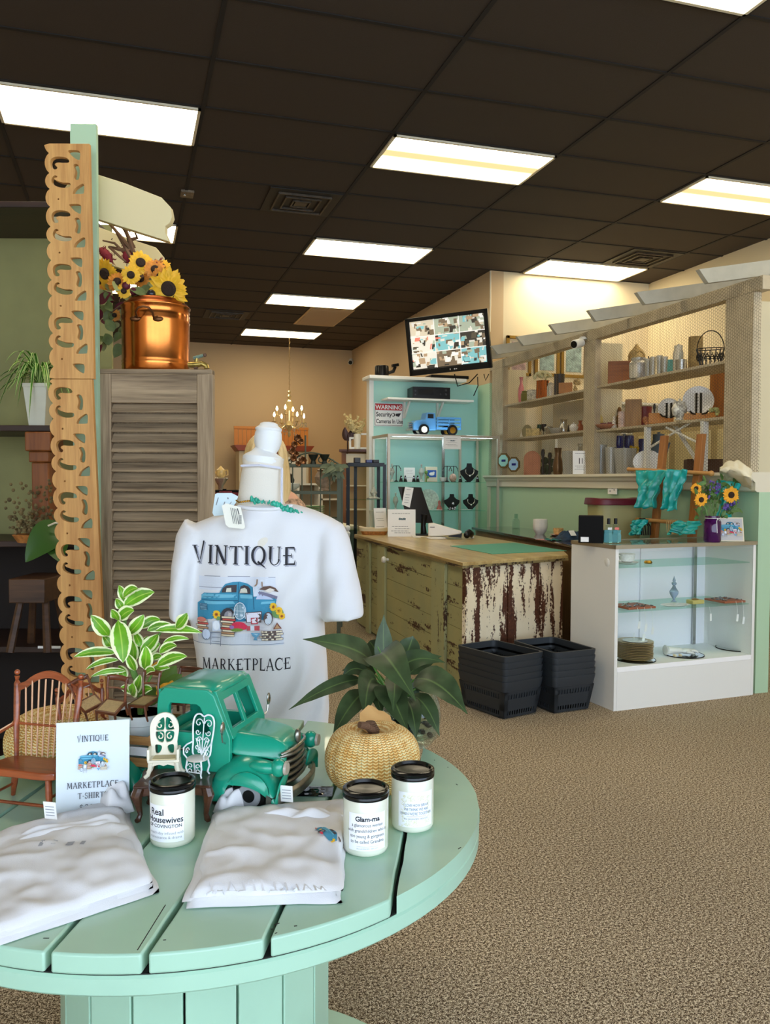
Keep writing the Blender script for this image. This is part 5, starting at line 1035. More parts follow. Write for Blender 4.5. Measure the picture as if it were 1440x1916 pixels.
S((214, 126, 110), circ(180, 985, 60, 28)); S((210, 222, 234), *[circ(655, 870, 76, 100)]); S((96, 140, 160), circ(655, 870, 66, 90)); S((206, 222, 232), *[l for k in range(6) for l in line_([(610+18*k, 800), (614+16*k, 945)], 5)], *line_([(590, 870), (720, 870)], 6), *line_([(570, 960), (600, 840)], 9), *line_([(720, 960), (710, 840)], 9))
S((210, 46, 78), circ(640, 1040, 84, 46), circ(690, 1060, 56, 34)); S((110, 140, 60), circ(620, 1092, 74, 20)); S((156, 120, 180), circ(560, 1060, 30, 22))
S(OUT, [(722, 884), (908, 878), (902, 1010), (732, 1010)]); S((222, 218, 230), [(732, 892), (898, 888), (894, 1002), (740, 1002)]); S((176, 60, 74), [(782, 950), (862, 950), (862, 1030), (782, 1030)]); S((226, 214, 222), [(796, 964), (848, 964), (848, 1016), (796, 1016)]); S((188, 76, 84), [(735, 1050), (775, 1050), (775, 1104), (735, 1104)], [(820, 1050), (884, 1046), (884, 1104), (820, 1104)]); S((214, 220, 230), [(775, 1050), (820, 1050), (820, 1104), (775, 1104)])
S(OUT, circ(985, 960, 56, 76)); S((204, 214, 226), circ(985, 965, 46, 66)); S((120, 60, 50), [(1046, 1084), (1090, 1004), (1142, 1084)]); S((190, 150, 110), [(1062, 1078), (1090, 1026), (1124, 1078)])
S((98, 160, 196), [(778, 1130), (892, 1130), (870, 1170), (850, 1184), (862, 1216), (810, 1216), (824, 1184), (800, 1170)]); S((164, 204, 222), [(800, 1140), (870, 1140), (850, 1160)])
S((120, 130, 150), circ(237, 1160, 56, 70)); S((204, 214, 236), circ(242, 1156, 48, 62)); S((212, 220, 236), [(320, 1000), (400, 990), (420, 1110), (320, 1120)]); S((236, 240, 248), circ(365, 1050, 40, 56))
S((120, 128, 146), *line_([(290, 1134), (430, 1134)], 8), *line_([(300, 1134), (296, 1285)], 7), *line_([(426, 1134), (418, 1290)], 7), *line_([(310, 1190), (415, 1190)], 6), *line_([(308, 1240), (412, 1240)], 6))
def decal(shapes, mp, parent, name='printed_picture', mx=12, lift=.00012):
    cols = []; f = MB()
    for i, (c, lp) in enumerate(shapes):
        if c not in cols: cols.append(c)
        f.k = cols.index(c); v, g = tess(lp, mx); f.add([mp(p.x, p.y, .0006+lift*i) for p in v], g)
    return f.build(name, [ink(c) for c in cols], parent, smooth=0)

# MANNEQUIN AND TEE
MD = 2.3; MK = MD/FPX; mroot = P(488, 950, MD); mroot.z = 0
mq = T('dress_form', 'white mannequin form with a turned wooden finial neck standing behind the spool table', 'mannequin', mroot, -YAW)
MI = (Matrix.Translation(mroot) @ Matrix.Rotation(-YAW, 4, 'Z')).inverted()
def L(px, py_, dy=0): v = MI @ P(px, py_, MD); v.y += dy; return v
M_wcl = mat('white_cotton', (226, 224, 225), .85, bump=.12, bscale=600, spec=.15)
M_form = mat('canvas_form', (226, 218, 204), .8, bump=.2, bscale=300); M_fin = mat('chalk_white', (232, 232, 230), .5)
def ring_loft(rows, n=40, p=2.3, cap=True):
    f = MB(); vs = []; fs = []
    for (py_, xl, xr, b, yo) in rows:
        c = L((xl+xr)/2, py_); a = (xr-xl)/2*MK
        for i in range(n):
            g = 2*PI*i/n; cx, sy = math.cos(g), math.sin(g); vs.append((c.x+a*abs(cx)**(2/p)*(1 if cx > 0 else -1), yo+b*abs(sy)**(2/p)*(1 if sy > 0 else -1), c.z))
    for k in range(len(rows)-1):
        for i in range(n): fs.append((k*n+i, (k+1)*n+i, (k+1)*n+(i+1) % n, k*n+(i+1) % n))
    if cap: fs += [tuple(range(n)), tuple((len(rows)-1)*n+i for i in range(n))[::-1]]
    f.add(vs, fs); return f
f = ring_loft([(858, 452, 530, .052, .02), (868, 453, 528, .052, .02), (900, 448, 528, .056, .02), (935, 443, 528, .062, .02), (952, 436, 534, .07, .02), (970, 420, 560, .08, .02), (1010, 380, 600, .085, .02), (1300, 400, 590, .09, .02), (1420, 390, 600, .1, .02)]); f.build('torso', M_form, mq, smooth=60)
c = L(491, 856); f = MB(); f.M = Matrix.Translation((c.x, .02, c.z)) @ Matrix.Rotation(.10, 4, 'Y') @ Matrix.Rotation(-.06, 4, 'X')
q = MK; f.lathe([(0, -14*q), (37*q, -12*q), (38.5*q, -7*q), (38*q, 0), (34*q, 4*q), (24*q, 10*q), (18*q, 17*q), (16*q, 24*q)], n=40); f.build('neck_cap', M_fin, mq)
c = L(500, 822); f = MB(); f.M = Matrix.Translation((c.x, .02, c.z)) @ Matrix.Rotation(.06, 4, 'Y')
f.lathe([(15*q, -28*q), (17*q, -25*q), (22*q, -17*q), (25.5*q, -6*q), (26*q, 2*q), (25*q, 11*q), (23.5*q, 16*q), (25*q, 18*q), (25*q, 21*q), (21*q, 24*q), (18*q, 26*q), (16*q, 30*q), (10*q, 32.5*q), (0, 33.5*q)], n=44); f.build('finial', M_fin, mq, smooth=50)
f = MB(); f.tube([L(455, 872, -.035), L(492, 871, -.052), L(527, 876, -.03)], .0035, 6); f.tube([L(529, 876, -.02), L(529, 905, -.025), L(529, 945, -.03)], .003, 6); f.build('piping', mat('lavender_piping', (214, 214, 228), .7), mq)
f = MB(); f.tube([(0, .02, .03), (0, .02, .6)], .02, 12)
for k in range(3): a = 2*PI*k/3+.5; f.tube([(0, .02, .16), (.17*math.cos(a), .02+.17*math.sin(a), .015)], .014, 8)
f.build('stand', M_fin, mq)
def remesh(f, vox=.007, sm=6, disp=None, mt=None):
    o = f.build('tmp', None, smooth=0); a = o.modifiers.new('r', 'REMESH'); a.mode = 'VOXEL'; a.voxel_size = vox; a.use_smooth_shade = True
    b = o.modifiers.new('s', 'SMOOTH'); b.iterations = sm; b.factor = .6
    vs, fs = evalmesh(o); 
    if disp: vs = [disp(v) for v in vs]
    g = MB(); g.add(vs, fs); return g
sh = T('tshirt', 'white VINTIQUE MARKETPLACE tee with blue truck print worn by the mannequin', 't-shirt', mroot, -YAW)
f = ring_loft([(944, 448, 548, .07, .02), (950, 436, 566, .075, .02), (958, 418, 592, .082, .02), (968, 392, 618, .088, .02), (978, 366, 636, .09, .02), (990, 350, 645, .088, .02), (1004, 344, 648, .084, .02), (1030, 348, 640, .086, .02), (1065, 355, 626, .098, .02), (1120, 356, 612, .108, .02), (1160, 354, 606, .112, .02), (1200, 358, 606, .114, .02), (1260, 366, 611, .115, .02), (1330, 370, 614, .118, .02), (1420, 372, 606, .12, .02)], p=2.5)
def oval_tube(f, pts, n=20):      # pts: (center Vector, half width across, half depth)
    vs = []; m = len(pts)
    for i, (c, a, b) in enumerate(pts):
        t_ = (pts[min(m-1, i+1)][0]-pts[max(0, i-1)][0]).normalized(); x = Vector((t_.z, 0, -t_.x)).normalized()
        for k in range(n): g = 2*PI*k/n; vs.append(c+x*(a*math.cos(g))+Vector((0, b*math.sin(g), 0)))
    f.add(vs, [(i*n+k, i*n+(k+1) % n, (i+1)*n+(k+1) % n, (i+1)*n+k) for i in range(m-1) for k in range(n)]+[tuple(range(n))[::-1], tuple((m-1)*n+k for k in range(n))])
oval_tube(f, [(L(372, 990, .02), .05, .07), (L(356, 1012, .02), .046, .072), (L(346, 1060, .0), .035, .075), (L(342, 1110, -.01), .028, .075), (L(340, 1154, -.015), .026, .075)])
oval_tube(f, [(L(610, 990, .02), .05, .07), (L(622, 1018, .01), .052, .072), (L(632, 1065, -.01), .054, .074), (L(640, 1110, -.03), .056, .074), (L(645, 1152, -.04), .058, .072)])
def wr(v):
    z = v.z; n1 = noise.noise(Vector((v.x*7+z*3, v.y*3, z*3.2)))*.011+noise.noise(Vector((v.x*16-z*9, v.y*6, z*6)))*.0075
    lo = max(0, min(1, (1.05-z)*3)); side = max(0, min(1, (v.x-.02)*8)); fold = math.sin((v.x*60-z*26)+noise.noise(Vector((v.x*6, 0, z*5)))*3)*.0075*(.3+lo*1.1*side+.5*lo)
    return Vector((v.x+n1*.3, v.y+n1+fold, v.z+n1*.2))
g = remesh(f, .0075, 7, wr); body = g.build('body', M_wcl, sh, smooth=80)
bvh = BVHTree.FromPolygons([Vector(p) for p in g.v], g.f)
def onshirt(X, Z, d):
    h = bvh.ray_cast(Vector((X, -.6, Z)), Vector((0, 1, 0)))
    return Vector((X, (h[0].y if h[0] else -.09)-.0012-d, Z))
def l2(px, py_): v = L(px, py_); return v.x, v.z
decal(SHP, lambda x, y, d: onshirt(*l2(360+x/6.545, 1000+y/6.545), d), sh, 'truck_print', 60)
def stext(s, x0, x1, ybase, h, d, tilt=0, fit=True, curve=0):
    v, g_ = serif(s, h*MK, fit=(x1-x0)*MK); a = L((x0+x1)/2, ybase)
    f = MB(); f.add([onshirt(a.x+p.x, a.z+p.y+tilt*p.x+curve*p.x*p.x, d) for p in v], g_); return f
stext('VINTIQUE', 373.5, 559, 1053, 32, 0, -.018).build('grey_lettering', ink((168, 168, 180)), sh, smooth=0)
stext('VINTIQUE', 371, 556.5, 1050.5, 32, .0006, -.018).build('lettering', M_ink, sh, smooth=0)
stext('MARKETPLACE', 385, 548, 1243, 21, .0004, .02).build('lettering', M_ink, sh, smooth=0)
f = MB(); rw_ = [(L(446, 945, -.052)), L(470, 950, -.066), L(500, 952, -.068), L(530, 950, -.058), L(552, 944, -.02)]; f.tube([p for p in rw_], .006, 8); f.build('collar', M_wcl, sh, sub=1)
# necklace and tags
M_turq = mat('turquoise', (40, 168, 140), .35, var=.3, vscale=60)
nk = T('necklace', 'chunky turquoise stone necklace with gold clasp around the mannequin neck', 'necklace', mroot, -YAW)
f = MB(); 
for k in range(34):
    t_ = k/33; px_ = 478+88*t_; yy_ = 934+30*t_**1.6; 
    if .16 < t_ < .2 or .3 < t_ < .33: continue
    s_ = (3.6 if t_ < .2 else 2.2 if t_ < .42 else 4.2)*MK
    f.ball(L(px_, yy_+R.uniform(-2, 3), -.066+.03*t_**2+R.uniform(-.004, .002)), (s_*R.uniform(.6, 1), s_*.8, s_*R.uniform(.9, 1.8)), 7)
f.build('stones', M_turq, nk, smooth=0)
f = MB()
for k in range(5): f.ball(L(459+4*k, 938-.5*k, -.066), 2.1*MK, 8)
f.tube([L(448, 935, -.055), L(454, 939, -.06), L(458, 938, -.064)], .002, 6); f.build('clasp', M_gold, nk)
def tagcard(name, label, pts, m, dy, rows, rgb=M_grey):
    t = T(name, label, 'price tag', mroot, -YAW); q_ = [L(x, y, dy+.0) for x, y in pts]; f = MB(); n = len(q_)
    f.add([p for p in q_]+[p+Vector((0, .0012, 0)) for p in q_], [tuple(range(n)), tuple(range(n, 2*n))[::-1]]+[(i, n+i, n+(i+1) % n, (i+1) % n) for i in range(n)]); f.build('card', m, t)
    f = MB()
    for a, b, w_ in rows: A1, B1 = L(*a, dy-.0008), L(*b, dy-.0008); d = (B1-A1).normalized(); nn = Vector((-d.z, 0, d.x))*w_*MK*.5; f.add([A1+nn, A1-nn, B1-nn, B1+nn], [(0, 1, 2, 3)])
    f.build('printing', rgb, t); return t
tagcard('price_tag', 'pale aqua jewellery card sticking out at the left of the mannequin neck', [(410, 924), (414, 922), (440, 922), (452, 928), (448, 940), (430, 962), (408, 964), (405, 958)], mat('pale_aqua_card', (206, 224, 230), .5), -.056, [((416, 930), (412, 944), 1.5), ((433, 930), (434, 933), 2), ((428, 938), (424, 948), 1.5), ((440, 938), (434, 946), 1)])
t = tagcard('price_tag', 'cream hang tag with a barcode hanging over the white collar', [(428, 944), (436, 940), (462, 947), (470, 983), (466, 986), (440, 983), (435, 978)], mat('cream_tag', (240, 236, 222), .6), -.100, [((444+3*k, 948+k*.6), (449+3.1*k, 976+k*.6), .9) for k in range(4)]+[((458, 962+1.6*k), (463.5, 962+1.6*k), .8) for k in range(10)]+[((456, 949), (459, 960), 1.6)], mat('dark_grey_print', (70, 70, 74), .7))

# CANDLE JARS
M_jar = mat('milky_jar', (226, 226, 208), .18, coat=.5); M_lid = mat('black_lid', (8, 8, 9), .2, spec=.35)
def wrapped(t, r, z0, ang0):
    return lambda x, y, d=0: Vector(((r+.0006+d)*math.sin(x/r+ang0), -(r+.0006+d)*math.cos(x/r+ang0), z0+y))
def jar(label, p, rz, face, name='candle_jar'):
    t = T(name, label, 'candle', p, -YAW+rz, 'lidded candle jars'); r = .0355
    MB().lathe([(0, 0), (r-.006, 0), (r-.001, .003), (r, .008), (r, .083), (r-.002, .088), (0, .088)], n=56).build('glass_jar', M_jar, t, smooth=50)
    MB().lathe([(r-.002, .0865), (r+.001, .087), (r+.0014, .0925), (r+.0004, .0935), (r+.0012, .0943), (r+.001, .0985), (r-.002, .1005), (r-.005, .1007), (r-.007, .0965), (0, .0955)], n=56).build('lid', M_lid, t, smooth=50)
    lw, lh = .062, .058; mp = wrapped(t, r, .012, face); f = MB(); f.grid(28, 4, lambda u, v: mp((u-.5)*lw, v*lh, 0)); lb = f.build('label', mat('label_paper', (246, 247, 250), .5), t, smooth=60)
    return t, mp, lb, lw, lh
def jtext(mp, s, x, y, size, m, par, bold=0, align='LEFT', nm='lettering', d=.0004, sx=1):
    v, g_ = textm(s, size, align, bold); f = MB(); f.add([mp(x+p.x*sx, y+p.y, d) for p in v], g_); return f.build(nm, m, par, smooth=0)
M_lg = mat('light_grey_print', (160, 162, 170), .7)
t, mp, lb, lw, lh = jar('candle jar with black lid reading Real Housewives of Covington, left of the folded shirts', zp(323, 1572, TZ), 0, -.12)
jtext(mp, 'Real', -.025, .0425, .0145, M_ink, lb, .00025); jtext(mp, 'Housewives', -.0295, .031, .0135, M_ink, lb, .00025, sx=.9); jtext(mp, 'OF COVINGTON', -.029, .023, .0074, mat('soft_black', (60, 60, 66), .7), lb, .0001)
jtext(mp, 'match-day infused with', -.027, .0125, .0062, M_lg, lb); jtext(mp, 'maintenance & drama', -.027, .0055, .0062, M_lg, lb)
t, mp, lb, lw, lh = jar('candle jar with black lid labelled Glam-ma, front one beside the middle folded shirt', zp(684, 1588, TZ), 0, .10)
jtext(mp, 'Glam-ma', 0, .046, .0105, M_ink, lb, .0003, 'CENTER')
for s_, y in (('a glamorous woman', .0375), ('with grandchildren who is', .029), ('too young & gorgeous', .0205), ('to be called Grandma', .012)): jtext(mp, s_, 0, y, .0072, mat('soft_black'), lb, 0, 'CENTER', sx=.86)
jtext(mp, '8oz LAVENDER 100% SOY', 0, .0025, .003, M_lg, lb, 0, 'CENTER'); f = MB(); f.grid(10, 2, lambda u, v: mp((u-.5)*.034, .0065+v*.0004, .0004)); f.build('rule', M_lg, lb)
t, mp, lb, lw, lh = jar('candle jar with black lid and a pale patterned label, farthest right by the straw pumpkin', zp(771, 1545, TZ), 0, .16)
f = MB(); rr = random.Random(4)
for k in range(330):
    x, y = rr.uniform(-.0245, .0245), rr.uniform(.0015, .0525)
    if abs(x) < .019 and .011 < y < .041: continue
    a = rr.uniform(0, PI); dx, dy = .0016*math.cos(a), .0016*math.sin(a); nx, ny = -.0004*math.sin(a), .0004*math.cos(a)
    f.add([mp(x-dx-nx, y-dy-ny, .0003), mp(x+dx-nx, y+dy-ny, .0003), mp(x+dx+nx, y+dy+ny, .0003), mp(x-dx+nx, y-dy+ny, .0003)], [(0, 1, 2, 3)])
f.build('label_pattern', mat('pale_yellow_print', (226, 222, 186), .6), lb, smooth=0)
for s_, y in (('I LOVE HOW BRAVE', .0345), ('WE THINK WE ARE', .0275), ("WHEN WE'RE TOGETHER", .0205)): jtext(mp, s_, 0, y, .0066, mat('blue_grey_print', (96, 112, 140), .7), lb, 0, 'CENTER', sx=.72)
f = MB(); f.grid(10, 2, lambda u, v: mp((u-.5)*.032, .0178+v*.0004, .0004)); f.build('rule', M_grey, lb); jtext(mp, '8oz LAVENDER 100% SOY', 0, .0128, .0036, M_grey, lb, 0, 'CENTER')

# FOLDED TEES
def slabtee(f, q, z0, h, seed, n=46, amp=1.0, pw=7):
    q = [Vector((p.x, p.y, 0)) for p in q]
    def fn(u, v, top):
        # superellipse falloff so the folded edge is rounded
        uu, vv = 2*u-1, 2*v-1; e = max(0, 1-abs(uu)**pw)*max(0, 1-abs(vv)**pw)
        p = q[0].lerp(q[1], u).lerp(q[3].lerp(q[2], u), v)
        wob = .010*noise.noise(Vector((p.x*16, p.y*16, seed)))
        p = p+Vector((wob, wob*.6, 0))
        nz = noise.noise(Vector((p.x*11, p.y*11, seed*3.1))); nz2 = 1-abs(noise.noise(Vector((p.x*9+p.y*4, p.y*14, seed*1.7+5))))*2
        zt_ = z0+h*(e**.4)+(.010*nz+.008*max(0, nz2-.3)+.004*noise.noise(Vector((p.x*38, p.y*30, seed))))*amp*e**.5
        return (p.x, p.y, zt_ if top else z0)
    f.grid(n, n, lambda u, v: fn(u, v, True)); f.grid(n, n, lambda u, v: fn(1-u, v, False))
def tee(label, corners, layers, seed, name='folded_tshirt', sleeve=None):
    c = sum((Vector((p.x, p.y, 0)) for p in corners), Vector())/4; c.z = TZ+.0012; t = T(name, label, 't-shirt', c); z = 0
    for k in range(layers):
        off = Vector((.003*math.sin(seed+k*2), .004*math.cos(seed+k*3), 0)); sc__ = 1-.02*k
        qs = [Vector(((p.x-c.x)*sc__, (p.y-c.y)*sc__, 0))+off for p in corners]; f = MB(); slabtee(f, qs, z, .014 if k < layers-1 else .013, seed+k, 30 if k < layers-1 else 60, .5 if k < layers-1 else 1); f.build('folded_layer' if k < layers-1 else 'top_layer', M_wcl, t, smooth=80); z += .006
    return t, c, z
cm = [zp(346, 1700, TZ), zp(640, 1688, TZ), zp(650, 1508, TZ), zp(398, 1530, TZ)]
t, c, z = tee('white folded shirt with a small blue truck print, middle of the table front', cm, 3, 3.0)
def crumple(t, cx, cy, cz, rx, ry, rz_, seed, name, th=0):
    f = MB(); f.grid(30, 22, lambda u, v: (cx+rx*math.cos(th)*(2*u-1)-ry*math.sin(th)*(2*v-1), cy+rx*math.sin(th)*(2*u-1)+ry*math.cos(th)*(2*v-1), cz+rz_*(max(0, 1-(2*u-1)**4)*max(0, 1-(2*v-1)**2))**.5*(1+.55*noise.noise(Vector((u*4, v*3, seed))))))
    f.build(name, M_wcl, t, smooth=80, solid=.003)
a = zp(450, 1518, TZ)-c; crumple(t, a.x, a.y, .004, .044, .018, .036, 2, 'sleeve_fold', rad(25))
a = zp(560, 1522, TZ+.03)-c; crumple(t, a.x, a.y, .006, .085, .016, .026, 6, 'collar_fold', rad(-12))
def printon(t, c, obj_z): 
    me = [o for o in t.children if o.name.startswith('top_layer')][0].data; b_ = BVHTree.FromPolygons([v.co.copy() for v in me.vertices], [tuple(p.vertices) for p in me.polygons])
    def mp(x, y, d): h = b_.ray_cast(Vector((x, y, .3)), Vector((0, 0, -1))); return Vector((x, y, (h[0].z if h[0] else .02)+.0006+d))
    return mp
mp = printon(t, c, z); o = zp(610, 1560, TZ+.03)-c; kk = .00024; ct_, st_ = math.cos(rad(-76)), math.sin(rad(-76))
small = [(cc, lp) for cc, lp in SHP if cc in (TEAL, (112, 184, 208), (66, 58, 62), (62, 58, 64), (210, 46, 78), (150, 148, 156), (96, 70, 58), (240, 190, 40), (214, 126, 110))]
def rot(x, y): x, y = (x-640)*kk*.22, -(y-880)*kk*.22; return o.x+x*ct_-y*st_, o.y+x*st_+y*ct_
decal(small, lambda x, y, d: mp(*rot(x, y), d), t, 'truck_print', 200)
v, g_ = serif('MARKETPLACE', .018, fit=.165); o2 = zp(498, 1655, TZ+.03)-c; f = MB(); an = rad(-14+180); f.add([mp(o2.x-p.x*math.cos(rad(-16)), o2.y-p.x*math.sin(rad(-16))+p.y, 0) for p in v], g_); f.build('faint_lettering', mat('show_through', (226, 225, 228), .85), t, smooth=0)
def neck_tag(t, c, px, py_, w_, h_, m=M_paper):
    p = zp(px, py_, TZ+.03)-c; f = MB(); f.box((p.x, p.y, p.z+h_*.4), (w_, .001, h_), rz=-YAW-.2, rx=.15); g = f.build('care_tag', m, t)
    f = MB(); rzm = Matrix.Translation((p.x, p.y, p.z+h_*.4)) @ Matrix.Rotation(-YAW-.2, 4, 'Z') @ Matrix.Rotation(.15, 4, 'X')
    for k in range(4): f.add([rzm @ Vector((x, -.0009, -h_*.3+k*h_*.17+dz)) for x, dz in ((-w_*.36, 0), (w_*.36, 0), (w_*.36, h_*.05), (-w_*.36, h_*.05))], [(0, 1, 2, 3)])
    f.build('tag_print', M_lg, g)
neck_tag(t, c, 536, 1498, .022, .03)
cl = [zp(30, 1765, TZ), zp(292, 1672, TZ), zp(232, 1506, TZ), zp(30, 1556, TZ)]
cl[0] = zp(-60, 1790, TZ); cl[3] = zp(-20, 1580, TZ)
t, c, z = tee('white folded shirt at the left edge of the table with a grey printed neckline', cl, 3, 8.0)
a = zp(212, 1520, TZ)-c; crumple(t, a.x, a.y, .008, .04, .022, .042, 12, 'sleeve_fold', rad(-70)); a = zp(130, 1545, TZ+.03)-c; crumple(t, a.x, a.y, .006, .085, .02, .026, 16, 'collar_fold', rad(8))
neck_tag(t, c, 94, 1530, .022, .03)
mp = printon(t, c, z); f = MB(); o3 = zp(112, 1580, TZ+.03)-c
for x in (-.03, -.012, .008, .012, .028): f.add([mp(o3.x+x+dx, o3.y+dy, 0) for dx, dy in ((0, -.008), (.006, -.008), (.009, .008), (.003, .008))], [(0, 1, 2, 3)])
f.build('neck_print', M_lg, t, smooth=0)

# ACRYLIC SIGN
a, b = zp(108, 1532, TZ), zp(238, 1522, TZ); wd = (b-a).length; k = dep(a)/FPX; ht = 172*k*1.02
t = T('tshirt_sign', 'clear acrylic stand with the white VINTIQUE MARKETPLACE T-SHIRTS price sheet', 'sign', (a+b)/2+Vector((0, 0, .001)), math.atan2(b.y-a.y, b.x-a.x), tilt=(-.10, 0))
wd = 132*k; f = MB(); f.b3(-wd/2-.002, wd/2+.002, -.002, .0, 0, ht+.006); f.b3(-wd/2-.002, wd/2+.002, .002, .004, 0, ht+.006); f.b3(-wd/2, wd/2, 0, .05, 0, .002); f.build('acrylic_holder', M_pane, t)
MB().b3(-wd/2, wd/2, .0004, .0016, .003, ht).build('sheet', mat('cool_paper', (234, 236, 246), .6), t)
for s_, z_, w_, h_ in (('VINTIQUE', .79, .42, .062), ('MARKETPLACE', .30, .70, .062), ('T-SHIRTS', .19, .40, .058), ('$28.00', .065, .36, .06)):
    v, g_ = serif(s_, h_*ht, fit=w_*wd); f = MB(); f.add([MX(0, -.0023, z_*ht) @ p for p in v], g_); f.build('lettering', mat('soft_ink', (44, 46, 58), .7), t, smooth=0)
kq = wd*.40/1050; decal([x for x in SHP if x[0] not in (G_, (212, 216, 226), (216, 219, 228), (128, 140, 160))], lambda x, y, d: Vector(((x-620)*kq, -.0024-d*.5, ht*.585-(y-880)*kq)), t, 'truck_print', 500)
# TEAL TOY TRUCK
M_tt = mat('teal_enamel', (24, 152, 122), .28, coat=.35, bump=.03, bscale=10); M_pew = mat('antique_pewter', (150, 146, 136), .3, .9, var=.45, vscale=26)
HD = rad(-31.5); hv_ = Vector((math.cos(HD), math.sin(HD), 0)); FB = Vector((.292, 1.482, TZ))
TS = 'toy_truck'
tt = T(TS, 'large teal metal toy pickup truck with pewter grille parked on the table', 'toy truck', FB, HD)   # x forward, origin under the front bumper
TH = .163; W2 = .074
f = MB()      # cab: side shape with window opening, built as two side walls, roof and pillars
side = [(-.236, .035), (-.236, .175), (-.232, .196), (-.222, .206), (-.140, .206), (-.128, .198), (-.098, .125), (-.098, .035)]
win = [(-.219, .128), (-.217, .176), (-.212, .183), (-.160, .183), (-.152, .178), (-.128, .128)]
v, g_ = fill2d([side, win], .008, .002)
for y in (-W2, W2): f.add([Vector((p.x, y+p.z, p.y)) for p in v], g_)
f.build('cab_side', M_tt, tt)
f = MB(); f.grid(2, 9, lambda u, v: (-.232+.0*v+(.096)*u, W2*1.0*(2*v-1), .2+.010*(1-(2*v-1)**4))) 
rp = [(-.236, .19), (-.233, .203), (-.222, .211), (-.180, .214), (-.140, .211), (-.127, .202)]; n = 12
vs = []; 
for x, z in rp:
    for i in range(n+1): a = 2*i/n-1; vs.append((x+.006*(1-a*a), (W2+.004)*a, z-.012*abs(a)**5))
f = MB(); f.add(vs, [(i*(n+1)+k, i*(n+1)+k+1, (i+1)*(n+1)+k+1, (i+1)*(n+1)+k) for i in range(len(rp)-1) for k in range(n)]); f.build('roof', M_tt, tt, solid=.005)
wf = [(-.068, .0), (.068, 0), (.071, .082), (-.071, .082)]; wh_ = [(-.058, .014), (-.004, .014), (-.004, .066), (-.056, .066)]; wh2 = [(.004, .014), (.058, .014), (.056, .066), (.004, .066)]
v, g_ = fill2d([wf, wh_, wh2], .005, .001); f = MB(); f.add([Vector((-.098-.031*(p.y/.082)+p.z, p.x, .122+p.y)) for p in v], g_); f.build('windshield_frame', M_tt, tt)
v, g_ = fill2d([[(-W2, 0), (W2, 0), (W2, .165), (-W2, .165)], [(-.045, .095), (.045, .095), (.045, .145), (-.045, .145)]], .005); f = MB(); f.add([Vector((-.235+p.z, p.x, .038+p.y)) for p in v], g_); f.build('cab_back', M_tt, tt)
f = MB(); f.b3(-.232, -.1, -W2, W2, .05, .062); f.b3(-.222, -.17, -.06, .06, .06, .085); f.b3(-.228, -.212, -.06, .06, .06, .12); f.build('seat', M_tt, tt, bevel=.004)
f = MB()      # hood
hx = [-.102, -.08, -.05, -.025, -.010, -.004]; hw = [.071, .069, .065, .060, .054, .046]; hz_ = [.128, .126, .123, .118, .108, .095]; n = 16; vs = []
for x, w_, z in zip(hx, hw, hz_):
    for i in range(n+1):
        a = 2*i/n-1; vs.append((x, w_*math.copysign(abs(a)**.85, a), z-(z-.05)*max(0, abs(a)-.62)**1.6/.217*.45*1.0))
f.add(vs, [(i*(n+1)+k, i*(n+1)+k+1, (i+1)*(n+1)+k+1, (i+1)*(n+1)+k) for i in range(len(hx)-1) for k in range(n)]); f.b3(-.1, -.012, -.062, .062, .028, .106); f.build('hood', M_tt, tt, solid=.003, sub=1, smooth=60)
def fender(f, x0, x1, wx, yc, yw, top, R_):
    # arched fender: swept profile in x over the wheel
    n = 22; m = 9; vs = []
    for i in range(n+1):
        t_ = i/n; x = x0+(x1-x0)*t_; h = top*(math.sin(PI*min(1, .08+t_*.92))**.42 if t_ < .97 else .75)
        for j in range(m+1):
            a = j/m; yy = yc+(yw)*math.sin(a*PI/2); zz = h-(h*.42)*(1-math.cos(a*PI/2))**1.1
            vs.append((x, yy, zz))
        vs.append((x, yc+yw, max(.022, math.sqrt(max(0, R_*R_-(x-wx)**2))+.036 if abs(x-wx) < R_ else .022)))
    k = m+2; f.add(vs, [(i*k+j, i*k+j+1, (i+1)*k+j+1, (i+1)*k+j) for i in range(n) for j in range(k-1)])
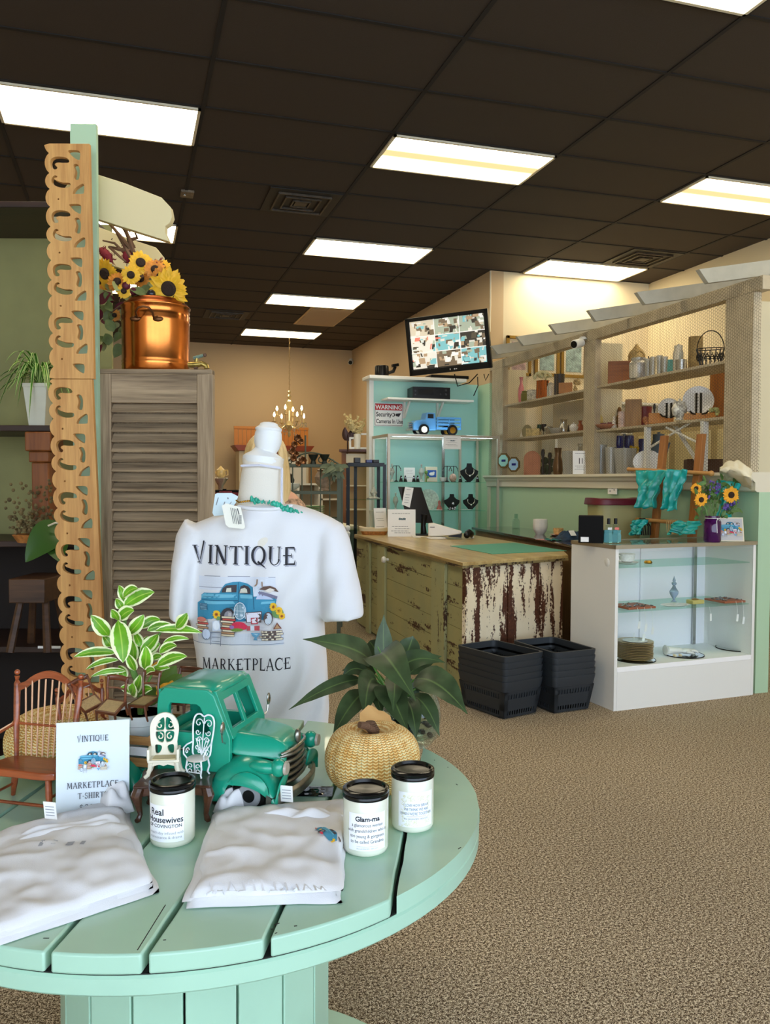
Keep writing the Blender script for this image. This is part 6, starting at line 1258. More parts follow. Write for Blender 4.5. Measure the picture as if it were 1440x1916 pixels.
for sy, nm_ in ((-1, 'near'), (1, 'far')):
    f = MB(); fender(f, -.13, .004, -.052, sy*.050, sy*.055, .094, .042); f.build('front_fender', M_tt, tt, solid=.003, smooth=60)
    f = MB(); fender(f, -.385, -.26, -.325, sy*.072, sy*.030, .078, .036); f.build('rear_fender', M_tt, tt, solid=.003, smooth=60)
    f = MB(); f.b3(-.27, -.12, min(sy*.075, sy*.1), max(sy*.075, sy*.1), .026, .032); f.build('running_board', M_tt, tt, bevel=.002)
    for x in (-.052, -.325):
        f = MB(); f.tube([(x, sy*.074, .034), (x, sy*.078, .034), (x, sy*.094, .034), (x, sy*.098, .034)], [.028, .034, .034, .029], 28); wl = f.build('wheel', M_black, tt)
        f = MB(); f.tube([(x, sy*.0975, .034), (x, sy*.0995, .034)], [.022, .020], 26); f.build('hub_ring', mat('grey_hub', (140, 142, 144), .4), wl); f = MB(); f.tube([(x, sy*.099, .034), (x, sy*.1005, .034)], .011, 20); f.build('hub_center', M_black, wl)
    f = MB(); f.ball((-.003, sy*.083, .083), (.014, .014, .016), 20); f.ball((-.03, sy*.083, .082), (.03, .014, .012), 16); hl = f.build('headlight_pod', M_tt, tt); f = MB(); f.tube([(.009, sy*.083, .083), (.0135, sy*.083, .083)], [.0115, .0105], 22); f.build('lens', mat('aged_lens', (176, 166, 150), .35), hl)
    f = MB(); f.tube([(-.105, sy*.078, .115), (-.10, sy*.1, .125), (-.10, sy*.104, .14)], .0016, 6); f.ball((-.098, sy*.104, .15), (.003, .008, .012), 14); f.build('side_mirror', M_chrome, tt)
    f = MB(); f.tube([(-.195, sy*.079, .102), (-.19, sy*.087, .102), (-.17, sy*.087, .102)], .0025, 6); f.build('door_handle', M_chrome, tt)
    f = MB(); f.b3(-.1, -.097, sy*.0755-.001, sy*.0755+.001, .04, .125); f.b3(-.236, -.1, sy*.0785-.0006, sy*.0785+.0006, .118, .12); f.build('door_seam', mat('teal_dark_line', (12, 96, 78), .5), tt)
f = MB()
for k in range(5):
    z = .045+k*.0115; w_ = .062-.0028*k*(1 if k > 2 else .3); f.tube([(.004-.018*abs(2*i/14-1)**3, w_*(2*i/14-1), z) for i in range(15)], .0038, 8)
f.build('grille_bar', M_pew, tt); f = MB(); f.grid(12, 4, lambda u, v: (-.008-.014*abs(2*u-1)**3, .054*(2*u-1), .038+.055*v)); f.build('grille_back', mat('grille_dark', (52, 50, 46), .5, .5), tt)  # dark metal sheet behind the grille bars
f = MB(); f.tube([(.005-.014*abs(2*i/14-1)**3, .058*(2*i/14-1), .101-.004*abs(2*i/14-1)**2) for i in range(15)], .003, 8); f.build('grille_trim', M_chrome, tt)
f = MB(); f.ball((.001, 0, .115), (.006, .009, .013), 14); f.build('hood_ornament', M_pew, tt)
f = MB(); vs = []
for i in range(17):
    a = 2*i/16-1; x = .014-.03*abs(a)**2.4; y = .108*a
    for dx, z in ((0, .018), (.007, .022), (.008, .036), (.001, .041)): vs.append((x+dx, y, z))
f.add(vs, [(i*4+j, i*4+(j+1) % 4, (i+1)*4+(j+1) % 4, (i+1)*4+j) for i in range(16) for j in range(4)]+[(0, 1, 2, 3), (67, 66, 65, 64)]); f.build('bumper', M_pew, tt, bevel=.001)
f = MB(); f.b3(-.39, -.24, -.07, .07, .045, .052); f.build('bed_floor', M_tt, tt)
M_slat = wood('bed_slat_wood', (196, 150, 90), (130, 84, 40), 'x', 30); M_wslat = mat('bed_slat_white', (214, 214, 216), .6)
for sy in (-1, 1):
    for k, (z, mm) in enumerate(((.058, M_slat), (.078, M_wslat), (.098, M_slat))):
        MB().b3(-.39, -.245, sy*.076-.002, sy*.076+.002, z, z+.016).build('bed_slat', mm, tt, bevel=.001)
    for x in (-.385, -.25): MB().b3(x-.004, x+.004, sy*.079-.003, sy*.079+.003, .045, .118).build('bed_stake', M_slat, tt)
MB().b3(-.393, -.389, -.078, .078, .045, .115).build('tailgate', M_slat, tt)
f = MB(); f.grid(30, 16, lambda u, v: (-.03+.09*u, -.05+.05*v+.02*math.sin(u*5), .0012)); 
sp_ = zp(585, 1482, TZ); f = MB(); f.grid(20, 14, lambda u, v: ((u-.5)*.075, (v-.5)*.05, .0015+.004*abs(noise.noise(Vector((u*5, v*5, 2))))*max(0, 1-(2*u-1)**2)*max(0, 1-(2*v-1)**2))); tag(f.build('glass_dish', mat('black_gloss_puddle', (14, 20, 24), .08), loc=sp_, rz=-.3), 'small glossy black dish lying in front of the teal truck bumper', 'dish')

# planter standing in the truck bed
pc = FB+hv_*(-.318)+Vector((0, 0, .0525)); pl_t = T('ribbed_planter', 'white ribbed planter standing in the bed of the teal toy truck', 'planter', pc)
M_pl = mat('planter_white', (224, 226, 224), .45)
f = MB(); pr = [(.044, 0), (.047, .004), (.052, .035), (.053, .036), (.053, .04), (.056, .068), (.058, .07), (.058, .074), (.0605, .088), (.057, .088), (.052, .07), (0, .068)]; f.lathe(pr, n=48); f.build('pot', M_pl, pl_t)
MB().lathe([(0, .078), (.053, .078)], n=24).build('soil', mat('soil', (44, 32, 22), .95, bump=1, bscale=200), pl_t)
f = MB(); f.tube([(-.055, -.03, .066), (-.075, -.045, .05), (-.055, -.055, .022), (-.04, -.05, .02)], .0028, 8); f.build('handle', mat('dark_green_wire', (60, 90, 76), .5), pl_t)
# variegated plant
def leafmat(name, c_in, c_edge, edge=.62, rough=.35, vein=None, jag=.35):
    m = mat(name, c_in, rough, spec=.3); q = NT(m); at = q.new('ShaderNodeAttribute', attribute_name='luv'); sx = q.new('ShaderNodeSeparateXYZ'); q.l(at.outputs['Vector'], sx.inputs[0])
    ab = q.new('ShaderNodeMath', operation='ABSOLUTE'); q.l(sx.outputs[0], ab.inputs[0])
    n = q.noise(q.obj(), 90, 3); ma = q.new('ShaderNodeMath', operation='MULTIPLY_ADD'); q.l(n, ma.inputs[0]); ma.inputs[1].default_value = jag; q.l(ab.outputs[0], ma.inputs[2])
    n2 = q.noise(q.obj(), 26, 2); ga = q.ramp(n2, [(.3, tuple(x*.62 for x in lin(c_in))), (.7, tuple(min(1, x*1.3) for x in lin(c_in)))])
    f_ = q.ramp(ma.outputs[0], [(edge+jag*.5-.03, (0, 0, 0)), (edge+jag*.5+.03, (1, 1, 1))]); mx = q.new('ShaderNodeMix', data_type='RGBA'); q.l(f_, mx.inputs[0]); q.l(ga, mx.inputs[6]); mx.inputs[7].default_value = (*lin(c_edge), 1)
    out = mx.outputs[2]
    if vein:
        vf = q.ramp(ab.outputs[0], [(0, (1, 1, 1)), (.10, (0, 0, 0))]); m2 = q.new('ShaderNodeMix', data_type='RGBA'); q.l(vf, m2.inputs[0]); q.l(out, m2.inputs[6]); m2.inputs[7].default_value = (*lin(vein), 1); out = m2.outputs[2]
    q.col(out); return m
M_var = leafmat('variegated_leaf', (104, 160, 34), (232, 236, 184), .66, vein=(170, 196, 80)); M_lily = leafmat('lily_leaf', (58, 74, 44), (58, 74, 44), 3, .42, vein=(92, 112, 62), jag=.1)
vp = T('variegated_plant', 'variegated cream edged leafy houseplant growing in the white ribbed planter', 'plant', pc+Vector((0, 0, .07)))
PD = dep(pc)+.0; o_ = vp.location
def Q(x, y, dd=0): return P(x, y, PD+dd)-o_
rl_ = random.Random(9)
stm = MB()
base = Vector((0, 0, .0)); tops = [Q(243, 1240), Q(232, 1150), Q(285, 1210), Q(262, 1290)]
stm.tube([base, Q(262, 1290, .01), Q(243, 1240), Q(234, 1180), Q(231, 1110)], [.006, .0065, .006, .004, .0025], 8); stm.tube([base, Q(268, 1270, .03), Q(285, 1210, .03), Q(305, 1175, .03), Q(330, 1174, .0)], [.004, .004, .003, .002, .001], 7); stm.tube([base, Q(270, 1290, -.02), Q(290, 1250, -.02)], [.004, .003, .002], 7)
stm.build('stem', mat('plant_stem', (88, 130, 50), .5), vp)
VL = [(232, 1124, 222, 1095, 17, 0), (230, 1118, 258, 1102, 19, -.02), (231, 1135, 289, 1108, 28, -.01), (228, 1140, 216, 1120, 17, 0), (222, 1160, 251, 1143, 24, -.03), (221, 1162, 208, 1140, 20, -.02), (221, 1161, 230, 1240, 36, -.05),
      (203, 1190, 170, 1151, 27, -.03), (240, 1186, 269, 1150, 24, -.02), (208, 1210, 192, 1188, 20, 0), (218, 1222, 138, 1229, 18, 0), (222, 1235, 160, 1253, 12, 0), (236, 1256, 169, 1267, 11, -.02), (238, 1268, 190, 1264, 12, .02), (262, 1176, 300, 1160, 20, .03),
      (275, 1180, 328, 1174, 19, .01), (328, 1175, 350, 1147, 24, -.02), (290, 1180, 378, 1184, 17, 0), (305, 1203, 354, 1196, 11, 0), (298, 1222, 331, 1209, 17, -.03), (293, 1246, 350, 1228, 22, -.03), (270, 1252, 272, 1208, 24, -.04), (248, 1240, 246, 1196, 20, 0),
      (275, 1262, 318, 1250, 15, -.02), (258, 1300, 224, 1288, 20, -.04), (250, 1298, 262, 1262, 20, -.02), (245, 1300, 248, 1278, 24, -.05), (262, 1222, 296, 1186, 26, .03), (268, 1230, 300, 1205, 22, .04), (255, 1230, 276, 1190, 26, .05), (285, 1235, 304, 1232, 14, 0), (232, 1270, 222, 1245, 20, .02), (258, 1300, 285, 1290, 18, -.03), (252, 1255, 236, 1222, 18, -.03), (270, 1262, 290, 1256, 14, -.05), (262, 1210, 250, 1182, 18, .03)]
for x0, y0_, x1, y1_, w_, dd in VL:
    a, b = Q(x0, y0_, dd*.5), Q(x1, y1_, dd); up = Vector((0, 0, .012)) if abs(x1-x0) > abs(y1_-y0_) else Vector((.004, -.012, 0)); m_ = (a+b)/2+up
    nr = Vector((-.28+rl_.uniform(-.35, .35), -.9, rl_.uniform(-.1, .5))); k = w_*PD/FPX
    f = MB(); f.leaf(a, m_, b, k*1.05, nr, .22, 9, lambda t: max(0, math.sin(PI*t**.85))**.75, .05); f.build('leaf', M_var, vp, smooth=60)
for x, y in ((290, 1250), (303, 1290), (318, 1285)):
    f = MB(); c = Q(x, y, .02)
    for k in range(5): a = 2*PI*k/5; f.leaf(c, c+Vector((.008*math.cos(a), -.004, .008*math.sin(a))), c+Vector((.014*math.cos(a), -.003, .014*math.sin(a))), .012, (0, -1, 0))
    f.build('yellow_bud', mat('orange_petal', (232, 160, 30), .6), vp)
for x0, y0_, x1, y1_ in ((300, 1300, 330, 1245), (312, 1300, 340, 1262), (270, 1320, 300, 1290)): f = MB(); a, b = Q(x0, y0_, .05), Q(x1, y1_, .05); f.leaf(a, (a+b)/2+Vector((0, 0, .01)), b, .034, (0, -1, .2)); f.build('leaf', mat('mid_green_leaf', (92, 120, 40), .5), vp, smooth=60)

# doll chairs
M_cw = wood('doll_chair_wood', (122, 66, 38), (70, 34, 18), 'x', 60, .4, .1, .3); M_cane = mat('cane_seat', (190, 156, 104), .7, bump=.8, bscale=500, var=.12, vscale=300)
def dollchair(label, loc, s, rz, tilt):
    t = T('doll_chair', label, 'miniature chair', loc, rz, 'miniature cane seated chairs', tilt)
    MB().b3(-.5*s, .5*s, -.5*s, .45*s, -.02*s, .05*s).build('cane_seat', M_cane, t, bevel=.001)
    f = MB(); f.b3(-.55*s, .55*s, -.55*s, -.45*s, -.08*s, .06*s); f.b3(-.55*s, .55*s, .42*s, .52*s, -.08*s, .06*s); f.b3(-.55*s, -.46*s, -.5*s, .5*s, -.08*s, .06*s); f.b3(.46*s, .55*s, -.5*s, .5*s, -.08*s, .06*s); f.build('seat_frame', M_cw, t)
    for x in (-.5, .5): f = MB(); f.tube([(x*s, .5*s, -.75*s), (x*s*.96, .46*s, 0), (x*s*.98, .62*s, .6*s), (x*s*1.02, .85*s, 1.1*s)], .065*s, 6); f.build('back_post', M_cw, t); f = MB(); f.tube([(x*s, -.5*s, 0), (x*s*1.02, -.56*s, -.45*s), (x*s*.98, -.52*s, -.75*s)], [.07*s, .055*s, .045*s], 6); f.build('leg', M_cw, t)
    f = MB(); f.grid(9, 3, lambda u, v: ((u-.5)*1.15*s, (.80+.10*v-.12*(1-(2*u-1)**2)*-1)*s, (.92+.24*v)*s)); f.build('top_rail', M_cw, t, solid=.06*s); f = MB(); f.tube([(-.5*s, .66*s, .6*s), (0, .74*s, .6*s), (.5*s, .66*s, .6*s)], .05*s, 6); f.build('cross_rail', M_cw, t)
    return t
k = PD/FPX
dollchair('miniature cane seated chair perched in the white planter, facing right of the plant stem', P(270, 1312, PD-.06), 38*k, -YAW+rad(-28), (rad(12), rad(-4)))
dollchair('miniature cane seated chair with a pale seat, left of the white planter', P(208, 1322, PD-.10), 36*k, -YAW+rad(-14), (rad(20), rad(4)))
dollchair('leftmost miniature chair, tilted backwards on the straw pumpkin behind the sign', P(168, 1316, PD-.08), 33*k, -YAW+rad(38), (rad(18), rad(-20)))
dollchair('miniature chair half hidden behind the teal truck cab', P(338, 1308, PD+.03), 44*k, -YAW+rad(-20), (rad(4), 0))

# straw pumpkins
mS = mat('braided_straw', (222, 184, 112), .55); q = NT(mS); at = q.new('ShaderNodeAttribute', attribute_name='luv'); mp_ = q.new('ShaderNodeMapping'); q.l(at.outputs['Vector'], mp_.inputs[0])
mp_.inputs['Scale'].default_value = (54, 40, 1); sx = q.new('ShaderNodeSeparateXYZ'); q.l(mp_.outputs[0], sx.inputs[0])
fr = q.new('ShaderNodeMath', operation='PINGPONG'); q.l(sx.outputs[0], fr.inputs[0]); fr.inputs[1].default_value = .5
ad = q.new('ShaderNodeMath', operation='MULTIPLY_ADD'); q.l(fr.outputs[0], ad.inputs[0]); ad.inputs[1].default_value = 1.0; q.l(sx.outputs[1], ad.inputs[2])
sn = q.new('ShaderNodeMath', operation='MULTIPLY'); q.l(ad.outputs[0], sn.inputs[0]); sn.inputs[1].default_value = 2*PI; s2 = q.new('ShaderNodeMath', operation='SINE'); q.l(sn.outputs[0], s2.inputs[0])
n_ = q.noise(q.obj(), 60, 3); a2 = q.new('ShaderNodeMath', operation='MULTIPLY_ADD'); q.l(s2.outputs[0], a2.inputs[0]); a2.inputs[1].default_value = .3; q.l(n_, a2.inputs[2])
edge = q.ramp(fr.outputs[0], [(0, (.25, .25, .25)), (.09, (1, 1, 1))]); cm_ = q.ramp(a2.outputs[0], [(.2, lin((206, 144, 64))), (.5, lin((242, 196, 108))), (.8, lin((255, 238, 184)))])
mx = q.new('ShaderNodeMix', data_type='RGBA', blend_type='MULTIPLY'); mx.inputs[0].default_value = .6; q.l(cm_, mx.inputs[6]); q.l(edge, mx.inputs[7]); q.col(mx.outputs[2])
hh = q.new('ShaderNodeMath', operation='MULTIPLY'); q.l(edge, hh.inputs[0]); q.l(a2.outputs[0], hh.inputs[1]); q.bump(hh.outputs[0], .7, .004)
def pumpkin(label, loc, r, h, stem=True, rz=0):
    t = T('straw_pumpkin', label, 'pumpkin', loc, rz); f = MB(); n, m = 132, 44; vs = []; uv = []
    for j in range(m+1):
        v_ = j/m; a = PI*v_; rr_ = (math.sin(a)**.72)*(1); zz = -math.cos(a)
        z = h*.5+h*.5*math.copysign(abs(zz)**.9, zz)-(h*.22*math.exp(-(rr_/.34)**2) if zz > 0 else -h*.05*math.exp(-(rr_/.4)**2))
        for i in range(n):
            g = 2*PI*i/n; lob = 1-.045*(1-abs(math.sin(4.5*g+.3*math.sin(g*2))))**2.2*(.3+.7*rr_)+.012*math.sin(g*3+v_*5); x = r*rr_*lob; vs.append((x*math.cos(g), x*math.sin(g), z)); uv.append((i/n, v_))
    f.add(vs, [(j*n+i, j*n+(i+1) % n, (j+1)*n+(i+1) % n, (j+1)*n+i) for j in range(m) for i in range(n)], uv); f.build('body', mS, t, smooth=80)
    if stem:
        f = MB(); f.tube([(0, 0, h*.74), (.0, -.002, h*.86), (-.008, -.006, h*.93), (-.025, -.008, h*1.02), (-.042, -.004, h*1.06)], [.012, .0095, .0085, .0075, .006], 12)
        for k_ in range(9): f.lathe([(.0105-.0002*k_, 0), (.0125-.0003*k_, .0015), (.0105-.0002*k_, .003)], (0-.004*max(0, k_-4), -.001*k_, h*.76+k_*.0045), 14)
        f.build('stem', mat('twine_stem', (96, 66, 44), .8, bump=1, bscale=300), t)
        f = MB(); f.leaf((0, 0, h*.80), (.05, .03, h*1.02), (.085, .025, h*.93), .075, (0, -.5, 1), .1, 10, None, .2); f.build('paper_leaf', mat('kraft_leaf', (204, 160, 100), .8), t)
    return t
pumpkin('golden braided straw pumpkin with twine stem beside the teal truck', zp(696, 1480, TZ), .089, .128, rz=.6)
pumpkin('braided straw pumpkin behind the acrylic sign and the wooden doll chair', zp(108, 1452, TZ)+Vector((0, .02, 0)), .10, .13, False)

# glass vase with peace lily
vl = zp(772, 1398, TZ)+Vector((0, .03, 0)); lv = T('glass_vase', 'round clear glass vase with dark stones behind the straw pumpkin', 'vase', vl); VD = dep(vl)
MB().lathe([(0, .002), (.05, .0), (.066, .02), (.072, .055), (.068, .09), (.058, .115), (.056, .12), (.054, .115), (.064, .09), (.068, .055), (.062, .022), (0, .008)], n=48).build('glass_bowl', M_glass, lv, smooth=80)
f = MB(); rr = random.Random(2)
for k_ in range(70): a = rr.uniform(0, 6.28); q_ = rr.uniform(0, .05); f.ball((q_*math.cos(a), q_*math.sin(a), rr.uniform(.014, .085)), (rr.uniform(.006, .011), rr.uniform(.006, .011), rr.uniform(.004, .008)), 7)
f.build('stones', mat('black_pebbles', (30, 28, 30), .2), lv)
py_ = T('peace_lily', 'dark green peace lily plant spreading from the glass vase', 'plant', vl+Vector((0, 0, .09)))
o_ = py_.location
def Q2(x, y, dd=0): return P(x, y, VD+dd)-o_
LL = [((700, 1270, 0), (690, 1215, -.05), (566, 1196, -.14), 52), ((705, 1280, 0), (650, 1265, -.04), (540, 1328, -.16), 28), ((705, 1285, 0), (665, 1300, -.1), (622, 1378, -.16), 40), ((728, 1290, 0), (716, 1230, .02), (718, 1150, .03), 38), ((722, 1280, 0), (700, 1190, -.08), (778, 1312, -.20), 70),
      ((735, 1290, 0), (760, 1225, .02), (832, 1240, 0), 40), ((745, 1290, 0), (800, 1255, -.06), (874, 1336, -.12), 66), ((745, 1300, 0), (790, 1300, -.08), (822, 1378, -.12), 38), ((722, 1300, 0), (690, 1250, -.05), (682, 1348, -.16), 46), ((735, 1300, 0), (720, 1270, -.1), (764, 1372, -.2), 56),
      ((740, 1290, 0), (750, 1270, 0), (795, 1322, .03), 38), ((715, 1290, 0), (690, 1240, .02), (640, 1255, .03), 36), ((735, 1280, 0), (765, 1215, .07), (772, 1190, .08), 44), ((745, 1290, 0), (780, 1240, .06), (826, 1228, .06), 34), ((720, 1290, 0), (745, 1250, -.02), (700, 1240, -.05), 34), ((748, 1300, 0), (800, 1280, .03), (845, 1272, .06), 30), ((730, 1300, 0), (700, 1290, -.08), (716, 1340, -.14), 30), ((745, 1305, 0), (770, 1310, -.1), (778, 1385, -.14), 34), ((710, 1285, 0), (670, 1240, -.02), (640, 1268, -.04), 30), ((735, 1290, 0), (740, 1260, -.1), (735, 1330, -.17), 36), ((725, 1285, 0), (680, 1225, .04), (658, 1232, .05), 38), ((740, 1285, 0), (700, 1210, .05), (690, 1200, .06), 36)]
sm_ = MB()
for a, m_, b, w_ in LL:
    A1, Mm, B1 = Q2(*a), Q2(*m_), Q2(*b); s0 = A1.lerp(Mm, .55); sm_.tube([Vector((0, 0, -.01)), A1.lerp(Vector((0, 0, 0)), .3), s0], [.003, .0028, .002], 6)
    nr = Vector((rl_.uniform(-.3, .2), -.75, .65)); f = MB(); f.leaf(s0, Mm*1.0+(B1-A1)*.12, B1, w_*VD/FPX*1.0, nr, .18, 14, lambda t: max(0, math.sin(PI*min(1, t**.72)))**.9*(1 if t < .8 else 1-.55*(t-.8)/.2), .06); f.build('leaf', M_lily, py_, smooth=60)
sm_.tube([Q2(735, 1290), Q2(722, 1240, -.02), Q2(706, 1210, -.02)], [.002, .002, .0012], 6); sm_.build('stem', mat('lily_stem', (96, 140, 60), .5), py_)

# miniature table and chairs
M_mt = wood('mini_table_wood', (92, 56, 36), (50, 28, 18), 'x', 40, .3, .1, .3)
a, b, cfr = zp(258, 1538, TZ), zp(383, 1536, TZ), zp(262, 1510, TZ); md = dep((a+b)/2); mw = 145*md/FPX; mh = 70*md/FPX
mt_c = (a+b)/2+Vector((.012, .035, 0)); mtt = T('miniature_table', 'tiny dark carved wooden table with curved legs in front of the teal truck', 'miniature table', mt_c, -YAW+.04)
pts = [(-.5, -.3), (-.44, -.34), (-.25, -.31), (0, -.34), (.25, -.31), (.44, -.34), (.5, -.3), (.47, 0), (.5, .3), (.25, .32), (0, .34), (-.25, .32), (-.5, .3), (-.47, 0)]
f = MB(); f.prism([(x*mw, y*mw) for x, y in smoothloop(pts, 5)], mh-.005, mh); f.build('tabletop', M_mt, mtt, bevel=.0015)
f = MB(); f.wprism([(-.44*mw, mh-.005), (-.44*mw, mh-.022), (-.2*mw, mh-.016), (0, mh-.021), (.2*mw, mh-.016), (.44*mw, mh-.022), (.44*mw, mh-.005)], -.28*mw, -.265*mw); f.wprism([(-.44*mw, mh-.005), (-.44*mw, mh-.02), (.44*mw, mh-.02), (.44*mw, mh-.005)], .26*mw, .275*mw); f.b3(-.44*mw, -.42*mw, -.27*mw, .27*mw, mh-.02, mh-.005); f.b3(.42*mw, .44*mw, -.27*mw, .27*mw, mh-.02, mh-.005); f.build('apron', M_mt, mtt)
for x in (-1, 1):
    for y in (-1, 1): f = MB(); f.tube([(x*.43*mw, y*.27*mw, mh-.006), (x*.46*mw, y*.3*mw, mh*.72), (x*.44*mw, y*.28*mw, mh*.45), (x*.42*mw, y*.265*mw, mh*.2), (x*.44*mw, y*.29*mw, .004), (x*.46*mw, y*.32*mw, .003)], [.009, .010, .006, .0042, .005, .004], 8); f.build('leg', M_mt, mtt)
def flat(loops, th, bev=0): v, g_ = fill2d(loops, th, bev); return v, g_
def spiral(cx, cy, r, turns, d0, w_, sgn=1, n=26):
    out = []
    for i in range(n+1): t_ = i/n; a = d0+sgn*turns*2*PI*t_; rr_ = r*(1-.82*t_); out.append((cx+rr_*math.cos(a), cy+rr_*math.sin(a)))
    return out
mk = md/FPX
# cream fretwork rocking chair
M_ivc = mat('ivory_chair', (232, 224, 202), .45); rc = mt_c+Matrix.Rotation(-YAW, 3, 'Z') @ Vector((-24*mk, .0, mh+.0008))
t = T('miniature_rocking_chair', 'tiny ivory armchair with fretwork oval back standing on the miniature table', 'miniature chair', rc, -YAW+.1)
H = lambda v: v*mk
outer = [(-25, 32), (-27, 50), (-30, 78), (-29, 96), (-20, 110), (-5, 116), (10, 112), (20, 100), (23, 84), (20, 60), (20, 32)]
o_l = [(H(x), H(z)) for x, z in smoothloop(outer, 4)]
h1 = smoothloop([(-20, 84), (-14, 102), (-4, 108), (-4, 84)], 4); h2 = smoothloop([(-1, 84), (-1, 108), (9, 104), (15, 88), (15, 84)], 4); h3 = smoothloop([(-20, 81), (-4, 81), (-4, 62), (-12, 60), (-19, 68)], 4); h4 = smoothloop([(-1, 81), (15, 81), (14, 66), (6, 60), (-1, 62)], 4)
h5 = smoothloop([(-21, 56), (-10, 56), (-7, 50), (-12, 40), (-20, 40)], 4); h6 = smoothloop([(15, 56), (5, 56), (2, 50), (7, 40), (15, 40)], 4)
v, g_ = flat([o_l]+[[(H(x), H(z)) for x, z in h] for h in (h1, h2, h3, h4, h5, h6)], .004, .0008); f = MB(); f.add([Vector((p.x, H(14)+p.z+.10*p.y, p.y)) for p in v], g_)
bk = f.build('fretwork_back', M_ivc, t); f = MB()
for cx, cz, s_ in ((-12, 92, 1), (7, 92, -1), (-12, 71, -1), (7, 71, 1)): f.tube([(H(x), H(14)+.10*H(z), H(z)) for x, z in spiral(cx, cz, 7, .9, PI*.5, 2, s_)], .0011, 6)
f.build('scrolls', M_ivc, bk)
f = MB(); f.prism([(H(-30), H(-16)), (H(30), H(-16)), (H(24), H(16)), (H(-28), H(16))], H(31), H(36)); f.build('seat', M_ivc, t, bevel=.001)
MB().prism([(H(-22), H(-12)), (H(22), H(-12)), (H(18), H(12)), (H(-20), H(12))], H(36), H(37.5)).build('seat_pad', mat('tan_pad', (214, 196, 150), .8), t)
for x in (-29, 26): f = MB(); f.b3(H(x-2), H(x+3), H(-15), H(13), H(52), H(56)); f.b3(H(x-2), H(x+3), H(-15), H(-11), H(34), H(54)); f.b3(H(x-1), H(x+2), H(-12), H(13), H(34), H(52)); f.build('arm', M_ivc, t, bevel=.001)
for x, s_ in ((-24, -1), (24, 1)):
    for y in (-14, 13): f = MB(); f.tube([(H(x), H(y), H(32)), (H(x+s_*1), H(y), H(20)), (H(x+s_*5), H(y), H(8)), (H(x+s_*11), H(y), H(3))], [.0042, .0042, .0036, .0034], 8); f.build('leg', M_ivc, t)
f = MB(); f.wprism([(H(-22), H(31)), (H(-22), H(24)), (H(-8), H(28)), (0, H(25)), (H(8), H(28)), (H(22), H(24)), (H(22), H(31))], H(-15), H(-13.5)); f.build('apron', M_ivc, t)
# white wire chair
M_wc = mat('white_enamel', (240, 242, 244), .3); rc = mt_c+Matrix.Rotation(-YAW, 3, 'Z') @ Vector((38*mk, .004, mh+.0008))
t = T('miniature_wire_chair', 'tiny white scrolled metal chair with a high back standing on the miniature table', 'miniature chair', rc, -YAW-.35)
yb = lambda z: H(13)+.16*H(max(0, z-34))
f = MB(); f.tube([(H(x), yb(z), H(z)) for x, z in smoothloop([(-17, 34), (-21, 60), (-24, 92), (-20, 108), (-10, 112), (-1, 108), (8, 112), (19, 108), (23, 92), (20, 60), (16, 34)], 4)], .0016, 6, True); f.build('back_frame', M_wc, t)
f = MB()
for z in range(34, 108, 6): pass
for cx, cz, r_, s_, d0 in ((-11, 95, 9, 1, 0), (11, 95, 9, -1, PI), (-12, 78, 6, -1, 0), (12, 78, 6, 1, PI), (-8, 64, 6, 1, 0), (9, 64, 6, -1, PI), (-11, 50, 5, -1, 0), (10, 50, 5, 1, PI), (-5, 42, 5, 1, 0), (6, 42, 5, -1, PI)): f.tube([(H(x), yb(z), H(z)) for x, z in spiral(cx, cz, r_, 1.1, d0, 2, s_)], .0009, 5)
f.tube([(0, yb(34), H(34)), (0, yb(106), H(106))], .001, 5)
for x, z in ((-15, 44), (-8, 40), (8, 40), (15, 44)): f.tube([(0, yb(36), H(36)), (H(x*.6), yb(52), H(52)), (H(x), yb(66), H(66))], .0009, 5)
f.build('scrollwork', M_wc, t)
f = MB(); f.lathe([(0, H(32)), (H(20), H(32)), (H(21), H(34)), (H(18), H(36)), (0, H(37))], n=28); f.build('seat', mat('cream_cushion', (228, 220, 206), .7), t)
for x in (-15, 15):
    for y in (-12, 12): f = MB(); f.tube([(H(x), H(y), H(33)), (H(x*1.15), H(y*1.15), H(18)), (H(x*.95), H(y), H(6)), (H(x*1.15), H(y*1.2), H(1))], .0016, 6); f.build('leg', M_wc, t)
f = MB()
for s_ in (-1, 1):
    f.tube([(s_*H(20), yb(56), H(60)), (s_*H(24), H(0), H(58)), (s_*H(25), H(-10), H(54)), (s_*H(22), H(-14), H(44)), (s_*H(19), H(-8), H(35))], .0014, 6); f.tube([(s_*H(22)+0*x, H(-2)+H(x-0), H(z)) for x, z in spiral(0, 46, 7, 1.1, 0, 2)], .0009, 5)
    for cz in (22, 12): f.tube([(H(x), H(-13), H(z)) for x, z in spiral(s_*8, cz, 5.5, 1, 0 if s_ > 0 else PI, 2, s_)], .0009, 5)
f.tube([(H(-15), H(-13), H(10)), (H(15), H(-13), H(10))], .0009, 5); f.build('arm_scrolls', M_wc, t)

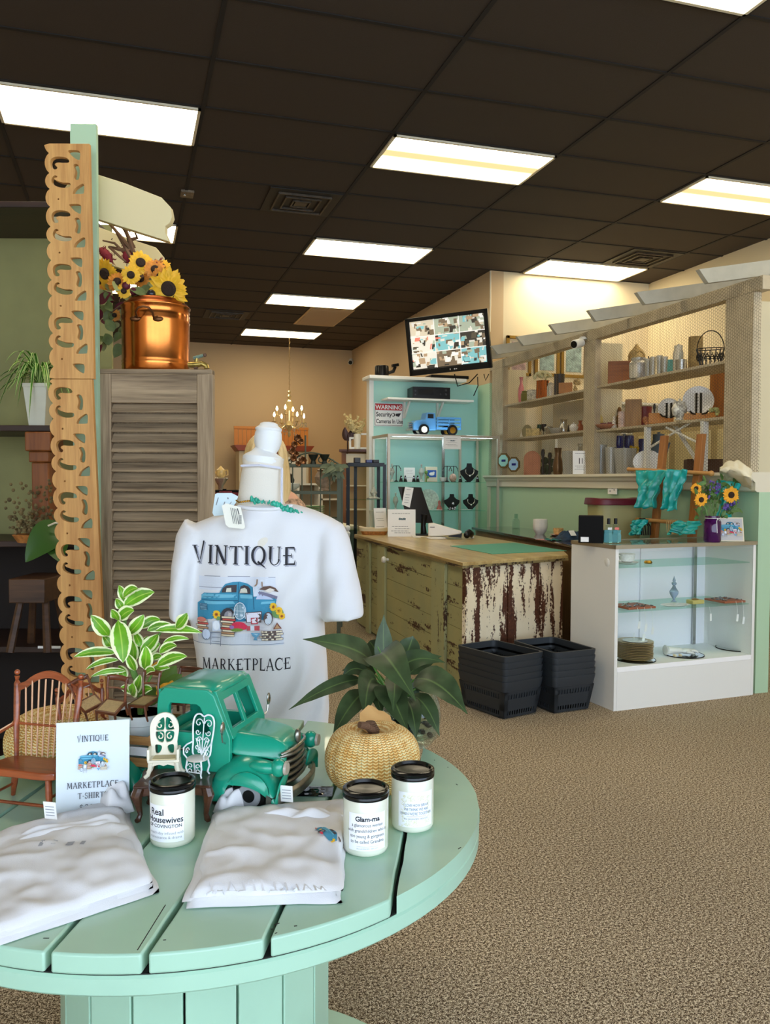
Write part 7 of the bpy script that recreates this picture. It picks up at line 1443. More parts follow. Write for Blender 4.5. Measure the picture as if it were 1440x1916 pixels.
# windsor doll chair at the left edge
M_ch = wood('cherry_wood', (168, 84, 44), (96, 40, 18), 'x', 26, .3, .1, .4); wd_ = 1.50; wk_ = wd_/FPX; wroot = P(70, 1500, wd_); wroot.z = TZ+.001
t = T('windsor_doll_chair', 'cherry wood doll sized windsor chair with spindle back at the left edge of the table', 'miniature chair', wroot, -YAW-.25)
Hh = lambda v: v*wk_
WB = lambda z: Hh(14)+.12*Hh(z)
f = MB(); n = 14; vs = []
arch = [(-72+144*i/n, 205+26*math.sin(PI*min(1, max(0, (i/n-.12)/.76)))**.8-(8 if i in (0, n) else 0)) for i in range(n+1)]
for x, z in arch:
    for dy, dz in ((-3, -9), (3, -9), (3, 5), (-3, 5)): vs.append((Hh(x), WB(z)+Hh(dy), Hh(z+dz)))
f.add(vs, [(i*4+j, i*4+(j+1) % 4, (i+1)*4+(j+1) % 4, (i+1)*4+j) for i in range(n) for j in range(4)]+[(3, 2, 1, 0), (n*4, n*4+1, n*4+2, n*4+3)]); f.build('crest_rail', M_ch, t, bevel=.001)
for x in (-72, 66): f = MB(); f.tube([(Hh(x*.86), WB(70), Hh(60)), (Hh(x*.92), WB(120), Hh(120)), (Hh(x*1.0), WB(215), Hh(208)), (Hh(x*1.01), WB(218), Hh(214)), (Hh(x*1.01), WB(224), Hh(222))], [.004, .0055, .0062, .003, .005], 10); f.ball((Hh(x*1.015), WB(228), Hh(229)), .0052, 10); f.build('back_post', M_ch, t)
for i in range(8): x = -52+104*i/7; f = MB(); f.tube([(Hh(x*.8), WB(75), Hh(76)), (Hh(x), WB(205), Hh(206+14*math.sin(PI*(x+72)/144)))], .0016, 6); f.build('spindle', mat('pale_spindle', (212, 160, 120), .4), t)
f = MB(); f.tube([(Hh(-60), WB(132), Hh(134)), (Hh(60), WB(132), Hh(134))], .0026, 6); f.build('cross_rail', M_ch, t)
f = MB(); f.prism([(Hh(x), Hh(y)) for x, y in smoothloop([(-70, -45), (0, -52), (70, -45), (66, 20), (0, 26), (-66, 20)], 4)], Hh(60), Hh(74)); f.build('seat', M_ch, t, bevel=.0025)
for x in (-56, 52):
    for y in (-38, 12): f = MB(); f.tube([(Hh(x), Hh(y), Hh(62)), (Hh(x*1.05), Hh(y*1.05), Hh(30)), (Hh(x*1.14), Hh(y*1.15), 0)], [.0055, .0062, .0038], 10); f.build('leg', M_ch, t)
f = MB(); f.tube([(Hh(-60), Hh(-41), Hh(10)), (Hh(56), Hh(-41), Hh(10))], .003, 8); f.tube([(Hh(-60), Hh(-41), Hh(24)), (Hh(-60), Hh(13), Hh(24))], .0025, 6); f.tube([(Hh(54), Hh(-41), Hh(24)), (Hh(54), Hh(13), Hh(24))], .0025, 6); f.build('stretcher', M_ch, t)
for x in (-70, 68): f = MB(); f.tube([(Hh(x), WB(132), Hh(134)), (Hh(x*1.08), Hh(-10), Hh(126)), (Hh(x*1.05), Hh(-34), Hh(120))], .0038, 8); f.tube([(Hh(x*1.04), Hh(-30), Hh(121)), (Hh(x*.96), Hh(-34), Hh(72))], .003, 8); f.build('arm', M_ch, t)
# second doll chair crest seen beyond
wroot = P(168, 1470, 1.62); wroot.z = TZ+.001; t2 = dup(t, wroot, -YAW+.9, 'second cherry wood doll windsor chair mostly hidden behind the acrylic sign', None); t2.scale = (.72, .72, .80)
# LEFT SIDE: FRETWORK, SHUTTER, SHELVES
class Fr:      # camera-facing local frame at one depth
    def __init__(s, px, py_, d): s.d = d; s.k = d/FPX; s.o = P(px, py_, d); s.o.z = 0; s.I = (Matrix.Translation(s.o) @ Matrix.Rotation(-YAW, 4, 'Z')).inverted()
    def __call__(s, px, py_, dy=0): v = s.I @ P(px, py_, s.d); v.y += dy; return v
M_pine = wood('carved_pine', (220, 166, 96), (176, 116, 54), 'z', 24, .55, .06)
M_gry = wood('weathered_grey_wood', (176, 152, 120), (104, 84, 62), 'z', 22, .8, .05); M_gryx = wood('weathered_grey_slat', (172, 148, 116), (92, 74, 54), 'x', 22, .8, .05)
A = Fr(140, 1000, 2.95)
Hs = [[(215, 150), (222, 124), (245, 109), (280, 106), (325, 114), (343, 132), (338, 148), (300, 150), (268, 148), (250, 156), (254, 166), (264, 174), (262, 188), (246, 193), (226, 184)],
      [(264, 238), (250, 228), (232, 236), (220, 262), (230, 288), (262, 306), (300, 313), (338, 308), (350, 290), (338, 276), (296, 275), (268, 266), (248, 258), (244, 248), (256, 246)],
      [(334, 72), (352, 64), (400, 66), (416, 80), (416, 112), (408, 132), (380, 120), (352, 96)], [(368, 164), (382, 154), (400, 160), (412, 190), (410, 238), (400, 260), (380, 258), (370, 240), (380, 200)],
      [(360, 344), (374, 316), (408, 290), (430, 282), (440, 300), (436, 344), (424, 351), (366, 352)]]
PK = 1/3.6*A.k
fp = T('fretwork_screen', 'tall carved pine fretwork strip with scalloped edge, two pieces stacked', 'carved panel', A.o, -YAW)
def fret(z0, z1, x0, x1, phase, name):
    per = 350*PK; zs_ = z1; loops = []; edge = []
    n = int(math.ceil((z1-z0)/per))+2; out = []
    xl = lambda z: x0+(x1-x0)*(z1-z)/(z1-z0)
    lob = [(0, 130), (130, 233), (233, 350)]
    for k_ in range(-1, n):
        for a, b in lob:
            for j in range(7):
                t_ = j/7; yy = (a+(b-a)*t_)+350*k_+phase; z = z1-yy*PK
                if z0 < z < z1: edge.append((xl(z)+(212-30*math.sin(PI*t_)**.7)*PK-212*PK, z))
    edge = [(xl(z1), z1)]+edge+[(xl(z0), z0)]
    w_ = 262*PK; out = edge+[(xl(z0)+w_, z0), (xl(z1)+w_, z1)]
    loops.append(out)
    for k_ in range(-1, n):
        for h in Hs:
            pts = [((x-212)*PK, z1-(y-85+350*k_+phase)*PK) for x, y in h]
            if all(z0+.006 < z < z1-.006 for _, z in pts): loops.append([(x+xl(z), z) for x, z in smoothloop(pts, 3)])
        z = z1-(300+350*k_+phase)*PK
        if z0+.01 < z < z1-.01: loops.append([(x+xl(z)+53*PK, zz+z) for x, zz in circ(0, 0, 8*PK, 8*PK, 12)])
    v, g_ = fill2d(loops, .018, .0012); f = MB(); f.add([Vector((p.x, p.z, p.y)) for p in v], g_); return f.build(name, M_pine, fp)
zt_ = A(140, 430).z; zm = A(140, 711).z; x_t = A(106, 430).x; x_m = A(108, 700).x; x_b = A(122, 1285).x
fret(zm+.002, zt_+.28, x_t-.004, x_m, 60, 'fretwork_upper'); fret(.25, zm-.002, A(104, 715).x, A(104, 715).x+(A(122, 1285).x-A(104, 715).x)*(zm-.25)/(zm-A(122, 1285).z), 28, 'fretwork_lower')
t = T('mint_post', 'pale mint board standing right behind the carved pine fretwork', 'post', A.o, -YAW)
f = MB(); xa, xb = A(124, 900, 0).x, A(173, 900).x; f.b3(xa, xb, .075, .095, 0, 2.6); f.build('board', M_mint, t)
f = MB(); f.b3(xb, A(236, 680).x, .40, .44, A(0, 690).z+.0, A(0, 672).z); f.build('sill', mat('pale_sill', (206, 204, 170), .6), t)

B = Fr(290, 1000, 3.05)
st_ = T('shutter_cabinet', 'weathered grey louvered shutter door on a tall narrow cabinet behind the mannequin', 'cabinet', B.o, -YAW)
zT = B(290, 692).z; xL, xR2 = B(181, 700).x, B(401, 700).x
MB().b3(xL+.02, xR2-.05, .035, .27, 0, zT-.02).build('body', M_gry, st_); MB().b3(xL, xR2-.004, .0, .05, zT-.018, zT).b3(xL+.01, xR2-.05, .05, .28, zT-.018, zT).build('top_board', M_gryx, st_, bevel=.003)
sw = 30*B.k
MB().b3(xL, xL+sw, -.004, .03, 0, zT-.018).build('stile', M_gry, st_, bevel=.003); MB().b3(xR2-sw, xR2, -.004, .03, 0, zT-.018).build('stile', M_gry, st_, bevel=.003)
zr = B(290, 755).z; MB().b3(xL+sw, xR2-sw, -.002, .028, zr, zT-.018).build('top_rail', M_gryx, st_, bevel=.003); MB().b3(xL+sw, xR2-sw, -.002, .028, .02, .2).build('bottom_rail', M_gryx, st_, bevel=.003)
z = zr-.018; sp = 18.4*B.k; k_ = 0
while z > .21:
    f = MB(); f.box(((xL+xR2)/2, .012+.0015*math.sin(k_*3), z), (xR2-xL-2*sw, .007, .043), rx=rad(-47+3*math.sin(k_*2.3))); f.build('louver', M_gryx, st_, bevel=.0015); z -= sp; k_ += 1
# copper pot
c = B(292, 690); pk = 3.18/FPX; pr_ = .5*123*pk
cpm = mat('polished_copper', (206, 122, 58), .2, 1, var=.25, vscale=7, bump=.05, bscale=20)
pot = T('copper_pot', 'large polished copper boiler pot standing on the shutter cabinet', 'pot', P(292, 690, 3.18), -YAW); pot.location.z = zT+.001
hh_ = 132*pk; f = MB(); r = pr_; f.lathe([(0, .004), (r*.96, .0), (r, .01), (r, .028*1), (r*1.012, .032), (r, .036), (r*1.012, .044), (r, .05), (r, hh_*.70), (r*1.012, hh_*.72), (r, hh_*.74), (r*1.012, hh_*.78), (r, hh_*.80), (r*1.0, hh_*.9), (r*1.03, hh_*.915), (r*1.03, hh_*.93), (r*.99, hh_*.94), (r*.99, hh_*.9), (r*.97, hh_*.1), (0, .01)], n=64); f.build('body', cpm, pot, smooth=50)
f = MB(); f.lathe([(r*1.0, hh_*.935), (r*.95, hh_*.97), (r*.8, hh_*1.01), (r*.78, hh_*1.03), (r*.0, hh_*1.03)], n=64); f.build('inner_rim', mat('dark_copper', (150, 80, 44), .3, 1), pot, smooth=50)
f = MB(); f.tube([(-.04, -r-.002, hh_*.72), (-.030, -r-.012, hh_*.70), (-.030, -r-.03, hh_*.76), (-.02, -r-.036, hh_*.81), (0, -r-.038, hh_*.83), (.02, -r-.036, hh_*.81), (.030, -r-.03, hh_*.76), (.030, -r-.012, hh_*.70), (.04, -r+.002, hh_*.72)], .0042, 8); hd = f.build('handle', mat('aged_brass', (110, 72, 44), .35, .9), pot)
f = MB()
for x in (-.042, .042): f.ball((x, -r+.002, hh_*.69), (.02, .006, .01), 12)
f.build('handle_plate', mat('aged_brass'), hd)
# brass tap
t = T('brass_tap', 'old brass garden tap with worn green paint lying right of the copper pot', 'tap', P(366, 691, 3.03), -YAW); t.location.z = zT+.001; k = 3.03/FPX; mb_ = mat('worn_brass', (176, 150, 80), .35, .8, var=.5, vscale=60)
f = MB(); f.tube([(-14*k, 0, 8*k), (0, 0, 8*k), (12*k, 0, 10*k), (20*k, 0, 6*k), (21*k, 0, 1*k)], [5*k, 6*k, 5*k, 5*k, 5.5*k], 12); f.tube([(0, 0, 8*k), (2*k, 0, 20*k)], [4*k, 3*k], 10); f.build('body', mb_, t); f = MB(); f.tube([(-4*k, 0, 20*k), (16*k, 0, 26*k)], [3.4*k, 3*k], 8); f.build('handle', mat('verdigris', (110, 130, 112), .6, var=.5, vscale=70), t); f = MB(); f.ball((17*k, 0, 26*k), 4*k, 8); f.tube([(-3*k, 0, 3*k), (4*k, 0, 3*k)], 3.6*k, 10); f.build('knob', mat('tap_brown', (90, 60, 40), .5), t)

# flower arrangement left of the pot
FD = 3.22; fa = T('flower_arrangement', 'autumn arrangement of silk sunflowers, berries and curly twigs left of the copper pot', 'flower arrangement', P(262, 688, FD), 0); fa.location.z = zT+.001; o_ = fa.location.copy(); fk = FD/FPX
C = lambda x, y, dd=0: P(x, y, FD+dd)-o_
f = MB(); f.lathe([(0, 0), (.05, 0), (.055, .01), (.04, .06), (.05, .16), (.06, .26), (.05, .26), (.04, .16), (0, .05)], n=20); f.build('holder', mat('dark_holder', (54, 44, 34), .7), fa)
for a, b in ((C(268, 640, -.04), C(247, 688, -.06)), (C(276, 640, -.02), C(290, 688, -.05)), (C(262, 640, .04), C(268, 688, .06))): b.z = 0.004; f = MB(); f.tube([a, b], .008, 8); f.build('easel_leg', wood('easel_wood', (186, 140, 70), (140, 96, 40), 'z', 20), fa)
def sunflower(par, c, nrm, r, n=22, petal=None, core=None, nm='sunflower', two=True):
    nrm = Vector(nrm).normalized(); u = nrm.orthogonal().normalized(); w_ = nrm.cross(u); f = MB()
    for lay in range(2 if two else 1):
        for k in range(n):
            a = 2*PI*(k+.5*lay)/n+R.uniform(-.06, .06); d = u*math.cos(a)+w_*math.sin(a); rr_ = r*R.uniform(.85, 1.05)*(1-.12*lay); f.leaf(c+d*r*.25+nrm*.002*lay, c+d*rr_*.65+nrm*r*.10, c+d*rr_+nrm*r*R.uniform(-.12, .1), r*.32, nrm, .2, 5)
    s = f.build(nm, petal, par, smooth=60)
    f = MB(); q_ = nrm.to_track_quat('Z', 'Y').to_matrix().to_4x4(); f.M = Matrix.Translation(c) @ q_; f.lathe([(0, -.004), (r*.34, .0), (r*.36, .006), (r*.26, .014), (r*.1, .013), (0, .014)], n=20); f.build('center', core, s)
M_pet = mat('golden_petal', (244, 184, 34), .6, var=.18, vscale=40); M_pet2 = mat('amber_petal', (222, 140, 44), .6, var=.25, vscale=40); M_core = mat('dark_flower_core', (52, 34, 20), .9, bump=1, bscale=400); M_wine = mat('wine_red', (96, 18, 34), .6, var=.3, vscale=40); M_lf = mat('olive_leaf', (104, 116, 60), .6, var=.35, vscale=30)
def facing(x, y, z): return Vector((-.28, -.9, -.2))+Vector((x, y, z))
for x, y, r_, dd, pm in ((197, 512, 24, 0, M_pet), (190, 525, 20, .03, M_pet2), (316, 540, 31, -.1, M_pet), (245, 515, 16, -.06, M_pet), (263, 492, 20, -.03, M_pet), (290, 505, 18, -.02, M_pet2), (220, 528, 18, -.03, M_pet2), (300, 518, 16, -.05, M_pet2), (215, 590, 10, 0, M_pet2), (265, 522, 16, 0, M_pet2), (304, 500, 14, .02, M_pet), (328, 556, 16, -.08, M_pet), (232, 545, 12, -.05, M_pet)):
    sunflower(fa, C(x, y, dd), facing(R.uniform(-.5, .5), 0, R.uniform(-.2, .6)), r_*fk*1.25, 18, pm, M_core)
for x, y, dd in ((236, 535, -.05), (283, 550, -.1), (250, 545, -.04), (206, 560, 0), (290, 590, 0)): f = MB(); f.ball(C(x, y, dd), 8*fk, 12); f.build('berry', M_wine if x < 260 else mat('dark_fig', (34, 30, 34), .3), fa)
for x0, y0_, x1, y1_ in ((188, 465, 210, 490), (237, 492, 240, 466), (285, 503, 300, 489)):
    f = MB(); a, b = C(x0, y0_), C(x1, y1_); f.tube([a, a.lerp(b, .25), a.lerp(b, .7), b], [.008, .017, .018, .004], 12); rr = random.Random(x0)
    for k in range(60): p = a.lerp(b, rr.random()); d = Vector((rr.uniform(-1, 1), rr.uniform(-1, 1), rr.uniform(-1, 1))).normalized(); f.tube([p+d*.012, p+d*.024], [.002, .0006], 4)
    f.build('foxtail_plume', mat('plume_red', (130, 30, 40), .8), fa)
f = MB(); rr = random.Random(8)
for pts in ([(270, 530), (262, 500), (246, 455), (232, 425), (222, 400), (214, 390), (205, 388)], [(268, 520), (240, 470), (216, 430), (190, 400), (175, 405)], [(262, 515), (240, 480), (215, 455), (192, 450)], [(255, 480), (225, 440), (200, 415), (182, 412)], [(250, 465), (232, 430), (208, 400), (196, 395)], [(240, 450), (256, 445), (250, 432), (225, 420)], [(300, 560), (260, 552), (225, 572), (208, 585)], [(246, 470), (222, 466), (205, 462), (222, 480), (236, 490)]):
    f.tube([C(x+rr.uniform(-2, 2), y, rr.uniform(-.03, .03)) for x, y in pts], [.009-.006*i/(len(pts)-1) for i in range(len(pts))], 6)
for k in range(14): x, y = rr.uniform(205, 255), rr.uniform(410, 480); f.tube([C(x, y), C(x+rr.uniform(-9, 9), y+rr.uniform(-10, 4), .01), C(x+rr.uniform(-14, 14), y+rr.uniform(-14, 10), .02)], [.0018, .0014, .0006], 4)
f.build('twigs', mat('twig_brown', (110, 80, 56), .8), fa)
for k in range(46):
    x, y = rr.choice([(rr.uniform(188, 330), rr.uniform(530, 575)), (rr.uniform(182, 240), rr.uniform(560, 650))]); a = C(x, y, rr.uniform(-.04, .05)); b = a+Vector((rr.uniform(-.06, .06), rr.uniform(-.05, .02), rr.uniform(-.06, .05))); f = MB(); f.leaf(a, (a+b)/2+Vector((0, 0, .01)), b, rr.uniform(.03, .05), (rr.uniform(-.5, .5), -1, rr.uniform(-.3, .5)), .2, 7)
    f.build('leaf', M_wine if rr.random() < .3 and x < 250 else M_lf if rr.random() < .7 else mat('pale_olive_leaf', (158, 160, 100), .6), fa, smooth=60)
# scalloped cream boards above
M_cb = mat('cream_bracket', (222, 206, 158), .55)
for pts, d, lab in (([(150, 318), (235, 345), (302, 371), (318, 388), (321, 405), (316, 417), (308, 422), (307, 434), (314, 450), (180, 408), (100, 382)], 3.05, 'upper scalloped cream overhead board above the twig arrangement'), ([(100, 402), (180, 424), (250, 450), (290, 463), (302, 478), (303, 500), (294, 505), (294, 520), (240, 505), (160, 480), (100, 462)], 3.5, 'lower scalloped cream overhead board behind the sunflowers')):
    o_ = P(180, 400, d); Gm = Matrix.Translation(o_) @ Matrix.Rotation(-YAW, 4, 'Z'); I_ = Gm.inverted(); pl2 = [(lambda v: (v.x, v.z))(I_ @ P(x, y, d)) for x, y in pts]; v, g_ = fill2d([pl2], .035, .002); f = MB(); f.add([Vector((p.x, p.z+.018, p.y)) for p in v], g_); tag(f.build('rafter_end_board', M_cb, loc=o_, rz=-YAW), lab, 'overhead board', 'scalloped overhead boards')
# dark shelving unit at far left
E_ = Fr(60, 1000, 3.45); dk_ = wood('dark_shelf_wood', (58, 34, 22), (30, 16, 10), 'x', 10)
ds = T('shelf_unit', 'dark wooden shelf unit with plants at the left edge behind the fretwork', 'shelving', E_.o, -YAW)
xl_, xr_ = -.75, E_(150, 900).x
MB().b3(xl_, xr_, .42, .44, 0, 2.5).build('back_panel', mat('olive_board', (150, 146, 92), .7, var=.12, vscale=5), ds); MB().b3(xl_, xl_+.03, 0, .44, 0, 2.5).build('side', dk_, ds)
zs4 = [E_(80, 1210).z, E_(80, 1003).z-.02, E_(80, 790).z-.015, .12, 2.46]
for z in zs4: MB().b3(xl_, xr_, -.02, .42, z-.025, z).build('shelf', dk_, ds, bevel=.003)
MB().b3(xl_, xr_, .40, .415, 0, zs4[1]-.03).build('lower_back', mat('deep_brown', (30, 20, 14), .8), ds)  # near-black brown board behind the lower shelves
f = MB(); a, b = E_(72, 1202, -.03), E_(114, 1202, -.03); f.b3(a.x, b.x, -.024, -.02, zs4[0]-.006, zs4[0]+.004); f.build('price_rail', M_paper, ds)
def lroot(px, z, d): o = P(px, 900, d); o.z = z; return o
tz_ = zs4[2]+.001; t = T('plant_pot', 'white square tapered planter with a spider plant at the far left', 'planter', lroot(76, tz_, 3.5), -YAW); k = 3.5/FPX
f = MB(); vs = [(sx*w_*k, sy*w_*k, z*k) for z, w_ in ((0, 15), (70, 22), (72, 23), (78, 23)) for sx, sy in ((-1, -1), (1, -1), (1, 1), (-1, 1))]; f.add(vs, [(i*4+j, i*4+(j+1) % 4, (i+1)*4+(j+1) % 4, (i+1)*4+j) for i in range(3) for j in range(4)]+[(3, 2, 1, 0), (12, 13, 14, 15)]); f.build('pot', mat('pale_planter', (222, 220, 200), .5, var=.06), t, bevel=.002, smooth=20)
sp_ = T('spider_plant', 'green spider plant with arching striped leaves in the white square planter', 'plant', t.location+Vector((0, 0, 78*k))); rr = random.Random(6); M_sp = leafmat('spider_leaf', (70, 120, 40), (190, 210, 130), .55, jag=.2)
for q_ in range(44):
    a = rr.uniform(0, 2*PI); l_ = rr.uniform(.10, .22); h_ = rr.uniform(.05, .16); d = Vector((math.cos(a), math.sin(a), 0)); f = MB(); f.leaf((0, 0, -.01), d*l_*.45+Vector((0, 0, h_*1.5)), d*l_+Vector((0, 0, h_*rr.uniform(-1.2, .5))), rr.uniform(.012, .02), (0, 0, 1), .3, 8); f.build('leaf', M_sp, sp_, smooth=60)
t = T('wooden_corbel', 'orange brown square wooden pedestal under the shelf at the far left', 'pedestal', lroot(84, zs4[1], 3.48), -YAW); k = 3.48/FPX
f = MB(); hgt = (zs4[2]-.025-zs4[1]); f.b3(-16*k, 16*k, -.05, .05, 0, hgt*.72); f.b3(-19*k, 19*k, -.06, .06, hgt*.72, hgt*.82); f.b3(-24*k, 24*k, -.07, .07, hgt*.82, hgt-.002); f.build('body', wood('orange_wood', (150, 88, 40), (100, 50, 20), 'z', 12), t, bevel=.006)
t = T('dried_flower_basket', 'round basket of brown dried flowers at the far left', 'basket', lroot(64, zs4[1]+.001, 3.36)); k = 3.36/FPX
MB().lathe([(0, 0), (30*k, 0), (38*k, 12*k), (40*k, 14*k), (37*k, 15*k), (0, 13*k)]).build('basket', wk, t); f = MB(); rr = random.Random(3)
for q_ in range(240): a, b = rr.uniform(0, 6.28), rr.uniform(0, 1); r_ = (36+16*b)*k*math.sqrt(rr.random()); f.ball((r_*math.cos(a), r_*math.sin(a)*.7, (18+100*b*rr.random())*k), rr.uniform(2, 4.5)*k, 5)
f.build('dried_flowers', mat('dried_brown', (112, 96, 60), .9, var=.5, vscale=30), t)
t = T('big_leaf_plant', 'large dark green split leaf hanging below the dried flower basket', 'plant', lroot(85, zs4[1]-.2, 3.3)); f = MB(); o_ = t.location; f.leaf(P(118, 985, 3.3)-o_, P(90, 995, 3.24)-o_, P(48, 1052, 3.2)-o_, .13, (-.2, -1, .4), .15, 12); f.leaf(P(100, 1010, 3.28)-o_, P(110, 1020, 3.25)-o_, P(112, 1052, 3.2)-o_, .09, (-.2, -1, .4), .15, 10); f.tube([P(118, 985, 3.3)-o_, P(125, 1010, 3.35)-o_], .005, 6)
f.build('leaves', mat('deep_leaf', (58, 92, 34), .35), t, smooth=60); f = MB(); f.tube([P(90, 984, 3.25)-o_, P(104, 978, 3.25)-o_, P(116, 980, 3.25)-o_], .004, 6); f.build('bud', M_cream, t)
t = T('milking_stool', 'dark wooden stool with splayed legs on the lower shelf at the far left', 'stool', lroot(74, zs4[0]+.001, 3.4), -YAW); k = 3.4/FPX; MB().b3(-36*k, 30*k, -.12, .12, 92*k, 136*k).build('seat', wood('stool_wood', (92, 62, 40), (52, 32, 20), 'x', 12), t, bevel=.004)
for x in (-26, 20):
    for y in (-.1, .1): f = MB(); f.tube([(x*k, y*.6, 94*k), (x*1.5*k, y, 0)], [.014, .016], 6); f.build('leg', MATS['stool_wood'], t)
# a glass shade/teapot on a stand beyond the shutter
t = T('cake_stand', 'small silver cake stand just right of the shutter cabinet', 'stand', P(413, 925, 6.2), 0); t.location.z = P(413, 931, 6.2).z; k = 6.2/FPX
MB().lathe([(0, 0), (12*k, 0), (4*k, 4*k), (5*k, 22*k), (10*k, 30*k), (14*k, 36*k), (12*k, 37*k), (0, 34*k)]).build('body', mat('silver_item'), t)
t2 = T('teapot', 'small yellow flowered teapot standing on the silver cake stand', 'teapot', t.location+Vector((0, 0, 37.5*k))); f = MB(); f.lathe([(0, 0), (6*k, 0), (9*k, 6*k), (8*k, 14*k), (4*k, 18*k), (1*k, 21*k), (0, 22*k)], n=20); f.tube([(7*k, 0, 13*k), (13*k, 0, 14*k), (13*k, 0, 5*k), (8*k, 0, 3*k)], 1.2*k, 6); f.tube([(-7*k, 0, 5*k), (-12*k, 0, 12*k), (-13*k, 0, 15*k)], 1.4*k, 6); f.build('body', mat('yellow_china', (226, 190, 120), .3, var=.25, vscale=60), t2)
t3 = T('side_cabinet', 'dark cabinet under the silver cake stand behind the shutter', 'cabinet', (t.location.x-.25, t.location.y, 0)); MB().b3(-.35, .33, -.2, .25, 0, t.location.z-.001).build('body', M_brown, t3, bevel=.004); MB().b3(-.3, .28, -.215, -.2, .1, t.location.z-.1).build('door', dk_, t3, bevel=.004)

# PERSON
pd = 4.45; pk2 = pd/FPX; pp = P(497, 880, pd); per = T('person', 'woman with long blonde hair in a tan and white patterned top, standing behind the mannequin', 'person', (pp.x, pp.y, 0), -YAW+.15)
M_skin = mat('skin', (214, 158, 126), .5); M_top = mat('patterned_top', (196, 156, 124), .8, var=.75, vscale=60); M_jean = mat('dark_trousers', (48, 54, 74), .8)
def skinmesh(joints, edges, name, m, par, sub=2):
    me = bpy.data.meshes.new('sk'); me.from_pydata([j[0] for j in joints], edges, []); o = bpy.data.objects.new('sk', me); COL.objects.link(o)
    md_ = o.modifiers.new('s', 'SKIN'); md_.use_smooth_shade = True
    for i, j in enumerate(joints): r_ = j[1]; me.skin_vertices[0].data[i].radius = (r_, r_) if not isinstance(r_, tuple) else r_
    me.skin_vertices[0].data[0].use_root = True
    s = o.modifiers.new('u', 'SUBSURF'); s.levels = sub; v, g_ = evalmesh(o); f = MB(); f.add(v, g_); return f.build(name, m, par, smooth=80)
hz0 = 1.43
J = [((0, 0, .90), .115), ((0, 0, 1.02), (.105, .085)), ((0, .005, 1.14), (.12, .09)), ((0, .01, 1.24), (.105, .08)), ((0, .005, 1.30), .045), ((0, -.005, 1.36), .042),
     ((.15, .01, 1.225), .05), ((.20, .0, 1.0), .038), ((.17, -.14, .88), .03), ((.14, -.20, .87), .022), ((-.15, .01, 1.225), .05), ((-.22, -.03, 1.03), .038), ((-.26, -.16, 1.06), .03), ((-.27, -.22, 1.08), .022),
     ((.09, 0, .84), .085), ((.10, -.01, .47), .058), ((.10, .02, .08), .036), ((.10, -.10, .03), .034), ((-.09, 0, .84), .085), ((-.10, -.01, .47), .058), ((-.10, .02, .08), .036), ((-.10, -.10, .03), .034)]
Ed = [(0, 1), (1, 2), (2, 3), (3, 4), (4, 5), (3, 6), (6, 7), (7, 8), (8, 9), (3, 10), (10, 11), (11, 12), (12, 13), (0, 14), (14, 15), (15, 16), (16, 17), (0, 18), (18, 19), (19, 20), (20, 21)]
skinmesh(J, Ed, 'body', M_skin, per)
hc = Vector((0, -.005, 1.445))
f = MB(); n = 28; m = 20; vs = []
for j in range(m+1):
    a = PI*j/m
    for i in range(n):
        g = 2*PI*i/n; x = .074*math.sin(a)*math.cos(g); y = .092*math.sin(a)*math.sin(g); z = -.112*math.cos(a)
        if z < 0: x *= 1-.30*(-z/.112)**1.5; y *= 1-.18*(-z/.112)
        if y < -.06 and abs(x) < .02: y -= .018*math.exp(-((z+.012)/.022)**2)*(1-abs(x)/.02)      # nose
        if y < -.05: y += .007*math.exp(-((abs(x)-.03)/.014)**2-((z-.012)/.014)**2)               # eye sockets
        vs.append((hc.x+x, hc.y+y, hc.z+z))
f.add(vs, [(j*n+i, j*n+(i+1) % n, (j+1)*n+(i+1) % n, (j+1)*n+i) for j in range(m) for i in range(n)]); hd = f.build('head', M_skin, per, smooth=80)
for x in (-.03, .03): f = MB(); f.ball((hc.x+x, hc.y-.079, hc.z+.010), (.011, .006, .006), 10); f.build('eye', mat('eye_dark', (60, 44, 36), .3), hd); f = MB(); f.ball((hc.x+x*2.45, hc.y+.005, hc.z), (.006, .014, .026), 10); f.build('ear', M_skin, hd)
f = MB(); f.ball((hc.x, hc.y-.083, hc.z-.058), (.02, .007, .006), 10); f.build('mouth', mat('lip', (180, 96, 90), .5), hd)
M_hair = wood('blonde_hair', (240, 216, 166), (206, 172, 112), 'z', 40, .45, .05)
f = MB(); n = 40; m = 26; vs = []
for j in range(m+1):
    v_ = j/m
    for i in range(n):
        u_ = i/(n-1); g = rad(-52)+rad(284)*u_            # open at the face (towards -y)
        if v_ < .35: a = v_/.35*PI*.52; r_ = math.sin(a)*.104; z = hc.z+.012+.128*math.cos(a)
        else: q_ = (v_-.35)/.65; r_ = .104+.030*math.sin(q_*PI*.8)-.02*q_; z = hc.z+.004-q_*.34
        wv_ = 1+.05*math.sin(g*9+v_*7)+.03*math.sin(g*23); vs.append((hc.x+r_*1.02*wv_*math.cos(g), hc.y+.012+r_*1.02*wv_*math.sin(g)*(1 if v_ < .4 else .85), z))
f.add(vs, [(j*n+i, j*n+i+1, (j+1)*n+i+1, (j+1)*n+i) for j in range(m) for i in range(n-1)]); f.build('hair', M_hair, per, smooth=80, solid=.014)
Jt = [((0, 0, .86), .135), ((0, 0, 1.02), (.125, .10)), ((0, .005, 1.14), (.135, .105)), ((0, .01, 1.235), (.115, .088)), ((.16, .01, 1.225), .062), ((.205, .0, 1.03), .056), ((-.16, .01, 1.225), .062), ((-.222, -.02, 1.07), .056)]
skinmesh(Jt, [(0, 1), (1, 2), (2, 3), (3, 4), (4, 5), (3, 6), (6, 7)], 'blouse', M_top, per)
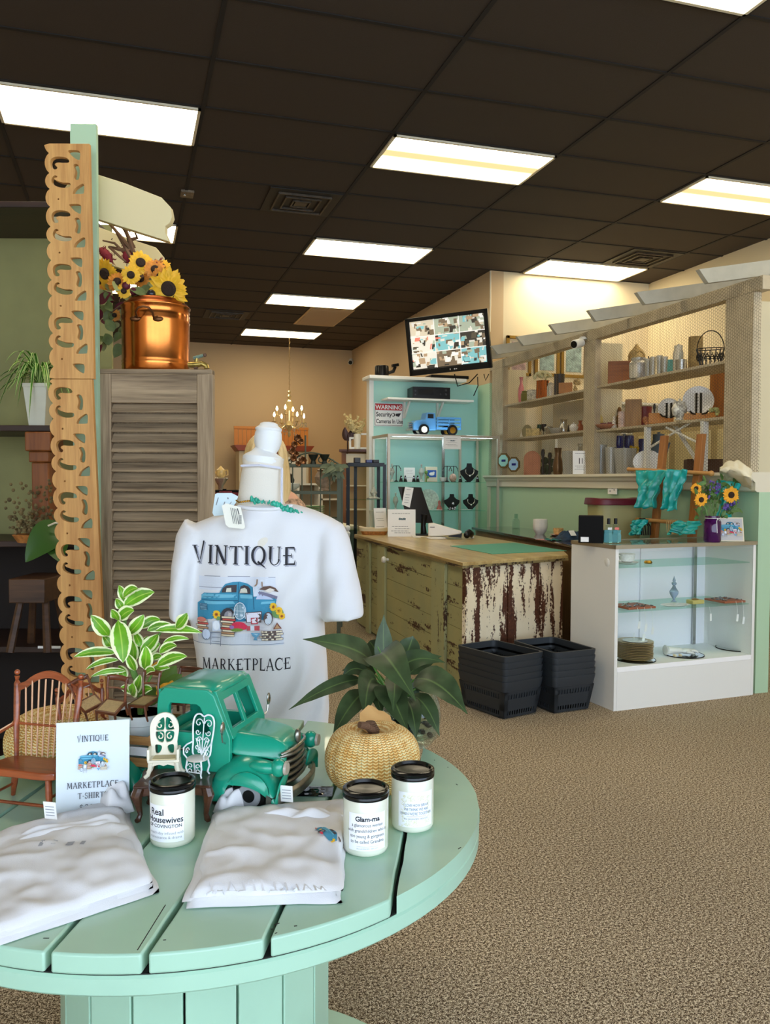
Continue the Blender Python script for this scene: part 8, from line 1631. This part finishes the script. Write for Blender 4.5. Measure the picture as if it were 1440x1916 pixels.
Jl = [((0, 0, .90), .13), ((.09, 0, .80), .098), ((.10, -.01, .47), .068), ((.10, .02, .12), .055), ((-.09, 0, .80), .098), ((-.10, -.01, .47), .068), ((-.10, .02, .12), .055)]
skinmesh(Jl, [(0, 1), (1, 2), (2, 3), (0, 4), (4, 5), (5, 6)], 'trousers', M_jean, per)
for s_, bx, by, bz in ((1, .14, -.20, .87), (-1, -.27, -.22, 1.08)):
    f = MB(); f.ball((bx, by-.03, bz-.005), (.026, .04, .014), 12); f.build('palm', M_skin, per, sub=1)
    for k in range(4): f = MB(); x = bx-.02+.0135*k; l_ = (.05, .06, .056, .044)[k]; f.tube([(x, by-.055, bz), (x, by-.055-l_*.5, bz-.004), (x, by-.055-l_*.85, bz-.02)], [.0078, .007, .005], 8); f.build('finger', M_skin, per, sub=1)
    f = MB(); f.tube([(bx-s_*.02, by-.02, bz), (bx-s_*.042, by-.045, bz-.006), (bx-s_*.048, by-.07, bz-.012)], [.009, .008, .006], 8); f.build('thumb', M_skin, per, sub=1)
for s_ in (-1, 1): f = MB(); f.ball((s_*.10, -.06, .035), (.042, .11, .034), 16); f.build('shoe', M_blackm, per)
c = P(420, 935, 3.85); f = MB(); f.grid(16, 22, lambda u, v: ((u-.5)*.16*(1-.25*(1-v)), .05*math.sin(u*9)+.02*math.sin(v*7), -.55*(1-v)+.0)); g = f.build('maroon_shawl', mat('maroon_knit', (104, 22, 34), .85, var=.5, vscale=50), loc=(c.x, c.y, 1.28), rz=-YAW, solid=.012)
tag(g, 'dark maroon patterned garment hanging between the shutter and the mannequin', 'garment')
t = T('garment_stand', 'slim metal stand holding the maroon garment', 'stand', (c.x, c.y, 0)); f = MB(); f.tube([(0, 0, .02), (0, 0, 1.29)], .009, 8); f.tube([(-.09, .03, 1.28), (.09, -.02, 1.28)], .006, 8); f.lathe([(0, 0), (.16, 0), (.16, .02), (0, .02)]); f.build('pole', M_blackm, t)

# FAR BACKGROUND
# hutch
a, b = yp(447, 843, 13.6), yp(577, 843, 13.6); t = T('hutch', 'cream hutch with red wooden cornice and orange beadboard back at the far wall', 'hutch', (a.x, 13.6, 0)); w_ = b.x-a.x
MB().b3(0, w_, 0, .45, 0, a.z).build('body', M_cream, t, bevel=.006); f = MB(); f.wprism([(-.02, a.z), (-.09, a.z+.09), (w_+.09, a.z+.09), (w_+.02, a.z)], -.06, .45); f.build('cornice', mat('cherry_cornice', (140, 58, 26), .4), t, bevel=.004)
for i in range(2): MB().b3(.06+i*(w_/2), w_/2-.04+i*(w_/2), -.02, 0, .1, a.z-.1).build('door', M_white, t, bevel=.006)
t = T('beadboard_panel', 'orange beadboard panel standing on the hutch against the far wall', 'panel', (a.x-.05, 13.85, a.z+.092)); f = MB(); zt5 = yp(500, 803, 13.85).z-a.z-.092
for i in range(18): f.b3(i*(w_+.1)/18+.004, (i+1)*(w_+.1)/18-.004, 0, .02, 0, zt5)
f.build('boards', mat('orange_pine', (206, 132, 56), .5), t); MB().b3(0, w_+.1, -.01, .03, zt5, zt5+.04).build('cap_rail', mat('orange_pine'), t)
# white bookcase
for px0, px1, top, y_, lab in ((600, 652, 893, 12.0, 'low white open bookcase near the far right corner'), (556, 600, 905, 11.0, 'small white shelf behind the green metal rack')):
    a, b = yp(px0, top, y_), yp(px1, top, y_); w_ = b.x-a.x; t = T('bookcase', lab, 'bookcase', (a.x, y_, 0), 0); MB().b3(0, w_, .28, .3, 0, a.z).build('back', mat('taupe_back', (168, 150, 124), .7), t)
    for x in (0, w_-.03): MB().b3(x, x+.03, 0, .3, 0, a.z).build('side', M_white, t)
    for i in range(5): z = .08+(a.z-.1)*i/4; MB().b3(.0, w_, 0, .3, z, z+.025).build('shelf', M_white, t)
# metal bakers rack
D7 = Fr(588, 900, 7.2); mg_ = mat('green_iron', (84, 92, 78), .5, .4); rk = T('bakers_rack', 'grey green iron rack with vertical bars and scrolled top beyond the mannequin', 'rack', D7.o, -YAW)
zt6 = D7(588, 871).z; x0, x1 = D7(530, 900).x, D7(634, 900).x
for x in (x0, x1):
    for y in (0, .34): f = MB(); f.b3(x-.016, x+.016, y-.016, y+.016, 0, zt6 if y == 0 else zt6); f.build('post', mg_, rk)
for z in (zt6, D7(588, 922).z, D7(588, 973).z, .35): f = MB(); f.b3(x0, x1, -.012, .012, z-.012, z+.012); f.b3(x0, x1, .33, .35, z-.012, z+.012); f.b3(x0, x0+.02, 0, .34, z-.012, z+.012); f.b3(x1-.02, x1, 0, .34, z-.012, z+.012); f.build('rail', mg_, rk)
for z in (D7(588, 922).z, D7(588, 973).z, .35): MB().b3(x0, x1, .01, .33, z+.012, z+.017).build('glass_shelf', M_pane, rk)
for i in range(1, 6): f = MB(); x = x0+(x1-x0)*i/6; f.tube([(x, 0, .35), (x, 0, zt6)], .006, 6); f.build('bar', mg_, rk)
f = MB(); f.tube([(x0+(x1-x0)*i/16, 0, zt6+.10*math.sin(PI*i/16)+.01) for i in range(17)], .008, 6); xm = (x0+x1)/2
for s_ in (-1, 1): f.tube([(x, 0, z) for x, z in spiral(xm+s_*.09, zt6+.045, .04, 1.2, PI if s_ < 0 else 0, 2, s_)], .006, 6); f.tube([(x, 0, z) for x, z in spiral(xm+s_*.18, zt6+.03, .028, 1.2, 0 if s_ < 0 else PI, 2, -s_)], .005, 6)
f.tube([(xm-.05, 0, zt6), (xm-.05, 0, zt6+.26)], .008, 6); f.build('scroll_top', mg_, rk)
# finial of metal roses
t = T('metal_flowers', 'bunch of bronze metal roses fixed on top of the iron rack', 'ornament', D7.o+Vector((0, -.02, 0)), -YAW); mbz = mat('bronze_rose', (120, 84, 60), .3, .9); f = MB()
for x, y, r_ in ((556, 820, 8), (550, 832, 7), (562, 826, 6), (546, 845, 8), (548, 858, 7), (565, 862, 9), (557, 868, 6), (553, 850, 6)):
    c = D7(x, y)
    for k in range(7): a = k*.9; f.leaf(c, c+Vector((.012*math.cos(a), -.01, .012*math.sin(a))), c+Vector((r_*D7.k*math.cos(a), -.012*math.sin(k), r_*D7.k*math.sin(a))), r_*D7.k*1.1, (0, -1, 0), .4, 5)
c0 = D7(556, 872); f.tube([D7(556, 815), D7(550, 845), D7(556, 872)], .006, 6); f.build('roses', mbz, t)
t = T('green_plates', 'stack of pale green plates on the iron rack shelf', 'plate stack', P(583, 972, 7.3)); t.location.z = D7(588, 973).z+.018
for k in range(7): MB().lathe([(0, 0), (.05, 0), (.11, .008), (.112, .012), (0, .006)], (0, 0, k*.015), 28).build('plate', mat('jade_plate', (130, 180, 120), .3), t)
for x, y, mm, kd, sh_, wd2, hg, lab in ((543, 912, c_wh, 'bowl', 1, 38, 14, 'white footed bowl on the upper iron rack shelf'), (606, 912, mat('shell_jar', (176, 150, 126), .4, var=.4, vscale=30), 'urn', 1, 36, 46, 'glass urn filled with potpourri on the upper iron rack shelf'), (540, 912, c_dk, 'urn', 1, 22, 36, 'dark metal urn at the left of the iron rack')):
    p = P(x, y, 7.35+(.12 if kd == 'urn' and wd2 < 30 else 0)); p.z = D7(588, 922).z+.018; k = 7.3/FPX; tag(MB().lathe([(r_*wd2*k, z*hg*k) for r_, z in PR[kd]], n=24).build(kd, mm, loc=p), lab, kd)
for px, lab in ((586, 'black flared metal cup at the left on the iron rack top'), (607, 'black flared metal cup at the right on the iron rack top')): p = P(px, 871, 7.2); p.z = zt6+.013; k = 7.2/FPX; tag(MB().lathe([(0, 0), (6*k, 0), (4*k, 6*k), (8*k, 13*k), (10*k, 18*k), (7*k, 18*k), (0, 6*k)], n=16).build('metal_cup', mat('dark_green_metal', (34, 44, 40), .4, .4), loc=p), lab, 'cup', 'flared cups on the iron rack')
f = MB(); o_ = P(628, 878, 7.15); rr = random.Random(2)
for k in range(26): a = Vector((rr.uniform(-.06, .06), rr.uniform(-.03, .03), rr.uniform(-.02, .02))); b = a+Vector((rr.uniform(-.14, .1), rr.uniform(-.08, .05), rr.uniform(-.12, .04))); f.leaf(a, (a+b)/2+Vector((0, 0, .03)), b, .045, (0, -1, .5), .2, 5)
tag(f.build('leafy_garland', mat('sage_leaf', (96, 108, 84), .6), loc=(o_.x, o_.y, o_.z)), 'dark sage leafy garland draped on the right top corner of the iron rack', 'garland')
# wood framed curio
D8 = Fr(680, 900, 9.2); cw = wood('curio_wood', (140, 88, 44), (92, 52, 24), 'z', 10); cu = T('curio_cabinet', 'wood framed glass curio cabinet left of the aqua wall', 'cabinet', D8.o, -YAW-.02); x0, x1 = D8(643, 900).x, D8(696, 900).x; zt7 = D8(668, 846).z
for x in (x0, x1):
    for y in (0, .35): MB().b3(x-.025, x+.025, y-.02, y+.02, 0, zt7).build('post', cw, cu)
MB().b3(x0-.05, x1+.02, -.05, .38, zt7, zt7+.03).build('top', mat('curio_top', (92, 50, 28), .4), cu, bevel=.004); MB().b3(x0, x1, -.012, .0, zt7-.12, zt7-.02).build('header', M_cream, cu)
for z in (D8(0, 905).z, D8(0, 950).z, .5, .1): MB().b3(x0, x1, 0, .35, z-.012, z).build('shelf', M_cream, cu)
MB().b3(x0, x1, .34, .35, 0, zt7).build('back', M_tan, cu)
for px, lab, mm, kd, wd2, hg, si in ((668, 'white vase holding dried stems on the curio cabinet', c_wh, 'tumbler', 14, 28, 0),): p = P(px, 846, 9.1); p.z = zt7+.031; k = 9.1/FPX; vz = tag(MB().lathe([(r_*wd2*k, z*hg*k) for r_, z in PR[kd]], n=20).build('vase', mm, loc=p), lab, 'vase')
f = MB(); rr = random.Random(5); o_ = Vector(vz.location)+Vector((0, 0, .14))
for k in range(20):
    b = Vector((rr.uniform(-.18, .12), rr.uniform(-.08, .08), rr.uniform(.1, .27))); f.tube([(0, 0, 0), b*.5+Vector((0, 0, .02)), b], .002, 4)
    for j in range(9): p = b*(.35+.65*j/9); f.ball(p+Vector((rr.uniform(-.015, .015), rr.uniform(-.01, .01), rr.uniform(-.012, .012))), (.014, .008, .012), 6)
f.build('dried_stem_spray', mat('dried_eucalyptus', (204, 184, 130), .7), vz, loc=(0, 0, .14))
for px, wd2, hg, lab in ((660, 14, 22, 'small empty white photo frame, left on the curio cabinet'), (681, 22, 30, 'larger empty white photo frame, middle of the curio cabinet'), (693, 10, 36, 'tall white photo frame at the right end of the curio cabinet')):
    p = P(px, 846, 9.1+(.05 if wd2 == 22 else 0)); p.z = zt7+.031; k = 9.1/FPX; a, b = wd2*k, hg*k; v, g_ = fill2d([[(-a/2, 0), (a/2, 0), (a/2, b), (-a/2, b)], [(-a/2+.02, .02), (a/2-.02, .02), (a/2-.02, b-.02), (-a/2+.02, b-.02)]], .02); f = MB(); f.add([Vector((q_.x, q_.z, q_.y)) for q_ in v], g_); tag(f.build('photo_frame', M_white, loc=p, rz=-YAW), lab, 'frame', 'white frames on the curio cabinet')
p = P(640, 846, 9.2); f = MB(); f.leaf((0, 0, 0), (-.04, 0, .06), (-.03, 0, .15), .08, (0, -1, 0), .3); f.leaf((0, 0, 0), (.05, 0, .06), (.06, 0, .15), .08, (0, -1, 0), .3); f.tube([(0, 0, -.12), (0, 0, 0)], .008, 6); tag(f.build('leaf_ornament', mat('dark_bronze', (64, 40, 32), .4, .5), loc=(p.x+.03, p.y-.12, zt7+.12)), 'dark bronze leaf finial at the left corner of the curio cabinet', 'ornament')
# black glass tower
D6 = Fr(686, 900, 8.0); bt = T('glass_tower', 'black framed glass display tower with open shelves left of the tall case', 'display tower', D6.o, -YAW); x0, x1 = D6(651, 900).x, D6(719, 900).x; zt8 = D6(686, 869).z
for x, y in ((x0, 0), (x1, 0), (x0+.06, .3), (x1-.06, .3)): MB().b3(x-.016, x+.016, y-.016, y+.016, 0, zt8).build('post', M_black, bt)
f = MB(); f.b3(x0, x1, -.02, .02, zt8-.02, zt8+.015); f.b3(x0+.05, x1-.05, .28, .32, zt8-.02, zt8+.015)
f.build('rail', M_black, bt)
for z in (D6(0, 932).z, D6(0, 990).z, .3): MB().b3(x0+.01, x1-.01, .01, .3, z-.006, z).build('glass_shelf', glass('green_edge_glass'), bt)
MB().b3(x0-.02, x1+.02, -.03, .33, 0, .1).build('base', M_black, bt); MB().b3(x0, x1, 0, .003, .1, zt8-.02).build('glass_door', M_pane, bt)
p = P(699, 930, 8.15); p.z = D6(0, 932).z+.001; k = 8.15/FPX; tag(MB().lathe([(0, 0), (13*k, 0), (14*k, 2*k), (4*k, 6*k), (7*k, 12*k), (3*k, 20*k), (0, 26*k)], n=14).build('crystal_ornament', M_cry, loc=p), 'cut crystal ornament on the shelf of the black glass tower', 'ornament')
p = P(694, 985, 8.15); p.z = D6(0, 990).z+.001; tag(MB().lathe([(0, 0), (6*k, 0), (3*k, 6*k), (2.5*k, 30*k), (5*k, 36*k), (0, 37*k)], n=14).build('candlestick', c_wh, loc=p), 'white candlestick on the lower shelf of the black glass tower', 'candlestick')
for px, mm, lab in ((668, c_dk, 'small dark figurine on top of the black glass tower'), (690, c_blue, 'small blue box on top of the black glass tower'), (703, c_dk, 'flat black box on top of the black glass tower')): p = P(px, 868, 8.02); p.z = zt8+.016; tag(MB().b3(-.03, .03, -.015, .03, 0, .03 if px != 668 else .05).build('trinket_box', mm, loc=p, bevel=.004), lab, 'trinket box')
t = T('galvanised_tub', 'grey metal tub with a white lid in the aisle behind the mannequin', 'tub', P(640, 1000, 8.75)); t.location.z = 0; MB().lathe([(0, 0), (.13, 0), (.16, .82), (.15, .82), (0, .1)], n=28).build('body', mat('galvanised', (110, 124, 120), .4, .5, var=.2), t); MB().lathe([(0, .82), (.165, .82), (.165, .86), (0, .89)]).build('lid', M_cream, t)
# turned post with white ball at the counter end
t = T('white_post', 'slim white turned post with a ball top at the far end of the sales counter', 'post', (1.97, 7.56, 0)); MB().lathe([(0, 0), (.02, 0), (.02, .35), (.028, .4), (.018, .5), (.02, .8), (.026, .84), (.012, .86)], n=16).build('post', M_white, t); MB().ball((0, 0, .885), .028, 14).build('ball', M_white, t)
# chandelier
cd = 13.0; cc_ = P(541, 790, cd); hk = Vector((cc_.x, cc_.y, CZ)); ck = cd/FPX; ch = T('chandelier', 'lit crystal chandelier hanging on a chain before the far wall', 'chandelier', (cc_.x, cc_.y, cc_.z)); top = CZ-cc_.z
mcg = mat('warm_crystal', (236, 214, 160), .12, .5); bulb = mat('candle_bulb', (255, 226, 170), .4, emit=26)
f = MB(); n_ = 22
for k in range(n_): z = .46+(top-.46)*k/n_; f.tube([(0, (.012 if k % 2 else 0), z), ((0 if k % 2 else .012), 0, z+(top-.46)/n_*1.1)], .004, 5)
f.build('chain', mat('dull_brass', (150, 120, 70), .4, .7), ch)
f = MB(); f.lathe([(0, .5), (.02, .49), (.03, .47), (.012, .44), (.035, .40), (.015, .36), (.05, .32), (.055, .25), (.03, .18), (.025, .02), (.05, -.02), (.09, -.05), (.05, -.09), (.02, -.14), (.03, -.2), (0, -.24)], n=16); f.build('column', mcg, ch, smooth=0)
for k in range(8):
    a = 2*PI*k/8+.3; up = k % 2; r_ = .26 if not up else .20; zz = .02 if not up else .13; d = Vector((math.cos(a), math.sin(a), 0))
    f = MB(); f.tube([d*.03+Vector((0, 0, -.02)), d*r_*.5+Vector((0, 0, -.10)), d*r_*.85+Vector((0, 0, -.06)), d*r_+Vector((0, 0, zz-.03))], .008, 7); f.lathe([(.0, zz-.03), (.035, zz-.025), (.04, zz-.015), (.012, zz-.01), (.012, zz+.05), (0, zz+.05)], (d.x*r_, d.y*r_, 0), 12); ar = f.build('arm', mcg, ch)
    f = MB(); f.lathe([(0, zz+.05), (.014, zz+.065), (.017, zz+.085), (.010, zz+.11), (0, zz+.13)], (d.x*r_, d.y*r_, 0), 12); f.build('bulb', bulb, ar)
f = MB(); rr = random.Random(1)
for k in range(90): a = rr.uniform(0, 6.28); r_ = rr.choice((.08, .16, .27)); z = rr.uniform(-.2, -.02) if r_ < .2 else rr.uniform(-.12, 0); f.lathe([(0, -.02), (.007, 0), (0, .012)], (r_*math.cos(a), r_*math.sin(a), z), 5)
f.build('crystal_drops', M_cry, ch, smooth=0)

# LADDER WITH TEAL BAGS, FLOWERS, CASE TOP ITEMS
wl_ = wood('ladder_wood', (176, 114, 54), (128, 76, 32), 'z', 14); DT = .965
lz = DT+.002
ld = T('ladder_rack', 'small leaning wooden ladder rack with dowel rungs on the counter behind the display case', 'ladder', (3.6, 5.0, .871))
def La(px, py_, X=3.70): return xp(px, py_, X)-Vector((3.6, 5.0, .871))
for (a, b) in (((1222, 1000), (1243, 815)), ((1292, 1000), (1312, 812))):
    A1 = La(*a, X=3.60); B1 = La(*b, X=3.70); A1.z = .0; f = MB(); d = (B1-A1); n_ = Vector((0, 1, 0)); s_ = Vector((1, 0, 0)); w1, w2_ = .032, .016
    q_ = []
    for base_ in (A1, B1):
        for y, x in ((-w1, -w2_), (w1, -w2_), (w1, w2_), (-w1, w2_)): q_.append(base_+n_*y+s_*x)
    f.hexa([q_[i] for i in (0, 3, 2, 1, 4, 7, 6, 5)]); f.build('rail', wl_, ld, bevel=.003)
for (a, b, X) in (((1176, 878), (1330, 886), 3.64), ((1166, 970), (1300, 980), 3.60)):
    A1, B1 = La(*a, X=X), La(*b, X=X); f = MB(); f.tube([A1, B1], .014, 12); f.ball(A1, .017, 10); f.ball(B1, .02, 10); c = A1.lerp(B1, .4); f.ball(c, .018, 10); f.build('rung', mat('dowel_tan', (204, 150, 84), .5), ld)
mtl = mat('teal_tissue', (20, 170, 166), .3, var=.22, vscale=16, coat=.2)
def bag(label, px0, px1, y0_, y1_, X, seed, taper=.7, name='teal_bag'):
    a, b = xp(px0, y0_, X), xp(px1, y0_, X); zb = xp((px0+px1)/2, y1_, X).z; W_ = (b-a).length; H__ = a.z-zb; u_ = (b-a).normalized(); f = MB()
    f.grid(30, 24, lambda u, v: (Vector((0, 0, -H__*v))+u_*W_*((u-.5)*(1-(1-taper)*math.sin(min(1, v*1.2)*PI/2))+.5)+Vector((-.05-.02*math.sin(u*13+seed)-.012*math.sin(u*29+v*6)-.05*v+.02*noise.noise(Vector((u*6, v*6, seed))), 0, .02*noise.noise(Vector((u*5, seed, 1)))*(1 if v > .5 else .4)))))
    tag(f.build(name, mtl, loc=a, solid=.004, smooth=80), label, 'bag', 'teal tissue bags on the ladder rack')
bag('wide crumpled teal tissue bag hanging on the upper rung, left one', 1206, 1262, 880, 950, 3.62, 1, .62); bag('smooth teal bag hanging on the upper rung between the ladder rails', 1256, 1292, 879, 954, 3.60, 5, .72); bag('small teal tissue bag hanging behind the black ribbon on the lower rung', 1198, 1222, 972, 1000, 3.56, 9, .9); bag('teal gathered tissue bag draped at the right end of the lower rung', 1272, 1316, 975, 1000, 3.54, 4, 1.2)
f = MB(); a = xp(1195, 968, 3.56)
for k in range(9): f.tube([xp(1196+k*1.2, 970, 3.57), xp(1193+k*2.4+4*math.sin(k), 985, 3.55), xp(1184+k*4, 1001, 3.54)], .005, 6)
tag(f.build('ribbon', mat('black_ribbon', (14, 14, 18), .4)), 'bundle of black ribbon hanging on the lower rung', 'ribbon')
f = MB()
for k in range(10): f.tube([xp(1246+k*2.4, 972, 3.56), xp(1247+k*2.3+2*math.sin(k*2), 986, 3.55), xp(1248+k*2.2, 1000, 3.54)], .0022, 5)
tag(f.build('twine', mat('jute', (206, 176, 124), .8)), 'loops of pale jute twine hanging on the lower rung', 'twine')
# on the display case
def onc(px, py_): v = yp(px, 1000, 4.47+(1000-py_)*.012+(px-1100)*.0002); v.z = DT; return v
p = onc(1105, 1004); k = dep(p)/FPX; t = T('black_box', 'black box with a gold leaf motif and white label on the display case corner', 'box', p, -.55); w_ = 36*k
MB().b3(-w_*.62, w_*.62, -w_*.55, w_*.55, 0, 50*k).build('box', M_blackm, t, bevel=.002); f = MB(); f.b3(-w_*.5, -w_*.1, -w_*.56, -w_*.55, 2*k, 11*k); f.build('white_label', M_paper, t)
f = MB()
for q_ in range(14): a = q_*.5; r_ = (4+.6*q_)*k; f.leaf((w_*.621, r_*.2*math.cos(a)-.01, 26*k+r_*.2*math.sin(a)), (w_*.6215, r_*.8*math.cos(a)-.01, 26*k+r_*.7*math.sin(a)), (w_*.622, r_*math.cos(a)-.01, 26*k+r_*math.sin(a)), 2.2*k, (1, 0, 0), .05, 4)
f.build('leaf_motif', mat('gold_print', (170, 140, 80), .4, .5), t)
M_blg = mat('aqua_glass', (130, 208, 216), .1, trans=.5)
for px, lab in ((1136, 'aqua glass block votive, left of the pair in front of the black box'), (1152, 'aqua glass block votive, right of the pair in front of the black box')):
    p = onc(px, 1008+(px-1136)*.06); f = MB(); f.lathe([(0, 0), (.026, 0), (.03, .006), (.03, .045), (.026, .058), (.03, .075), (.02, .076), (.018, .02), (0, .018)], n=6); tag(f.build('votive', M_blg, loc=p, rz=.3, smooth=0), lab, 'votive', 'aqua glass votives')
for px, lc, lab in ((1138, M_paper, 'small clear bottle with black cap and white label behind the aqua votives'), (1151, mat('pink_label', (226, 120, 110), .5), 'small clear bottle with black cap and pink label behind the aqua votives')):
    p = onc(px, 999); t = T('spray_bottle', lab, 'bottle', p, 0, 'small capped bottles'); MB().b3(-.014, .014, -.014, .014, 0, .105).build('body', M_glass, t, bevel=.003); MB().b3(-.0145, .0145, -.0148, -.014, .03, .085).build('label', lc, t); MB().lathe([(0, .105), (.010, .105), (.010, .14), (0, .141)], n=14).build('cap', M_black, t)
p = yp(1332, 1000, 4.26); p.z = DT; k = dep(p)/FPX; jr = T('purple_jar', 'purple glass jar with white twine around its neck on the display case', 'jar', p); MB().lathe([(0, .003), (14*k, 0), (15.5*k, 3*k), (15.5*k, 38*k), (13*k, 43*k), (13*k, 49*k), (12*k, 49*k), (12*k, 43*k), (14*k, 36*k), (14*k, 4*k), (0, 3*k)], n=36).build('glass', mat('purple_glass', (84, 16, 96), .06, trans=.45), jr, smooth=60)
f = MB(); f.tube([(13.6*k*math.cos(a), 13.6*k*math.sin(a), 45*k) for a in [2*PI*i/20 for i in range(20)]], .002, 5, True); f.tube([(0, -13.8*k, 45*k), (-3*k, -15.5*k, 40*k), (-2*k, -16*k, 18*k)], .0018, 5); f.tube([(0, -13.8*k, 45*k), (4*k, -15.4*k, 40*k), (3*k, -15.4*k, 46*k), (0, -13.8*k, 45*k)], .0018, 5); f.build('twine', M_paper, jr)
bq = T('sunflower_bouquet', 'fresh sunflower bouquet with purple stocks in the purple glass jar', 'bouquet', p+Vector((0, 0, 40*k))); o_ = Vector(bq.location); bd = dep(p)
Cb = lambda x, y, dd=0: P(x, y, bd+dd)-o_
M_p3 = mat('sunflower_yellow', (248, 172, 24), .6, var=.12, vscale=60)
for x, y, r_, nr, dd in ((1311, 935, 14, (-.1, -1, .1), -.06), (1302, 914, 11, (-.8, -.5, .5), 0), (1367, 926, 17, (-.1, -1, .15), -.05)): sunflower(bq, Cb(x, y, dd), facing(*nr), r_*k, 20, M_p3, M_core)
f = MB(); rr = random.Random(12)
for x, y in ((1311, 935), (1302, 914), (1367, 926), (1335, 900), (1350, 905), (1325, 905)): f.tube([(rr.uniform(-.01, .01), 0, -.08), Cb((x+1332)/2, (y+975)/2), Cb(x, y+3, .0)], .003, 6)
f.build('stem', mat('plant_stem'), bq)
for k_ in range(80): a = Cb(rr.uniform(1300, 1376), rr.uniform(898, 968), rr.uniform(-.03, .06)); b = a+Vector((rr.uniform(-.05, .05), rr.uniform(-.04, .04), rr.uniform(-.03, .06))); f = MB(); f.leaf(a, (a+b)/2+Vector((0, 0, .01)), b, .026, (rr.uniform(-.4, .4), -1, .3), .2, 6); f.build('leaf', mat('fresh_green', (86, 122, 58), .5, var=.3, vscale=40), bq, smooth=60)
for x0, y0_, x1, y1_ in ((1328, 935, 1332, 898), (1352, 950, 1378, 940), (1338, 925, 1345, 905), (1355, 945, 1362, 952)):
    f = MB()
    for q_ in range(34): t_ = rr.random(); f.ball(Cb(x0+(x1-x0)*t_+rr.uniform(-4, 4), y0_+(y1_-y0_)*t_+rr.uniform(-3, 3), rr.uniform(-.03, .02)), rr.uniform(.004, .008), 6)
    f.build('purple_blossom', mat('purple_flower', (104, 84, 160), .6), bq)
a = yp(1352, 1000, 4.27); a.z = DT; k = dep(a)/FPX; t = T('framed_truck_print', 'ivory framed picture of a pale blue vintage truck at the right of the display case', 'picture', a+Vector((.06, 0, 0)), -YAW-.05, tilt=(-.2, 0)); w_, h_ = 50*k, 46*k
MB().b3(-w_/2, w_/2, 0, .008, 0, h_).build('frame', M_cream, t, bevel=.002); MB().b3(-w_/2+.008, w_/2-.008, -.001, 0, .008, h_-.008).build('print_sheet', mat('print_back', (196, 192, 190), .6), t); kq = (w_-.02)/1120
decal([x for x in SHP if x[0] not in (G_, (212, 216, 226), (216, 219, 228), (128, 140, 160))], lambda x, y, d: Vector(((x-620)*kq, -.0014-d*.5, h_*.52-(y-880)*kq)), t, 'truck_print', 500)
f = MB(); a = xp(1352, 880, 3.62); f.grid(26, 20, lambda u, v: (xp(1346+60*u, 880-18*math.sin(PI*min(1, u*.9+.1))*(1-v)+30*v*u+6*v, 3.6-.16*math.sin(PI*v))+Vector((.01*noise.noise(Vector((u*5, v*5, 0))), 0, .02*noise.noise(Vector((u*6, v*6, 2)))))))
tag(f.build('tissue_paper', mat('ivory_tissue', (232, 228, 208), .7), solid=.003, smooth=80), 'folded ivory tissue paper jutting in at the right edge above the sunflowers', 'paper')
bag('teal tissue bag under the ivory paper at the right edge', 1358, 1402, 900, 975, 3.75, 14, .5)
